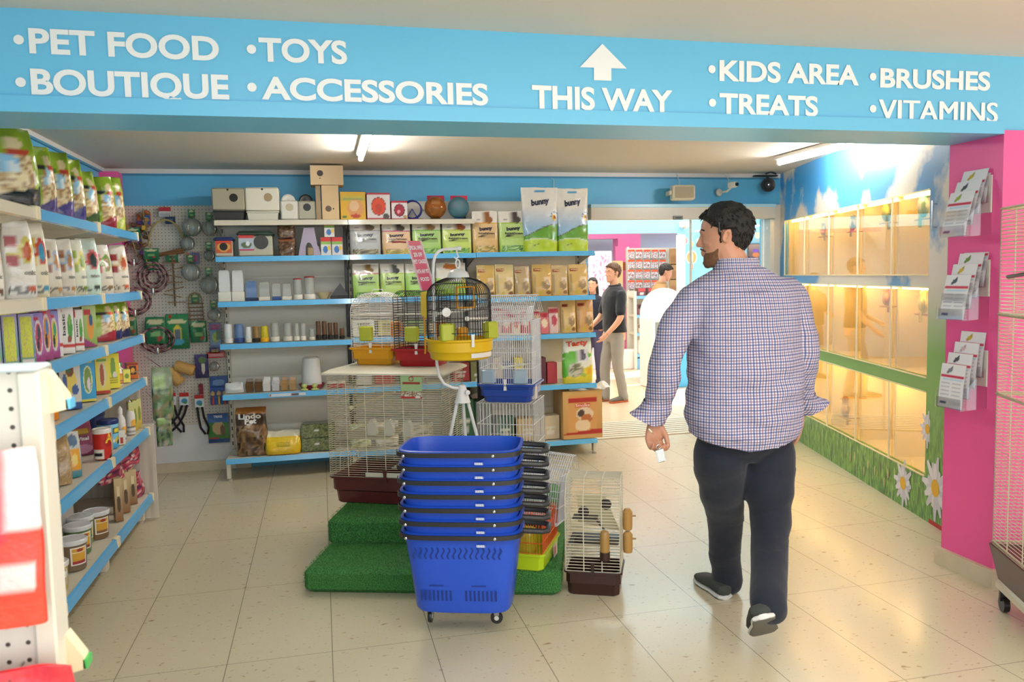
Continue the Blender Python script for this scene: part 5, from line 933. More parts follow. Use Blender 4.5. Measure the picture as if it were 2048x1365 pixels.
for k,(a,b,tp,c,l) in enumerate(((705,750,640,'d8d8c8','white food tub behind the left bird cage'),(756,800,642,'b8b070','olive food box behind the red tray cage'),(806,850,641,'8a9a6a','green food box behind the red tray cage'),(856,900,643,'c9c0a0','cream food box behind the round cage'))):
    bbox(a,b,tp,1,3,paint(C(c),[('e',.5,.5,.3,.25,mixc(C(c),(.2,.1,.05),.5)),('l',3,.2,.75,.8,.9,C('5a5a50'))]),C(c),l,'food_box',d=.1,yf=6.4,nu=12,nv=12,group='food boxes behind the hanging cage row')
for k,(a,b,tp,c,l) in enumerate(((712,745,722,'c9c7c0','pale box seen through the top of the big wire cage'),(750,790,728,'a83038','red box seen through the top of the big wire cage'),(800,850,730,'8a8a70','grey green box seen through the big wire cage'))):
    bbox(a,b,tp,1,4,C(c),C(c),l,'carton',d=.1,yf=6.45,nu=4,nv=4)
for k,(a,b,tp,c,l) in enumerate(((700,745,850,'a8b86a','pale green bag seen through the left of the big wire cage'),(750,800,845,'c9c4b0','cream bag seen through the middle of the big wire cage'),(806,870,848,'8f8a70','olive bag seen through the right of the big wire cage'))):
    bbag(a,b,tp,1,5,paint(C(c),[('s',0,0,1,1,(C(c),mixc(C(c),(1,1,1),.4),mixc(C(c),(0,0,0),.3)),7)],k),l,'bedding_bag',d=.1,yf=6.42,seed=70+k,nu=28,nv=16)
# ================================================================ display steps in artificial turf
AD=math.radians(-18.4); DU=Vector((math.cos(AD),math.sin(AD),0)); DV=Vector((-math.sin(AD),math.cos(AD),0)); DO=Vector((-.137,3.9,0))
def turfmat():
    m,nt,b,N,K=nodemat('artificial_turf'); tc=N('ShaderNodeTexCoord'); n=N('ShaderNodeTexNoise'); n.inputs['Scale'].default_value=170; n.inputs['Detail'].default_value=4; K(tc.outputs['Object'],n.inputs['Vector'])
    n2=N('ShaderNodeTexNoise'); n2.inputs['Scale'].default_value=5; K(tc.outputs['Object'],n2.inputs['Vector'])
    cr=N('ShaderNodeValToRGB'); e=cr.color_ramp.elements; e[0].position=.3; e[0].color=(*C('17451a'),1); e[1].position=.72; e[1].color=(*C('4f9a48'),1); K(n.outputs['Fac'],cr.inputs[0])
    q=N('ShaderNodeMix'); q.data_type='RGBA'; q.blend_type='MULTIPLY'; q.inputs[0].default_value=.5; K(cr.outputs[0],q.inputs[6]); K(n2.outputs['Color'],q.inputs[7]); K(cr.outputs[0],b.inputs['Base Color'])
    bp=N('ShaderNodeBump'); bp.inputs['Strength'].default_value=.9; bp.inputs['Distance'].default_value=.006; K(n.outputs['Fac'],bp.inputs['Height']); K(bp.outputs['Normal'],b.inputs['Normal']); b.inputs['Roughness'].default_value=.85; return m
TURF=turfmat()
tf=thing('turf_steps','two low display steps covered in green artificial turf under the cages','display steps',DO,AD)
Z1,Z2=.12,.25
def turfbox(a,b): 
    mb=MB(); mb.box(a,b,(1,1,1),.022)
    return mb
lo=turfbox((0,0,0),(1.234,1.15,Z1)).obj('lower_step',TURF,tf); hi=turfbox((.0,.385,Z1-.02),(1.2,1.14,Z2)).obj('upper_step',TURF,tf)
def pile(par,regs,n,seed):
    R=random.Random(seed); mb=MB(); tot=sum(r[6] for r in regs)
    for o,u,v,nn,_1,_2,wgt in regs:
        for k in range(int(n*wgt/tot)):
            p=Vector(o)+Vector(u)*R.random()+Vector(v)*R.random(); d=(Vector(nn)+Vector((R.uniform(-.7,.7),R.uniform(-.7,.7),R.uniform(-.5,.7)))).normalized()*R.uniform(.006,.012); s=Vector((R.uniform(-1,1),R.uniform(-1,1),R.uniform(-1,1))).normalized()*.0012
            c=mixc(C('1f5a22'),C('62ac58'),R.random()); mb.add([p-s,p+s,p+d],[(0,1,2)],c)
    o=mb.obj('grass_pile',mat('turf_blades',None,.7),par,False); o['kind']='stuff'
pile(lo,[((.01,0,.02),(1.21,0,0),(0,0,.08),(0,-1,.2),0,0,1.0),((.01,.01,Z1),(1.21,0,0),(0,.38,0),(0,0,1),0,0,3.2),((0,.01,.02),(0,1.1,0),(0,0,.09),(-1,0,.2),0,0,.6),((1.234,.01,.02),(0,1.1,0),(0,0,.09),(1,0,.2),0,0,.4)],15000,3)
pile(hi,[((.01,.385,Z1),(1.18,0,0),(0,0,.11),(0,-1,.2),0,0,1.2),((.01,.40,Z2),(1.18,0,0),(0,.7,0),(0,0,1),0,0,3),((0,.4,Z1),(0,.7,0),(0,0,.12),(-1,0,.2),0,0,.6)],9000,4)
# ================================================================ cages
def wirebox(par,x0,y0,z0,x1,y1,z1,sp,hs,r,col,roof=None,vert=True,skip=()):
    "one part per wire panel; sp = close spacing, hs = spacing of the cross wires"
    def panel(nm,O,U,V):
        mb=MB(); O,U,V=Vector(O),Vector(U),Vector(V); n=max(1,round(U.length/((sp*(1.5 if abs(U.y)>abs(U.x) else 1)) if vert else hs))); m=max(1,round(V.length/(hs if vert else sp)))
        for k in range(n+1): mb.wire(O+U*k/n,O+U*k/n+V,r if vert else r*1.3,col)
        for k in range(m+1): mb.wire(O+V*k/m,O+V*k/m+U,r*1.3 if vert else r,col)
        mb.obj(nm,WIRE,par)
    w,d,h=x1-x0,y1-y0,z1-z0
    if 'f' not in skip: panel('wire_panel',(x0,y0,z0),(w,0,0),(0,0,h))
    if 'b' not in skip: panel('wire_panel',(x0,y1,z0),(w,0,0),(0,0,h))
    if 'l' not in skip: panel('wire_panel',(x0,y0,z0),(0,d,0),(0,0,h))
    if 'r' not in skip: panel('wire_panel',(x1,y0,z0),(0,d,0),(0,0,h))
    if 't' not in skip: panel('wire_panel',(x0,y0,z1),(w,0,0),(0,d,0))
def tray(par,w,d,h,col,z=0,taper=.9,lip=.012,step=True,name='base_tray'):
    def rect(a,b,zz,r=.02): return [(a-r,-b,zz),(a,-b+r,zz),(a,b-r,zz),(a-r,b,zz),(-a+r,b,zz),(-a,b-r,zz),(-a,-b+r,zz),(-a+r,-b,zz)]
    rg=[rect(w/2*taper*.96,d/2*taper*.96,z),rect(w/2*taper,d/2*taper,z+.006)]
    if step: rg+=[rect(w/2*(taper+.02),d/2*(taper+.02),z+h*.45),rect(w/2*(taper+.06),d/2*(taper+.06),z+h*.5)]
    rg+=[rect(w/2*.985,d/2*.985,z+h-.012),rect(w/2+lip*.5,d/2+lip*.5,z+h-.010),rect(w/2+lip*.5,d/2+lip*.5,z+h),rect(w/2-.006,d/2-.006,z+h),rect(w/2*.93,d/2*.93,z+h*.35)]
    MB().loft(rg,col).obj(name,PLASTIC,par)
def perch(par,a,b,col=C('d9d4c4'),r=.006): MB().tube([a,b],r,col,8).lathe([(.0,-.004),(.012,-.003),(.012,.003),(0,.004)],col,10,m=Matrix.Translation(a)@Matrix.Rotation(PI/2,4,'X')).obj('perch',PLASTIC,par)
def latch(par,x,y,z,col=C('e6e3dc'),s=1.): MB().loft([[(x-.008*s,y-.012,z-.03*s),(x+.008*s,y-.012,z-.03*s),(x+.008*s,y-.004,z-.03*s),(x-.008*s,y-.004,z-.03*s)],[(x-.006*s,y-.012,z),(x+.006*s,y-.012,z),(x+.006*s,y-.004,z),(x-.006*s,y-.004,z)],[(x-.009*s,y-.014,z+.03*s),(x+.009*s,y-.014,z+.03*s),(x+.009*s,y-.004,z+.03*s),(x-.009*s,y-.004,z+.03*s)]],col).obj('latch',PLASTIC,par)
def cup(par,x,y,z,w,h,col,mt=None): MB().box((x-w/2,y-.03,z),(x+w/2,y+.012,z+h),col,.006).obj('food_cup',mt or PLASTIC,par)
YLC=clearmat('lime_translucent_cup',C('c9cf3e'),.25,.25); BLC=clearmat('pale_blue_cup',C('b9cfe0'),.4,.25)
def fl(a,b,w,d): "centre of a footprint from its front-left corner and angle"; return a
# --- big cage
A1=math.radians(-26.5); fc=Vector((.0,4.555,0)); w,d=.685,.42
ctr=fc+rotz(A1).to_3x3()@Vector((w/2,d/2,0))
bigc=thing('rodent_cage','big cream wire cage with a dark brown base standing on the turf steps','cage',(ctr.x,ctr.y,Z2),A1)
tray(bigc,w-.02,d-.02,.155,C('52201f'),0,.92,.02)
wirebox(bigc,-w/2+.01,-d/2+.01,.155,w/2-.01,d/2-.01,.725,.0125,.115,.0015,C('d3c9ae'),vert=False,skip='t')
MB().loft([[(-w/2-.01,-d/2-.01,.725),(w/2+.01,-d/2-.01,.725),(w/2+.01,d/2+.01,.725),(-w/2-.01,d/2+.01,.725)],[(-w/2-.012,-d/2-.012,.735),(w/2+.012,-d/2-.012,.735),(w/2+.012,d/2+.012,.735),(-w/2-.012,d/2+.012,.735)],[(-w/2+.02,-d/2+.03,.752),(w/2-.02,-d/2+.03,.752),(w/2-.02,d/2-.03,.752),(-w/2+.02,d/2-.03,.752)]],C('d6cfb8')).obj('roof_panel',PLASTIC,bigc)
MB().grid(lambda u,v:(.105+.12*u,-d/2+.003,.60+.125*v),30,30,paint(C('a3bf86'),[('r',0,0,1,.08,C('b8322c')),('s',0,.1,1,.3,(C('6a5a4a'),C('c9b9a0'),C('8a6a4a'),C('d8d4c8')),9),('r',.1,.62,.9,.7,C('9c3a2a')),('e',.5,.85,.13,.11,C('9c3a2a')),('e',.5,.85,.08,.06,C('a3bf86')),('e',.8,.06,.12,.05,C('e0dcd4')),('r',.5,.95,1,1,C('b8322c'))])).obj('product_card',CARD,bigc)
MB().box((-w/2+.04,-d/2+.05,.36),(.0,d/2-.05,.366),C('c9c0a6'),.002).obj('inner_shelf',PLASTIC,bigc); MB().box((.02,-d/2+.04,.20),(.30,d/2-.06,.206),C('b9b09a'),.002).obj('inner_shelf',PLASTIC,bigc)
for x in (-.12,-.02,.09): MB().loft([[(x-.025,-.1,.37),(x+.025,-.1,.37),(x+.025,-.06,.37),(x-.025,-.06,.37)],[(x-.025,-.1,.43),(x+.025,-.1,.43),(x+.025,-.06,.43),(x-.025,-.06,.43)],[(x-.006,-.1,.46),(x+.006,-.1,.46),(x+.006,-.06,.46),(x-.006,-.06,.46)]],C('d3cfc2')).obj('toy_hut',PLASTIC,bigc)
MB().box((.1,-d/2+.03,.17),(.32,.0,.21),C('242220'),.008).obj('food_dish',PLASTIC,bigc)
latch(bigc,.0,-d/2,.165,C('52201f'),1.2); perch(bigc,Vector((-.19,-d/2+.006,.545)),Vector((-.05,.1,.59)),C('cbbf9c'))
MB().box((-.12,-d/2+.003,.158),(.22,-d/2+.008,.185),C('cdc6b4'),.002).obj('sliding_strip',PLASTIC,bigc)
ztop=Z2+.753
# --- arched white cage with yellow-orange tray
def arch_cage(name,label,loc,rz,w,d,h,col,traycol,th=.10,dark=False,dome='arch',cupcol=YLC):
    t=thing(name,label,'cage',loc,rz,'small bird cages on top of the big cage'); tray(t,w,d,th,traycol,0,.8,.016)
    x0,x1,y0,y1=-w/2+.012,w/2-.012,-d/2+.012,d/2-.012; r=.0016
    if dome=='arch':
        prof=[(x0,th)]+[(-(w/2-.012)*math.cos(PI*k/14),th+(h-th-.11)+.11*math.sin(PI*k/14)) for k in range(15)]+[(x1,th)]
        n=6
        for k in range(n): 
            pass
        m=MB(); L=[]; 
        # hoops across the width, long wires along the depth
        for k in range(7): y=y0+(y1-y0)*k/6; m.tube([(a,y,b) for a,b in prof],r*1.2,col,4)
        m.obj('wire_hoops',WIRE,t); m=MB()
        pts=[]; P=[Vector((a,0,b)) for a,b in prof]
        for a,b in zip(P,P[1:]):
            nseg=max(1,round((b-a).length/.014)); pts+=[a.lerp(b,q/nseg) for q in range(nseg)]
        for p in pts: m.wire((p.x,y0,p.z),(p.x,y1,p.z),r,col)
        m.obj('wire_shell',WIRE,t)
        for yy in (y0,y1):
            m=MB()
            for q in range(1,int((h-th)/.0145)): 
                z=th+q*.0145; zz=h-.11
                hw=(w/2-.012) if z<zz else (w/2-.012)*math.sqrt(max(0,1-((z-zz)/.11)**2))
                if hw>.01: m.wire((-hw,yy,z),(hw,yy,z),r,col)
            for q in range(-1,2): m.wire((q*w/4,yy,th),(q*w/4,yy,h-.11+.11*math.sqrt(1-(q*.5)**2)),r*1.3,col)
            m.obj('wire_panel',WIRE,t)
        MB().tube([(-.04,0,h),(-.03,0,h+.018),(.03,0,h+.018),(.04,0,h)],.003,col,6).obj('carry_handle',WIRE,t)
    else:
        wirebox(t,x0,y0,th,x1,y1,h-.03,.0145,.07,r,col,vert=False,skip='t')
        m=MB()
        for k in range(22):
            x=x0+(x1-x0)*k/21; m.tube([(x,y0+(y1-y0)*q/8,h-.03+.035*math.sin(PI*q/8)) for q in range(9)],r,col,4)
        m.obj('wire_roof',WIRE,t)
    cup(t,-w*.08,y0,th+.04,.075,.085,C('c9cf3e'),cupcol); latch(t,-.0,y0-.002,th-.0)
    perch(t,Vector((x0+.01,y0+.05,th+.19)),Vector((x1-.01,y0+.07,th+.19))); cup(t,w*.3,y1-.03,th+.05,.07,.09,C('d98a2a'),PLASTIC)
    return t
arch_cage('bird_cage','white arched wire bird cage with a yellow orange tray on the big cage',(.325,4.79,ztop),math.radians(-30),.275,.24,.415,C('d9d7d2'),C('d99a1c'))
arch_cage('bird_cage','black wire bird cage with a red tray between the white arched and round cages',(.56,4.595,ztop),math.radians(-27),.29,.24,.42,C('1c1b1c'),C('a8171c'),dome='flat')
# --- white stand and round hanging cage
RC=onY(920,690,3.95); RC.z=0; cx_,cy_=RC.x,RC.y
ztray=zat(cx_,cy_,712); zhook=zat(cx_,cy_,520)
st=thing('cage_stand','white tripod stand with a curved pole holding the round black cage','cage stand',(onY(925,800,4.02).x,4.02,Z2))
sx=st.location.x; zc=zat(sx,4.02,772)-Z2; WH=C('dcdad6')
feet=[]
for a in (2.9,-.25,1.3): 
    e=Vector((.17*math.cos(a),.17*math.sin(a)*.75,.004)); MB().tube([(0.02*math.cos(a),.02*math.sin(a),zc-.05),e],.0085,WH,10).obj('leg',PLASTIC,st); MB().lathe([(.014,0),(.014,.01),(.008,.02)],C('c9c6c0'),12,e-Vector((0,0,.004))).obj('foot',PLASTIC,st)
MB().lathe([(.042,-.085),(.040,-.08),(.018,-.0),(.012,.004),(0,.004)],WH,20,(0,0,zc)).obj('hub',PLASTIC,st); MB().lathe([(.0,0),(.012,.0),(.012,.02),(0,.022)],WH,12,m=Matrix.Translation((.02,-.03,zc-.03))@Matrix.Rotation(PI/2,4,'X')).obj('knob',PLASTIC,st)
def SP(px,py): p=onY(px,py,4.02); return (p.x-sx,0,p.z-Z2)
MB().tube([SP(*q) for q in ((927,778),(905,776),(888,768),(878,752),(874,730),(871,690),(868,640),(867,590),(866,545),(867,525),(870,512),(877,503),(888,499),(905,498),(918,497))],.0078,WH,10).obj('pole',PLASTIC,st)
MB().lathe([(.0,-.012),(.011,-.01),(.011,.01),(0,.012)],WH,14,m=Matrix.Translation(SP(918,497))@Matrix.Rotation(PI/2,4,'Y')).tube([SP(913,499),SP(914,508),SP(917,514),SP(912,519),SP(908,514)],.004,WH,8).obj('hook',PLASTIC,st)
rc=thing('round_bird_cage','round black wire bird cage with a yellow tray hanging from the white stand','cage',(cx_,cy_,ztray),.2); R=.163; YC=C('e0b414')
MB().lathe([(R*.86,-.012),(R*.9,-.006),(R*.93,.02),(R*.99,.03),(R,.075),(R*1.05,.08),(R*1.06,.09),(R*.98,.09),(R*.9,.02),(0,.02)],YC,48).obj('base_tray',PLASTIC,rc)
MB().grid(lambda u,v:(R*.955*math.sin((u-.2)*1.6+.3),-R*.955*math.cos((u-.2)*1.6+.3),.0+.022*v),12,3,C('dcdad4')).obj('tray_band',PLASTIC,rc)
Hc=zhook-ztray-.085
def rprof(t): # 0 bottom .. 1 top
    zz=.085+(Hc-.085)*t
    k=.72; return (R*.97 if t<k else R*.97*math.sqrt(max(.0,1-((t-k)/(1-k))**2*.93))),zz
m=MB()
for k in range(66):
    a=2*PI*k/66; m.tube([(rprof(t)[0]*math.cos(a),rprof(t)[0]*math.sin(a),rprof(t)[1]) for t in (0,.72,.8,.87,.93,.97,.99,1)],.0014,C('17181c'),4)
m.obj('wire_shell',WIRE,rc); m=MB()
for t in (0.12,.3,.48,.62,.72,.9): r_,z_=rprof(t); m.tube([(r_*math.cos(k*PI/20),r_*math.sin(k*PI/20),z_) for k in range(40)],.0016,C('17181c'),4,closed=True)
m.obj('wire_rings',WIRE,rc)
MB().lathe([(.058,-.004),(.056,.0),(.048,.022),(.03,.036),(.008,.042),(.008,.05),(0,.05)],WH,24,(0,0,Hc)).obj('cap',PLASTIC,rc)
MB().tube([(.011*math.cos(k*PI/8),0,Hc+.066+.020*math.sin(k*PI/8)) for k in range(16)],.0035,WH,8,closed=True).obj('hanging_ring',PLASTIC,rc)
OR=C('dd9a14'); fz=Hc*.62
MB().tube([(-.045,-.09,fz),(.045,-.09,fz),(.045,-.09,fz+.10),(-.045,-.09,fz+.10)],.006,OR,8,closed=True).tube([(0,-.09,fz+.10),(0,-.05,fz+.15)],.004,OR,6).obj('swing',PLASTIC,rc)
perch(rc,Vector((-.14,-.05,.215)),Vector((.02,-.12,.235)),C('dcd8cc')); perch(rc,Vector((-.01,-.13,.19)),Vector((.15,.0,.18)),C('dcd8cc'))
for x,y in ((-.105,-.10),(.125,-.085)): cup(rc,x,y,.085,.07,.085,C('c9cf3e'),YLC)
cup(rc,.03,.05,.09,.05,.05,C('d99a1c')); latch(rc,-.0,-R,.085); MB().lathe([(0,-.01),(.022,-.004),(.022,.004),(0,.01)],C('dedcd6'),16,m=Matrix.Translation((-.115,-.13,.225))@Matrix.Rotation(PI/2,4,'X')).obj('perch_knob',PLASTIC,rc)
# --- sale sign
Y=4.38
sg=thing('sale_sign','long tilted pink sale sign with white lettering and a yellow foot','sign',(onY(850,640,Y).x,Y,ztop+.14))
def Q(px,py,dy=0): p=onY(px,py,Y); return (p.x-sg.location.x,dy,p.z-sg.location.z)
a,b,c_,d_=Q(812,482),Q(843,482),Q(871,578),Q(841,582)
ma=MB(); 
def sgn(u,v): 
    top=Vector(a).lerp(Vector(b),u); bo=Vector(d_).lerp(Vector(c_),u); return bo.lerp(top,v)
ma.grid(lambda u,v:sgn(u,v)+Vector((0,-.002,0)),6,20,lambda u,v:mixc(C('d8486e'),C('e0707a'),v) if .05<u<.93 else C('e6d8d8')); ma.grid(lambda u,v:sgn(1-u,v)+Vector((0,.002,0)),2,4,C('e6dcdc')); ma.obj('sign_panel',CARD,sg,False)
for s,v in (('SPECIAL OFFER',.86),('25% OFF',.72),('PET CAGES',.58),('WITH ANY PET',.38),('FOOD',.22)):
    wd=.40 if len(s)>8 else .28; m=MB(); letter(m,s,lambda p,q:sgn(.5-wd+2*wd*p,v-.042+.084*q)+Vector((0,-.005,0)),C('f6ecec'),.035,2); m.obj('lettering',CARD,sg,False)
e=[Q(841,585),Q(855,583),Q(853,638),Q(842,630)]; MB().loft([[Vector(p)+Vector((0,-.003,0)) for p in e],[Vector(p)+Vector((0,.003,0)) for p in e]],C('d3b41c')).obj('sign_foot',PLASTIC,sg,False)
MB().tube([Q(784,485),Q(800,484),Q(812,485)],.004,C('a8243c'),6).obj('sign_arm',PLASTIC,sg)
MB().tube([Q(848,632),(0,.02,-.03),(0,.04,-.06)],.005,C('d99a1c'),8).obj('clip',PLASTIC,sg)
# --- black post
p=onY(965,800,4.62); t=thing('scratching_post','black square post with thin slanting silver lines behind the white stand','post',(p.x,4.62,Z2-.0),AD)
MB().box((-.026,-.026,0),(.026,.026,zat(p.x,4.62,722)-Z2),C('1f1d1b'),.003).obj('post',FABRIC,t)
for k in range(6): MB().wire((-.027,-.028,.12+.12*k),(.027,-.028,.17+.12*k),.0012,C('9a9a94')).obj('silver_line',CHROME,t)
MB().box((-.12,-.10,0),(.12,.10,.012),C('2a2725'),.003).obj('foot_plate',FABRIC,t)
# --- tall white cage on the lower one
A4=math.radians(-27)
ec=Vector((1.0,4.30,0)); ew,ed=.31,.30; eh=zat(.93,4.18,806)-Z2
E_=thing('lower_bird_cage','white wire cage without base carrying the tall cage with the blue tray','cage',(ec.x,ec.y,Z2),A4)
wirebox(E_,-ew/2,-ed/2,0,ew/2,ed/2,eh-.002,.018,.12,.0019,C('dcdad6'),vert=True); 
MB().tube([(-.06,-ed/2-.003,eh*.45),(.03,-ed/2-.003,eh*.45),(.03,-ed/2-.003,eh*.8),(-.06,-ed/2-.003,eh*.8)],.002,C('dcdad6'),4,closed=True).obj('door',WIRE,E_)
D_=thing('tall_bird_cage','tall white house-shaped bird cage with a royal blue tray','cage',(ec.x-.003,ec.y-.02,Z2+eh),A4)
dw,dd_,dh=.305,.26,zat(.93,4.18,592)-Z2-eh; th=.10
tray(D_,dw,dd_,th,C('27459a'),0,.84,.016)
x0,x1,y0,y1=-dw/2+.008,dw/2-.008,-dd_/2+.008,dd_/2-.008
zr=dh-.085
wirebox(D_,x0,y0,th,x1,y1,zr-.05,.0115,.075,.0016,C('dfdfdf'),skip='t')
wirebox(D_,x0+.03,y0+.03,zr-.05,x1-.03,y1-.03,zr+.02,.0115,.07,.0016,C('dfdfdf'),skip='t')
m=MB()
for k in range(30):
    x=x0-.012+(x1-x0+.024)*k/29; m.tube([(x,y0-.02,zr-.01),(x,(y0+y1)/2-.03,dh),(x,(y0+y1)/2+.03,dh),(x,y1+.02,zr-.01)],.0016,C('dfdfdf'),4)
for y,z in ((y0-.02,zr-.01),((y0+y1)/2-.03,dh),((y0+y1)/2+.03,dh),(y1+.02,zr-.01)): m.wire((x0-.012,y,z),(x1+.012,y,z),.0018,C('dfdfdf'))
m.obj('wire_roof',WIRE,D_)
for ya,yb in ((y0-.018,y0+.03),(y1+.018,y1-.03)):
    m=MB()
    for k in range(30): x=x0+(x1-x0)*k/29; m.wire((x,ya,zr-.07),(x,yb,zr-.02),.0016,C('dfdfdf'))
    m.obj('wire_eaves',WIRE,D_)
for x in (-.09,.085): cup(D_,x,y0,th+.005,.07,.075,C('b9cfe0'),BLC)
latch(D_,-.0,y0-.004,th-.002); perch(D_,Vector((-.02,y0,th+.09)),Vector((.1,y0+.08,th+.10)),C('d3d0b4')); perch(D_,Vector((-.08,y0+.08,th+.26)),Vector((.12,y0+.02,th+.265)),C('e0dfd2'))
MB().box((.085,-.06,.008),(.15,-.02,.09),C('cfcac6'),.004).obj('price_label',CARD,D_)
# --- tipped white cage with blue-edged door
fcx=onY(1062,930,3.93); t=thing('tipped_bird_cage','white wire bird cage tipped back with a blue-edged door in its roof','cage',(fcx.x,3.96,Z2+.012),rot=(math.radians(-7),math.radians(5),math.radians(-30)))
fw,fd,fh=.34,.26,.24
wirebox(t,-fw/2,-fd/2,0,fw/2,fd/2,fh,.0115,.08,.0017,C('d6dae2'),skip='t')
m=MB(); rx,ry_,rz_=fw/2+.03,fd/2+.05,fh-.01
for k in range(36):
    x=-rx+2*rx*k/35; m.tube([(x,-ry_,rz_-.006),(x,-ry_+.012,rz_+.012),(x,-.035,fh+.095),(x,.035,fh+.095),(x,ry_-.012,rz_+.012),(x,ry_,rz_-.006)],.0016,C('d9dde4'),4)
for y,z in ((-ry_,rz_-.006),(-.09,fh+.048),(-.035,fh+.095),(.035,fh+.095),(.09,fh+.048),(ry_,rz_-.006)): m.wire((-rx,y,z),(rx,y,z),.0019,C('d9dde4'))
m.obj('wire_roof',WIRE,t)
def RFp(x,s): y=-ry_+.012+(ry_-.047)*s; return (x,y-.003,rz_+.012+(fh+.095-rz_-.012)*s+.004)
MB().tube([RFp(-.06,.2),RFp(.02,.2),RFp(.035,.35),RFp(.035,.75),RFp(.02,.9),RFp(-.06,.9),RFp(-.075,.75),RFp(-.075,.35)],.0032,C('2f4aa8'),6,closed=True).obj('door_frame',PLASTIC,t)
MB().box((-fw/2,-fd/2,-.012),(fw/2,fd/2,.0),C('ccd3dc'),.003).obj('base_frame',PLASTIC,t)
# --- orange wire cage with lime tray
A5=math.radians(-29); gc=Vector((.955,3.52,0)); gw,gd=.27,.35; g=rotz(A5).to_3x3()@Vector((-gw/2,gd/2,0))+gc
G=thing('lime_tray_cage','orange wire rodent cage with a lime green tray on the lower turf step','cage',(g.x,g.y,Z1),A5)
tray(G,gw,gd,.085,C('b4cf1c'),0,.94,.012,False)
wirebox(G,-gw/2+.008,-gd/2+.008,.085,gw/2-.008,gd/2-.008,.235,.0125,.06,.0017,C('d8542a'))
MB().box((-.06,-.1,.03),(.05,.05,.15),C('cfc93a'),.01).obj('food_house',YLC,G); MB().tube([(.05,-.05,.235),(.05,-.05,.25),(.05,.05,.25),(.05,.05,.235)],.004,C('e08a6a'),6).obj('carry_handle',PLASTIC,G)
MB().grid(lambda u,v:(gw/2+.009,-.0+.08*u,.01+.06*v),4,4,paint(C('d8d4cc'),[('r',.2,.2,.5,.8,C('a8323c'))])).obj('price_label',CARD,G)
# --- hamster cage on the floor
A6=math.radians(-25); hf=Vector((1.062,3.535,0)); hw,hd=.262,.20; h=rotz(A6).to_3x3()@Vector((hw/2,hd/2,0))+hf
H_=thing('hamster_cage','cream wire hamster cage with a dark brown base on the floor beside the turf','cage',(h.x,h.y,0),A6)
tray(H_,hw-.004,hd,.115,C('3a211b'),0,.93,.014)
for sx_ in (-1,1):
    for sy in (-1,1): MB().box((sx_*.09-.014,sy*.07-.012,0),(sx_*.09+.014,sy*.07+.012,.012),C('33201a')).obj('foot',PLASTIC,H_)
cw=C('d8d2bb'); x0,x1,y0,y1,zt=-hw/2+.004,hw/2-.004,-hd/2+.004,hd/2-.004,.545
def hp(z): return y0 if z<.46 else y0+(z-.46)*.75
m=MB()
for k in range(int((zt-.115)/.0145)+1): z=.115+.0145*k; m.wire((x0,hp(z),z),(x1,hp(z),z),.0017,cw)
for x in (x0,x0+.085,x0+.17,x1): m.tube([(x,y0,.115),(x,y0,.46),(x,hp(zt),zt)],.0024,cw,4)
m.obj('wire_panel',WIRE,H_)
for x in (x0,x1):
    m=MB()
    for k in range(int((zt-.115)/.0145)+1): z=.115+.0145*k; m.wire((x,hp(z),z),(x,y1,z),.0017,cw)
    for y in (y0,0,y1): m.wire((x,y,.115),(x,y,zt if y>y0 else .46),.0024,cw)
    m.obj('wire_panel',WIRE,H_)
m=MB()
for k in range(10): y=hp(zt)+(y1-hp(zt))*k/9; m.wire((x0,y,zt),(x1,y,zt),.0017,cw)
for x in (x0,x0+.085,x0+.17,x1): m.wire((x,hp(zt),zt),(x,y1,zt),.0024,cw)
m.obj('wire_roof',WIRE,H_); m=MB()
for k in range(int((zt-.115)/.0145)+1): z=.115+.0145*k; m.wire((x0,y1,z),(x1,y1,z),.0017,cw)
m.obj('wire_panel',WIRE,H_)
MB().box((x0+.01,y0+.02,.235),(x1-.01,y1-.01,.242),C('2a1d1a'),.002).obj('inner_floor',PLASTIC,H_); MB().box((x0+.02,.0,.33),(x0+.14,y1-.02,.337),C('2c2220'),.002).tube([(x0+.14,.0,.335),(x0+.20,-.01,.25)],.006,C('2c2220')).obj('ramp',PLASTIC,H_)
MB().loft([[(x0+.04,y1-.03,.30),(x1-.01,y1-.03,.26),(x1-.01,y1-.02,.26),(x0+.04,y1-.02,.30)],[(x0+.04,y1-.03,.43),(x1-.08,y1-.03,.43),(x1-.08,y1-.02,.43),(x0+.04,y1-.02,.43)]],C('cfc39a')).obj('inner_house',PLASTIC,H_)
for x,z,r_ in ((-.045,.385,.026),(.06,.425,.026),(-.07,.25,.02)): MB().lathe([(0,-.006),(r_,-.004),(r_,.004),(0,.006)],C('2a1c18'),18,m=Matrix.Translation((x,y0+.05,z))@Matrix.Rotation(PI/2,4,'X')).obj('vent_disc',PLASTIC,H_)
def wbottle(M_): 
    t=MB().lathe([(.023,.0),(.024,.01),(.0235,.04)],C('3a211b'),16,m=M_).obj('bottle_cap',PLASTIC,H_); MB().lathe([(.022,.04),(.022,.12),(.017,.135),(0,.137)],C('b08846'),16,m=M_).obj('bottle',clearmat('amber_bottle',C('b08846'),.2,.2),H_)
wbottle(Matrix.Translation((.06,y0-.03,.185)))
for z in (.29,.18): 
    M_=Matrix.Translation((x1+.03,0.0,z)); MB().lathe([(0,0),(.02,.004),(.023,.02),(.023,.09),(.012,.105),(0,.106)],C('b58a4c'),16,m=M_).lathe([(.004,0),(.004,.018),(0,.02)],C('9a7440'),8,m=M_@Matrix.Translation((.02,0,.07))@Matrix.Rotation(PI/2,4,'Y')).obj('side_bottle',PLASTIC,H_)
latch(H_,.0,y0,.125,C('33201a'),1.)
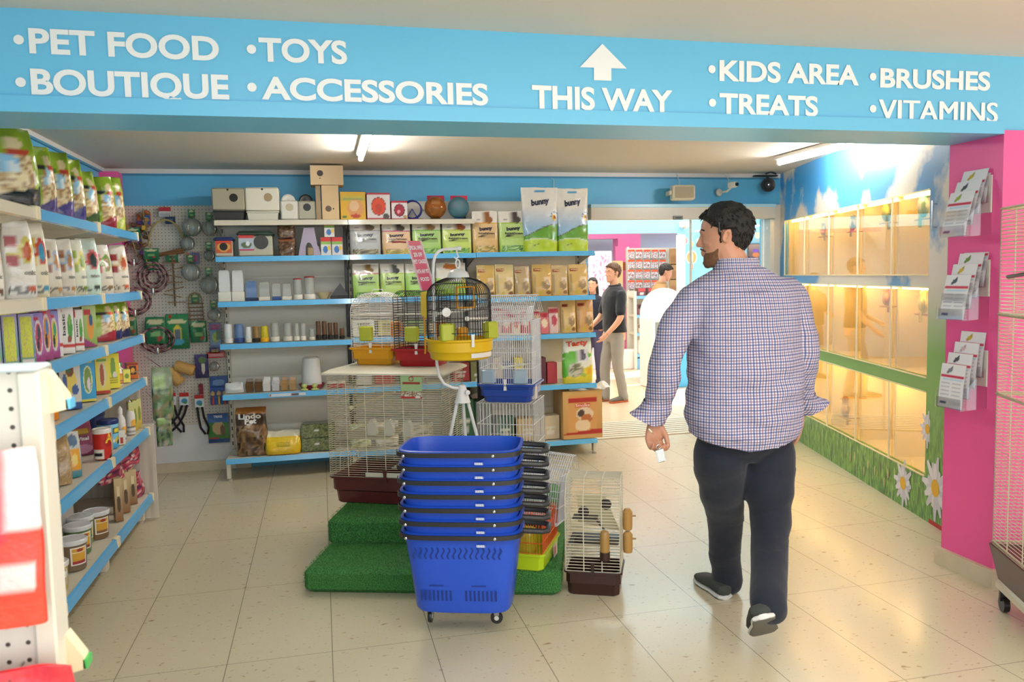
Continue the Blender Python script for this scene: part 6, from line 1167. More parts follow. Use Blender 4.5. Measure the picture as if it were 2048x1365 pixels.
# ================================================================ stacked shopping baskets
BA=math.radians(-19); bc=onZ(925,903,.765); bc=Vector((bc.x,bc.y,0)); RW,RD=.505,.335
BBL,BKB=C('1f3fb8'),C('2b2a2a')
def sup(a,b,z,n=5,N=44,ex=5): 
    o=[]
    for k in range(N):
        t=2*PI*(k+.5)/N; c,s=math.cos(t),math.sin(t); o.append((a*math.copysign(abs(c)**(2/ex),c),b*math.copysign(abs(s)**(2/ex),s),z))
    return o
def basket(z0,full,label,light):
    t=thing('shopping_basket',label,'shopping basket',(bc.x,bc.y,z0),BA,'nested blue shopping baskets'); H=.345; col=C('2a62c8') if light else BBL
    col=C('2450c0')
    a1,b1,a0,b0=RW/2-.012,RD/2-.012,RW/2*.80,RD/2*.78
    outer=[sup(a0*.96,b0*.96,0),sup(a0,b0,.012),sup(a0+(a1-a0)*.5,b0+(b1-b0)*.5,H*.5),sup(a1,b1,H-.03),sup(a1+.012,b1+.012,H-.028),sup(a1+.014,b1+.014,H),sup(a1+.002,b1+.002,H+.002),sup(a1-.006,b1-.006,H-.03),sup(a0+(a1-a0)*.5-.005,b0+(b1-b0)*.5-.005,H*.5),sup(a0-.005,b0-.005,.014)]
    MB().loft(outer,col).obj('basket_body',PLASTIC,t)
    # folded long handle lying around the rim front and sides
    def hb(a,b,z): return [(a*math.copysign(abs(math.cos(q))**.4,math.cos(q)),b*math.copysign(abs(math.sin(q))**.4,math.sin(q)),z) for q in [math.radians(x) for x in range(188,352,8)]]
    pts=hb(a1+.022,b1+.022,H-.012); m=MB()
    rg=[[Vector(p)+Vector(o) for o in ((0,-.004,-.009),(0,.004,-.009),(0,.004,.009),(0,-.004,.009))] for p in pts]; m.loft(rg,BKB); m.obj('carry_handle',PLASTIC,t)
    for x in (-RW*.42,RW*.30): MB().lathe([(0,0),(.006,0),(.006,.004),(.003,.006),(0,.006)],C('c9ccd0'),12,m=Matrix.Translation((x,-b1-.026,H-.012))@Matrix.Rotation(PI/2,4,'X')).obj('rivet',CHROME,t)
    # pull handle on the right
    x=a1+.012; m=MB(); yy=.0
    pp=[(x,-.055,H-.016),(x+.085,-.055,H-.020),(x+.105,-.040,H-.020),(x+.105,.040,H-.020),(x+.085,.055,H-.018),(x,.055,H-.012)]
    rg=[]
    for k,p in enumerate(pp): rg.append([Vector(p)+Vector(o) for o in (((0,-.007,-.012),(0,.007,-.012),(0,.007,.012),(0,-.007,.012)) if k in (0,1,4,5) else ((-.008,0,-.012),(.008,0,-.012),(.008,0,.012),(-.008,0,.012)))])
    m.tube(pp,.012,BKB,8); m.obj('pull_handle',PLASTIC,t)
    MB().grid(lambda u,v:(.075+.035*u,-b1-.012-.0005,H-.052+.010*v),10,4,lambda u,v:C('e0e0e6') if (int(u*11)%2==0 or v<.2) else C('8a94b8')).obj('maker_label',CARD,t)
    if full:
        def bfrac(z): return .5*(z-.012)/(H*.5-.012) if z<H*.5 else .5+.5*(z-H*.5)/(H*.5-.03)
        def front(x,z): return -(b0+(b1-b0)*bfrac(z))-.0015
        dk=C('14307e'); m=MB()
        def slot(pts,wd,mm):
            L=[];Rr=[]
            for (x_,z_) in pts: L.append((x_-wd/2,front(x_,z_),z_)); Rr.append((x_+wd/2,front(x_,z_),z_))
            mm.add(L+list(reversed(Rr)),[tuple(range(len(L)*2))],dk)
        for k in range(16): 
            x_=-.185+.0235*k; slot([(x_+.006*math.sin(q*PI/3.)*1.0+.0,.285-.008*q) for q in range(7)],.007,m)
        for k in range(8): slot([(-.165+.0175*k,.055),(-.165+.0175*k,.10)],.008,m); slot([(.022+.0175*k,.055),(.022+.0175*k,.10)],.008,m)
        for x_ in (-.10,.075): slot([(x_-.028,.118),(x_-.028,.122)],.0,m); m.add([(x_-.03,front(x_,.12),.118),(x_+.03,front(x_,.12),.118),(x_+.03,front(x_,.12),.123),(x_-.03,front(x_,.12),.123)],[(0,1,2,3)],dk)
        m.obj('front_slots',mat('basket_openings',None,.6),t,False); m=MB()
        def side(z): return a0+(a1-a0)*bfrac(z)+.0015
        for k in range(6):
            y_=-.075+.03*k
            L=[(side(.285-.01*q),y_-.004+.006*math.sin(q*PI/2.6),.285-.01*q) for q in range(6)]; Rr=[(side(.285-.01*q),y_+.004+.006*math.sin(q*PI/2.6),.285-.01*q) for q in range(6)]; m.add(L+list(reversed(Rr)),[tuple(range(12))],dk)
            for za,zb in ((.14,.19),(.055,.11)): m.add([(side(za),y_-.004,za),(side(za),y_+.004,za),(side(zb),y_+.004,zb),(side(zb),y_-.004,zb)],[(0,1,2,3)],dk)
        m.obj('side_slots',mat('basket_openings',None,.6),t,False)
        for sx_ in (-1,1):
            for sy in (-1,1):
                f=MB().box((sx_*.14-.012,sy*.085-.014,-.024),(sx_*.14+.012,sy*.085+.014,.004),C('9a9ca0'),.003).obj('caster_fork',CHROME,t)
                MB().lathe([(.0,-.008),(.024,-.008),(.026,-.004),(.026,.004),(.024,.008),(0,.008)],C('1c1c1c'),18,m=Matrix.Translation((sx_*.14,sy*.085-.004,-.032))@Matrix.Rotation(PI/2,4,'X' if sx_>0 else 'Y')).lathe([(0,-.009),(.01,-.009),(.01,.009),(0,.009)],C('b9b9b4'),12,m=Matrix.Translation((sx_*.14,sy*.085-.004,-.032))@Matrix.Rotation(PI/2,4,'X' if sx_>0 else 'Y')).obj('wheel',PLASTIC,f)
    return t
names=['bottom wheeled basket of the stack, showing its whole slotted blue side','blue shopping basket second from the bottom of the stack','blue shopping basket third from the bottom of the stack','blue shopping basket in the exact middle of the stack','blue shopping basket third from the top of the stack','blue shopping basket directly under the topmost one','topmost blue shopping basket with its empty inside showing']
ZR=zat(bc.x,bc.y-.16,1068)-.345
for k in range(7): basket(ZR+.0565*k,k==0,names[k],k==0)
# ================================================================ foreground rack, near left
YR=1.22
xr=onY(118,1300,YR).x; zt=onY(85,742,YR).z
fr=thing('display_rack','cream perforated end rack very close at the lower left edge','rack',(xr,YR,0))
o=MB().box((-.62,0,0),(-.028,.012,zt),(1,1,1)).obj('perforated_panel',PEG,fr,False); o.location=(0,0,0)
MB().box((-.028,-.006,0),(0,.05,zt),C('d3ccba'),.003).obj('upright',METAL,fr); MB().box((-.62,-.01,zt),(.0,.05,zt+.008),C('c9d6dc'),.003).obj('top_panel',METAL,fr)
for zz,cc in ((onY(100,775,YR+.05).z,'5fb0d8'),(onY(150,1290,YR+.05).z,'4fae5a')):
    s=MB().loft([[(0,.03,zz-.035),(.0,.03,zz+.025),(.022,.03,zz-.012),(.024,.03,zz-.030)],[(0,.055,zz-.035),(.0,.055,zz+.025),(.022,.055,zz-.012),(.024,.055,zz-.030)]],C('dcd0ac')); s.obj('shelf_end',METAL,fr); MB().box((.021,.03,zz-.03),(.027,.055,zz-.016),C(cc)).obj('price_rail',GLOSS,fr)
for k,(pxc,pyt,pyb,w_,art_,l) in enumerate(((-12,905,1255,.10,paint(C('d8352c'),[('r',.55,.5,1,1,C('d9d0cc')),('g',.0,.55,C('e2452f'),C('d83a2a')),('r',.5,.22,.92,.36,C('cfc3bd')),('r',.0,.5,.6,1,C('cc2a3c'))]),'blurred red pack with a white corner hanging on the near left rack'),(20,1345,1500,.16,paint(C('cf2c34'),[('g',0,1,C('b8242c'),C('d8303a'))]),'second red pack hanging lower on the near left rack, cut by the photo bottom'))):
    p0=onY(pxc,pyt,YR-.05); p1=onY(pxc,pyb,YR-.05); t=thing('red_pack',l,'pack',(p0.x,YR-.05,p1.z)); mb=MB(); bag(mb,w_,p0.z-p1.z,.03,art_,40,26,k,.98,.004); mb.obj('pouch',FILM,t); MB().tube([(0,.05,p0.z-p1.z-.01),(0,-.02,p0.z-p1.z-.012)],.002,C('b0aea6')).obj('peg_hook',CHROME,t)
# ================================================================ right side: tall cage and leaflet holders
A7=math.atan2(-.41,.91); t=thing('tall_rolling_cage','tall cream wire cage on a brown wheeled base beside the pink pillar','cage',(2.80,2.88,0),A7)
# local x to the right/away, local -y towards camera-left
tw,tl=.62,.62
MB().loft([[(.03,-tl+.03,.14),(tw-.03,-tl+.03,.14),(tw-.03,-.03,.14),(.03,-.03,.14)],[(.0,-tl,.29),(tw,-tl,.29),(tw,0,.29),(.0,0,.29)]],C('4e2c22')).obj('base_tray',PLASTIC,t)
MB().box((.02,-tl+.02,.095),(tw-.02,-.02,.14),C('c9bfa4'),.01).obj('chassis',PLASTIC,t)
for x in (.05,tw-.05):
    for y in (-.05,-tl+.05): MB().lathe([(0,-.012),(.034,-.012),(.034,.012),(0,.012)],C('1c1a1a'),18,m=Matrix.Translation((x,y,.036))@Matrix.Rotation(PI/2,4,'Y')).box((x-.02,y-.008,.05),(x+.02,y+.008,.1),C('1c1a1a')).obj('caster',PLASTIC,t)
wirebox(t,.012,-tl+.012,.29,tw-.012,-.012,1.735,.0155,.15,.0018,C('cdc2a2'),vert=False,skip='')
for z in (.30,.95,1.29,1.735): MB().tube([(.01,-tl+.01,z),(tw-.01,-tl+.01,z),(tw-.01,-.01,z),(.01,-.01,z)],.005,C('b9ad8a'),6,closed=True).obj('frame_rail',WIRE,t)
MB().tube([(.01,-.1,1.45),(.01,-.38,1.47)],.008,C('3a3433'),8).obj('perch',PLASTIC,t)
def leafart(s): 
    bc_=[C('8fae3a'),C('4a4f5a'),C('c9b23a'),C('6a6a66'),C('3f5060'),C('cfae2a'),C('6a8a2f'),C('7a8a2c'),C('7a7a84'),C('4f4a52'),C('cdb0b0'),C('c9a92a')][s%12]
    return paint(C('e2e0e2'),[('r',.04,.70,.96,.76,C('c02a50')),('e',.38,.86,.10,.05,bc_),('e',.44,.91,.05,.035,mixc(bc_,(0,0,0),.3)),('e',.30,.81,.08,.02,mixc(bc_,(0,0,0),.2)),('r',.1,.63,.95,.67,C('a9cde4')),('l',7,.08,.28,.45,.60,C('b9b8c0')),('l',7,.52,.28,.9,.60,C('b9b8c0')),('r',.05,.08,.34,.12,C('4a4f8a')),('e',.68,.12,.08,.03,C('d8a0a8')),('r',.5,.06,.92,.16,C('d6d0d8'))],s)
ACR=clearmat('clear_acrylic',(.95,.95,.97),.95,.05,None,.4)
hold=[(1.64,0),(1.255,1),(.835,2)]
for z0,hi_ in hold:
    t=thing('leaflet_holder',('clear stepped leaflet holder, topmost on the pink pillar','clear stepped leaflet holder, middle one on the pink pillar','clear stepped leaflet holder, lowest on the pink pillar')[hi_],'leaflet holder',(3.0,3.2,z0),0,'leaflet holders on the pillar')
    MB().box((-.006,-.085,.10),(-.0005,.085,.27),C('dcd8cc'),.001).obj('back_plate',PLASTIC,t)
    for k in range(4):
        xk=-.13+.035*k; zk=-.005+.05*k
        MB().box((xk-.012,-.078,zk),(xk-.010,.078,zk+.05),C('e6e6ea')).box((xk+.008,-.078,zk),(xk+.010,.078,zk+.12),C('e6e6ea')).box((xk-.012,-.078,zk-.002),(xk+.010,.078,zk),C('e6e6ea')).obj('pocket',ACR,t)
    for s in (-1,1): MB().loft([[(-.145,s*.079,-.01),(-.0,s*.079,.0),(-.0,s*.079,.20),(-.145,s*.079,.06)],[(-.145,s*.081,-.01),(-.0,s*.081,.0),(-.0,s*.081,.20),(-.145,s*.081,.06)]],C('e6e6ea')).obj('side_plate',ACR,t)
    for k in range(4):
        xk=-.13+.035*k; zk=-.003+.05*k; art_=leafart(hi_*4+k)
        lean=.03 if hi_<2 else .012; hh=.205
        mb=MB()
        f=lambda u,v,o=0: (-.0-lean*(v-.1)*(-1 if hi_==2 else -1)*1.0+ (.022*(v**2) if hi_==0 else .01*v*v)+o, .074-.148*u, hh*v)
        mb.grid(lambda u,v:f(u,v,-.0012),22,34,art_); mb.grid(lambda u,v:f(1-u,v,.0012),2,8,C('dedce0'))
        pos=['front','second','third','rear'][k]
        bd=['green parrot','grey bird','yellow bird','striped bird'][k%4]
        lb='%s leaflet in the %s holder on the pink pillar'%(('front, fully visible white','second white','third white','rearmost white')[k],('topmost','middle','lowest')[hi_])
        o=single(mb,'leaflet',CARD,lb,'leaflet',(3.0+xk,3.2,z0+zk),0,'white bird leaflets with a crimson stripe',smooth=False)
        o.rotation_euler=(0,0,0)
# ================================================================ people
def fuse(mb,name,mt,parent,voxel,smooth=6,disp=None,fac=.5):
    o=mb.obj(name,mt,parent); rm=o.modifiers.new('r','REMESH'); rm.mode='VOXEL'; rm.voxel_size=voxel
    if smooth: s=o.modifiers.new('s','SMOOTH'); s.iterations=smooth; s.factor=fac
    bpy.context.view_layer.update(); me=bpy.data.meshes.new_from_object(o.evaluated_get(bpy.context.evaluated_depsgraph_get())); o.modifiers.clear(); old=o.data; o.data=me; bpy.data.meshes.remove(old)
    if disp:
        ns=[v.normal.copy() for v in me.vertices]
        for v,n in zip(me.vertices,ns): v.co+=n*disp(v.co)
    me.materials.clear(); me.materials.append(mt); me.name=name; me.update()
    for p in me.polygons: p.use_smooth=True
    return o
def cr(P,n):
    P=[Vector(p) for p in P]; o=[]
    for i in range(len(P)-1):
        a=P[max(0,i-1)];b=P[i];c=P[i+1];d=P[min(len(P)-1,i+2)]
        for k in range(n):
            t=k/n; o.append(.5*((2*b)+(c-a)*t+(2*a-5*b+4*c-d)*t*t+(-a+3*b-3*c+d)*t**3))
    o.append(P[-1]); return o
def limb(mb,pts,rad,n=14,sub=4,cap=True):
    Q=cr([(*p,r) if False else p for p in pts],sub); R=[v.x for v in cr([(r,0,0) for r in rad],sub)]
    if cap:
        d0=(Q[0]-Q[1]).normalized(); d1=(Q[-1]-Q[-2]).normalized()
        Q=[Q[0]+d0*R[0]*.8,Q[0]+d0*R[0]*.5]+Q+[Q[-1]+d1*R[-1]*.5,Q[-1]+d1*R[-1]*.8]; R=[R[0]*.35,R[0]*.8]+R+[R[-1]*.8,R[-1]*.35]
    mb.tube(Q,0,(.5,.5,.5),n,radii=R)
def torso(mb,rings,n=40,ex=2.5,hem=None):
    out=[]
    for (z,cx,cy,rx,ry) in rings:
        o=[]
        for k in range(n):
            t=2*PI*k/n; c,s=math.cos(t),math.sin(t); zz=z+(hem(t) if hem and z==rings[0][0] else 0)
            o.append((cx+rx*math.copysign(abs(c)**(2/ex),c),cy+ry*math.copysign(abs(s)**(2/ex),s),zz))
        out.append(o)
    mb.loft(out,(.5,.5,.5))
def crr(T,z):
    for i in range(len(T)-1):
        if T[i][0]<=z<=T[i+1][0]:
            t=(z-T[i][0])/(T[i+1][0]-T[i][0]); t=t; return [T[i][k]+(T[i+1][k]-T[i][k])*t for k in range(1,4)]
    return list(T[0][1:]) if z<T[0][0] else list(T[-1][1:])
HEADT=[(-.122,.016,.018,.062),(-.112,.036,.034,.052),(-.09,.050,.055,.032),(-.06,.060,.072,.014),(-.03,.068,.086,.002),(0,.073,.094,-.004),(.03,.076,.099,-.007),(.055,.075,.098,-.009),(.08,.068,.088,-.010),(.10,.054,.068,-.010),(.113,.036,.046,-.010),(.120,.016,.02,-.010)]
def headpt(t,z,off=0.):
    a,b,cy=crr(HEADT,z); return Vector((  (a+off)*math.cos(t), cy+(b+off)*math.sin(t), z))
def headshell(mb,mask,thick,nz=46,nt=64,zext=.0,rough=.003,seed=0):
    "hair or beard: the part of the head surface where mask>0, pushed outwards"
    idx={};vs=[];fs=[]
    def g(i,j):
        j%=nt
        if (i,j) in idx: return idx[(i,j)]
        z=-.118+(.118+.119)*i/nz; t=2*PI*j/nt; p=headpt(t,z); m=mask(p)
        c=Vector((0,-.008,.01)); d=(p-c).normalized(); k=max(0,min(1,m*28))**.7 if m>0 else 0
        q=p+d*(thick*k-.003*(1-k)+rough*k*noise.noise(p*45+Vector((seed,0,0))))
        if p.z>.10: q.z+=thick*.4*k
        idx[(i,j)]=len(vs); vs.append(q); return idx[(i,j)]
    for i in range(nz):
        for j in range(nt):
            z=-.118+.237*(i+.5)/nz; t=2*PI*(j+.5)/nt
            if mask(headpt(t,z))>-.006: fs.append((g(i,j),g(i,j+1),g(i+1,j+1),g(i+1,j)))
    top=[g(nz,j) for j in range(nt)]
    if mask(Vector((0,-.01,.12)))>0: fs.append(tuple(top))
    mb.add(vs,fs,(.5,.5,.5))
def skinmat(n,c): 
    if n in MATS: return MATS[n]
    m=mat(n,c,.5,bump=(60,.12,.003)); b=m.node_tree.nodes['Principled BSDF']; b.inputs['Subsurface Weight'].default_value=.12; b.inputs['Subsurface Radius'].default_value=(.02,.008,.004); return m
def hand(mb,W,d,n,t,curl,s=1.,thumb=.6,spread=.05):
    "W wrist, d finger direction, n palm normal, t thumb side"
    d,n,t=[Vector(x).normalized() for x in (d,n,t)]
    P=Vector(W)
    # palm as a flattened loft
    rg=[]
    for u,wd,th in ((-.012,.024,.019),(.0,.027,.019),(.025,.035,.018),(.05,.041,.017),(.075,.043,.015),(.088,.040,.011)):
        c=P+d*u*s; rg.append([c+t*(wd*s*math.cos(2*PI*k/14))+n*(th*s*math.sin(2*PI*k/14)) for k in range(14)])
    mb.loft(rg,(.5,.5,.5))
    for i,(off,L,r) in enumerate(((.030,(.040,.026,.020),.0088),(.010,(.045,.029,.022),.0092),(-.011,(.042,.027,.021),.0088),(-.030,(.033,.020,.017),.0078))):
        p=P+d*.072*s+t*off*s; pts=[p,p+d*.014*s]; a=0; q=pts[-1]; dd=(d+t*off*spread*20).normalized()
        for k,l in enumerate(L):
            a+=curl[k]; v=dd*math.cos(a)+n*math.sin(a); q=q+v*l*s; pts.append(q)
        limb(mb,pts,[r*s*1.05,r*s*1.08,r*s,r*s*.92,r*s*.8],10,3)
    p=P+d*.018*s+t*.022*s; v=(d*.75+t*thumb+n*.35).normalized(); q1=p+v*.042*s; v2=(d*.95+t*thumb*.25+n*.45).normalized(); q2=q1+v2*.032*s; q3=q2+(d+n*.5).normalized()*.024*s
    limb(mb,[p,q1,q2,q3],[.015*s,.012*s,.0105*s,.0085*s],10,3)
def shoe(root,ankle,heel,dirv,up,L,col,sole,w=.048,name='shoe',solec=None):
    "heel: point of the sole under the heel; dirv: heel to toe; up: sole normal"
    d=Vector(dirv).normalized(); u=Vector(up); u=(u-d*u.dot(d)).normalized(); s=d.cross(u); H=Vector(heel)
    def sec(tt,hw,h0,h1,n=16):
        o=[]
        for k in range(n):
            a=2*PI*k/n; c,q=math.cos(a),math.sin(a); o.append(H+d*tt*L+s*hw*math.copysign(abs(c)**.7,c)+u*((h0+h1)/2+(h1-h0)/2*math.copysign(abs(q)**.8,q)))
        return o
    up_=MB().loft([sec(-.01,.018,.018,.045),sec(.03,w*.68,.016,.062),sec(.12,w*.76,.016,.068),sec(.25,w*.78,.016,.072),sec(.38,w*.82,.016,.072),sec(.55,w*.96,.016,.064),sec(.72,w*1.02,.016,.054),sec(.88,w*.84,.016,.046),sec(.97,w*.5,.018,.036),sec(1.0,w*.2,.02,.028)],col)
    sh=up_.obj(name,mat('shoe_canvas',None,.8,bump=(200,.2,.002)),root)
    MB().loft([sec(-.02,.02,.0,.02),sec(.02,w*.74,.0,.022),sec(.12,w*.84,.0,.022),sec(.35,w*.80,.0,.022),sec(.55,w*1.0,.0,.022),sec(.74,w*1.07,.0,.022),sec(.9,w*.88,.002,.022),sec(.99,w*.5,.006,.022),sec(1.02,w*.2,.01,.022)],sole).obj('sole',PLASTIC,sh)
    if solec: MB().loft([sec(-.0,.02,-.002,.006),sec(.03,w*.68,-.003,.006),sec(.12,w*.78,-.003,.006),sec(.35,w*.72,-.002,.006),sec(.55,w*.92,-.003,.006),sec(.74,w*.99,-.003,.006),sec(.9,w*.8,-.001,.008),sec(.98,w*.4,.004,.012)],solec).obj('tread',mat('worn_rubber',None,.8,bump=(80,.4,.004)),sh)
def head(root,skin,hairc,pos,yaw,pitch=0,sc=1.,beard=None,roll=0,hairstyle='short',glasses=False,bodymb=None,voxel=.0042):
    M_=Matrix.Translation(pos)@Matrix.Rotation(yaw,4,'Z')@Matrix.Rotation(pitch,4,'X')@Matrix.Rotation(roll,4,'Y')@Matrix.Diagonal((sc,sc,sc,1))
    mb=bodymb
    rg=[]
    for z in [-.122+.242*k/30 for k in range(31)]: rg.append([M_@headpt(2*PI*j/36,z) for j in range(36)])
    mb.loft(rg,(.5,.5,.5))
    T=lambda *p:M_@Vector(p)
    # brow, nose, lips, chin, ears
    mb.tube([T(-.035,.078,.025),T(-.012,.090,.028),T(.012,.090,.028),T(.035,.078,.025)],.008*sc,(.5,)*3,8)
    limb(mb,[T(0,.088,.018),T(0,.097,-.008),T(0,.106,-.026)],[.0065*sc,.009*sc,.0110*sc],10,3); 
    for s in (-1,1): limb(mb,[T(s*.009,.100,-.030),T(s*.011,.094,-.032)],[.0065*sc,.006*sc],8,2)
    limb(mb,[T(-.020,.083,-.058),T(0,.094,-.054),T(.020,.083,-.058)],[.004*sc,.0062*sc,.004*sc],8,4); limb(mb,[T(-.018,.080,-.068),T(0,.091,-.067),T(.018,.080,-.068)],[.004*sc,.0068*sc,.004*sc],8,4)
    limb(mb,[T(0,.070,-.105),T(0,.080,-.100)],[.018*sc,.014*sc],10,3)
    for s in (-1,1):
        limb(mb,[T(s*.030,.070,-.02),T(s*.045,.052,-.03)],[.014*sc,.014*sc],8,2)
        pe=[T(s*.078,-.004,-.026),T(s*.083,-.000,-.010),T(s*.088,-.010,.014),T(s*.088,-.022,.020),T(s*.087,-.030,.010),T(s*.082,-.024,-.012),T(s*.078,-.010,-.028)]
        mb.tube(pe,.0055*sc,(.5,)*3,8,closed=True); mb.add([T(s*.076,-.005,-.020),T(s*.076,-.008,.012),T(s*.078,-.026,.010),T(s*.076,-.022,-.012)]+[T(s*.082,-.005,-.020),T(s*.082,-.008,.012),T(s*.083,-.026,.010),T(s*.081,-.022,-.012)],[(0,1,2,3),(7,6,5,4),(0,4,5,1),(1,5,6,2),(2,6,7,3),(3,7,4,0)],(.5,)*3)
    # hair
    hm=mat('hair_'+hairc,C(hairc),.62,bump=(140,.8,.004))
    if hairstyle=='short':
        def mask(p):
            if p.z>.075: lim=.085-(p.z-.075)*.4
            elif p.z>.035: lim=.030+(p.z-.035)*1.3
            elif p.z>-.028: lim=.016
            else: lim=-.036
            m=(lim-p.y)
            if p.z<-.06: m=min(m,p.z+.088)
            m+=noise.noise(p*38)*.007
            if abs(p.x)>.05 and -.035<p.z<.022: m=min(m,-.030-p.y if p.y<.004 else .016-p.y) if p.z<.024 and p.y<.004 else m
            return m
        mb2=MB(); headshell(mb2,mask,.014,rough=.007)
        R=random.Random(11)
        for k in range(520):
            z=R.uniform(-.075,.118); t=R.uniform(0,2*PI); p=headpt(t,z); m_=mask(p)
            if m_<.012: continue
            nrm=(p-Vector((0,-.008,.01))).normalized(); fl_=Vector((R.uniform(-.4,.4),R.uniform(-.1,1.0) if p.y>.02 else R.uniform(-.6,.3),-1 if z<.07 else R.uniform(-.3,.5))); fl_=(fl_-nrm*fl_.dot(nrm)).normalized()
            q0=p+nrm*.010; L_=R.uniform(.014,.026); mb2.tube([q0,q0+fl_*L_*.5+nrm*.005,q0+fl_*L_+nrm*.0045],0,(.5,)*3,4,radii=[.003,.0026,.0005])
        for k in range(60):
            u=R.uniform(-.042,.042); q0=Vector((u,.080-abs(u)*.35,.088+R.uniform(-.006,.008))); mb2.tube([q0-Vector((0,.02,0)),q0+Vector((0,.006,.004)),q0+Vector((R.uniform(-.006,.006),.017,-.004))],0,(.5,)*3,4,radii=[.004,.004,.0006])
        
    else:
        def mask(p):
            lim=.075 if p.z>.07 else (.03 if p.z>.02 else .0)
            return lim-p.y
        mb2=MB(); headshell(mb2,mask,.014)
        torso(mb2,[(-.34,0,-.085,.05,.022),(-.26,0,-.08,.085,.03),(-.12,0,-.06,.092,.045),(.0,0,-.045,.085,.06)],24)
    mb2.v=[tuple(M_@Vector(p)) for p in mb2.v]; hr=mb2.obj('hair',hm,root)
    if hairstyle=='short':
        q=MB(); q.v=[]; limb(q,[T(-.035,.074,.086),T(0,.088,.090),T(.03,.076,.087)],[.007*sc,.010*sc,.008*sc],10,3)
    if beard:
        def bm_(p):
            m=min(p.y-.012,-.052-p.z+max(0,(.045-p.y))*.6)
            if p.y>.06 and p.z>-.05 and abs(p.x)<.03: m=-.01
            return m
        mb3=MB(); headshell(mb3,bm_,.0042,rough=.0015,seed=5); mb3.v=[tuple(M_@Vector(p)) for p in mb3.v]; mb3.obj('beard',mat('beard_'+beard,C(beard),.8,bump=(160,.8,.004)),root)
        q=MB(); q.tube([T(-.03,.074,-.056),T(-.012,.091,-.046),T(0,.096,-.043),T(.012,.093,-.045),T(.03,.076,-.052)],.0045*sc,(.5,)*3,8); limb(q,[T(0,.072,-.110),T(0,.082,-.1)],[.016*sc,.013*sc],10,3); q.obj('moustache_and_chin_beard',MATS['beard_'+beard],root)
    for s in (-1,1):
        e=MB().lathe([(.0095*sc*math.sin(PI*k/8)+1e-4,-.0095*sc*math.cos(PI*k/8)) for k in range(9)],C('e6e2dc'),12,m=Matrix.Translation(T(s*.028,.070,.008))).obj('eye',GLOSS,root)
        MB().lathe([(0,-.001),(.0045*sc,-.001),(.0045*sc,.001),(0,.001)],C('2a1c14'),12,m=Matrix.Translation(T(s*.028,.0798,.008))@Matrix.Rotation(yaw,4,'Z')@Matrix.Rotation(PI/2,4,'X')).obj('iris',GLOSS,e)
        MB().tube([T(s*.018,.088,.030),T(s*.032,.084,.034),T(s*.044,.072,.029)],.0035*sc,C(hairc),6).obj('eyebrow',hm,root)
    if glasses:
        MB().tube([T(.088*math.cos(a)*1.0,.015+.02*math.sin(a)*0-.004,.015+.115*math.sin(a)) for a in [PI*k/16 for k in range(17)]],.0028*sc,C('4a5256'),8).obj('sunglasses_arm',GLOSS,root)
    return M_
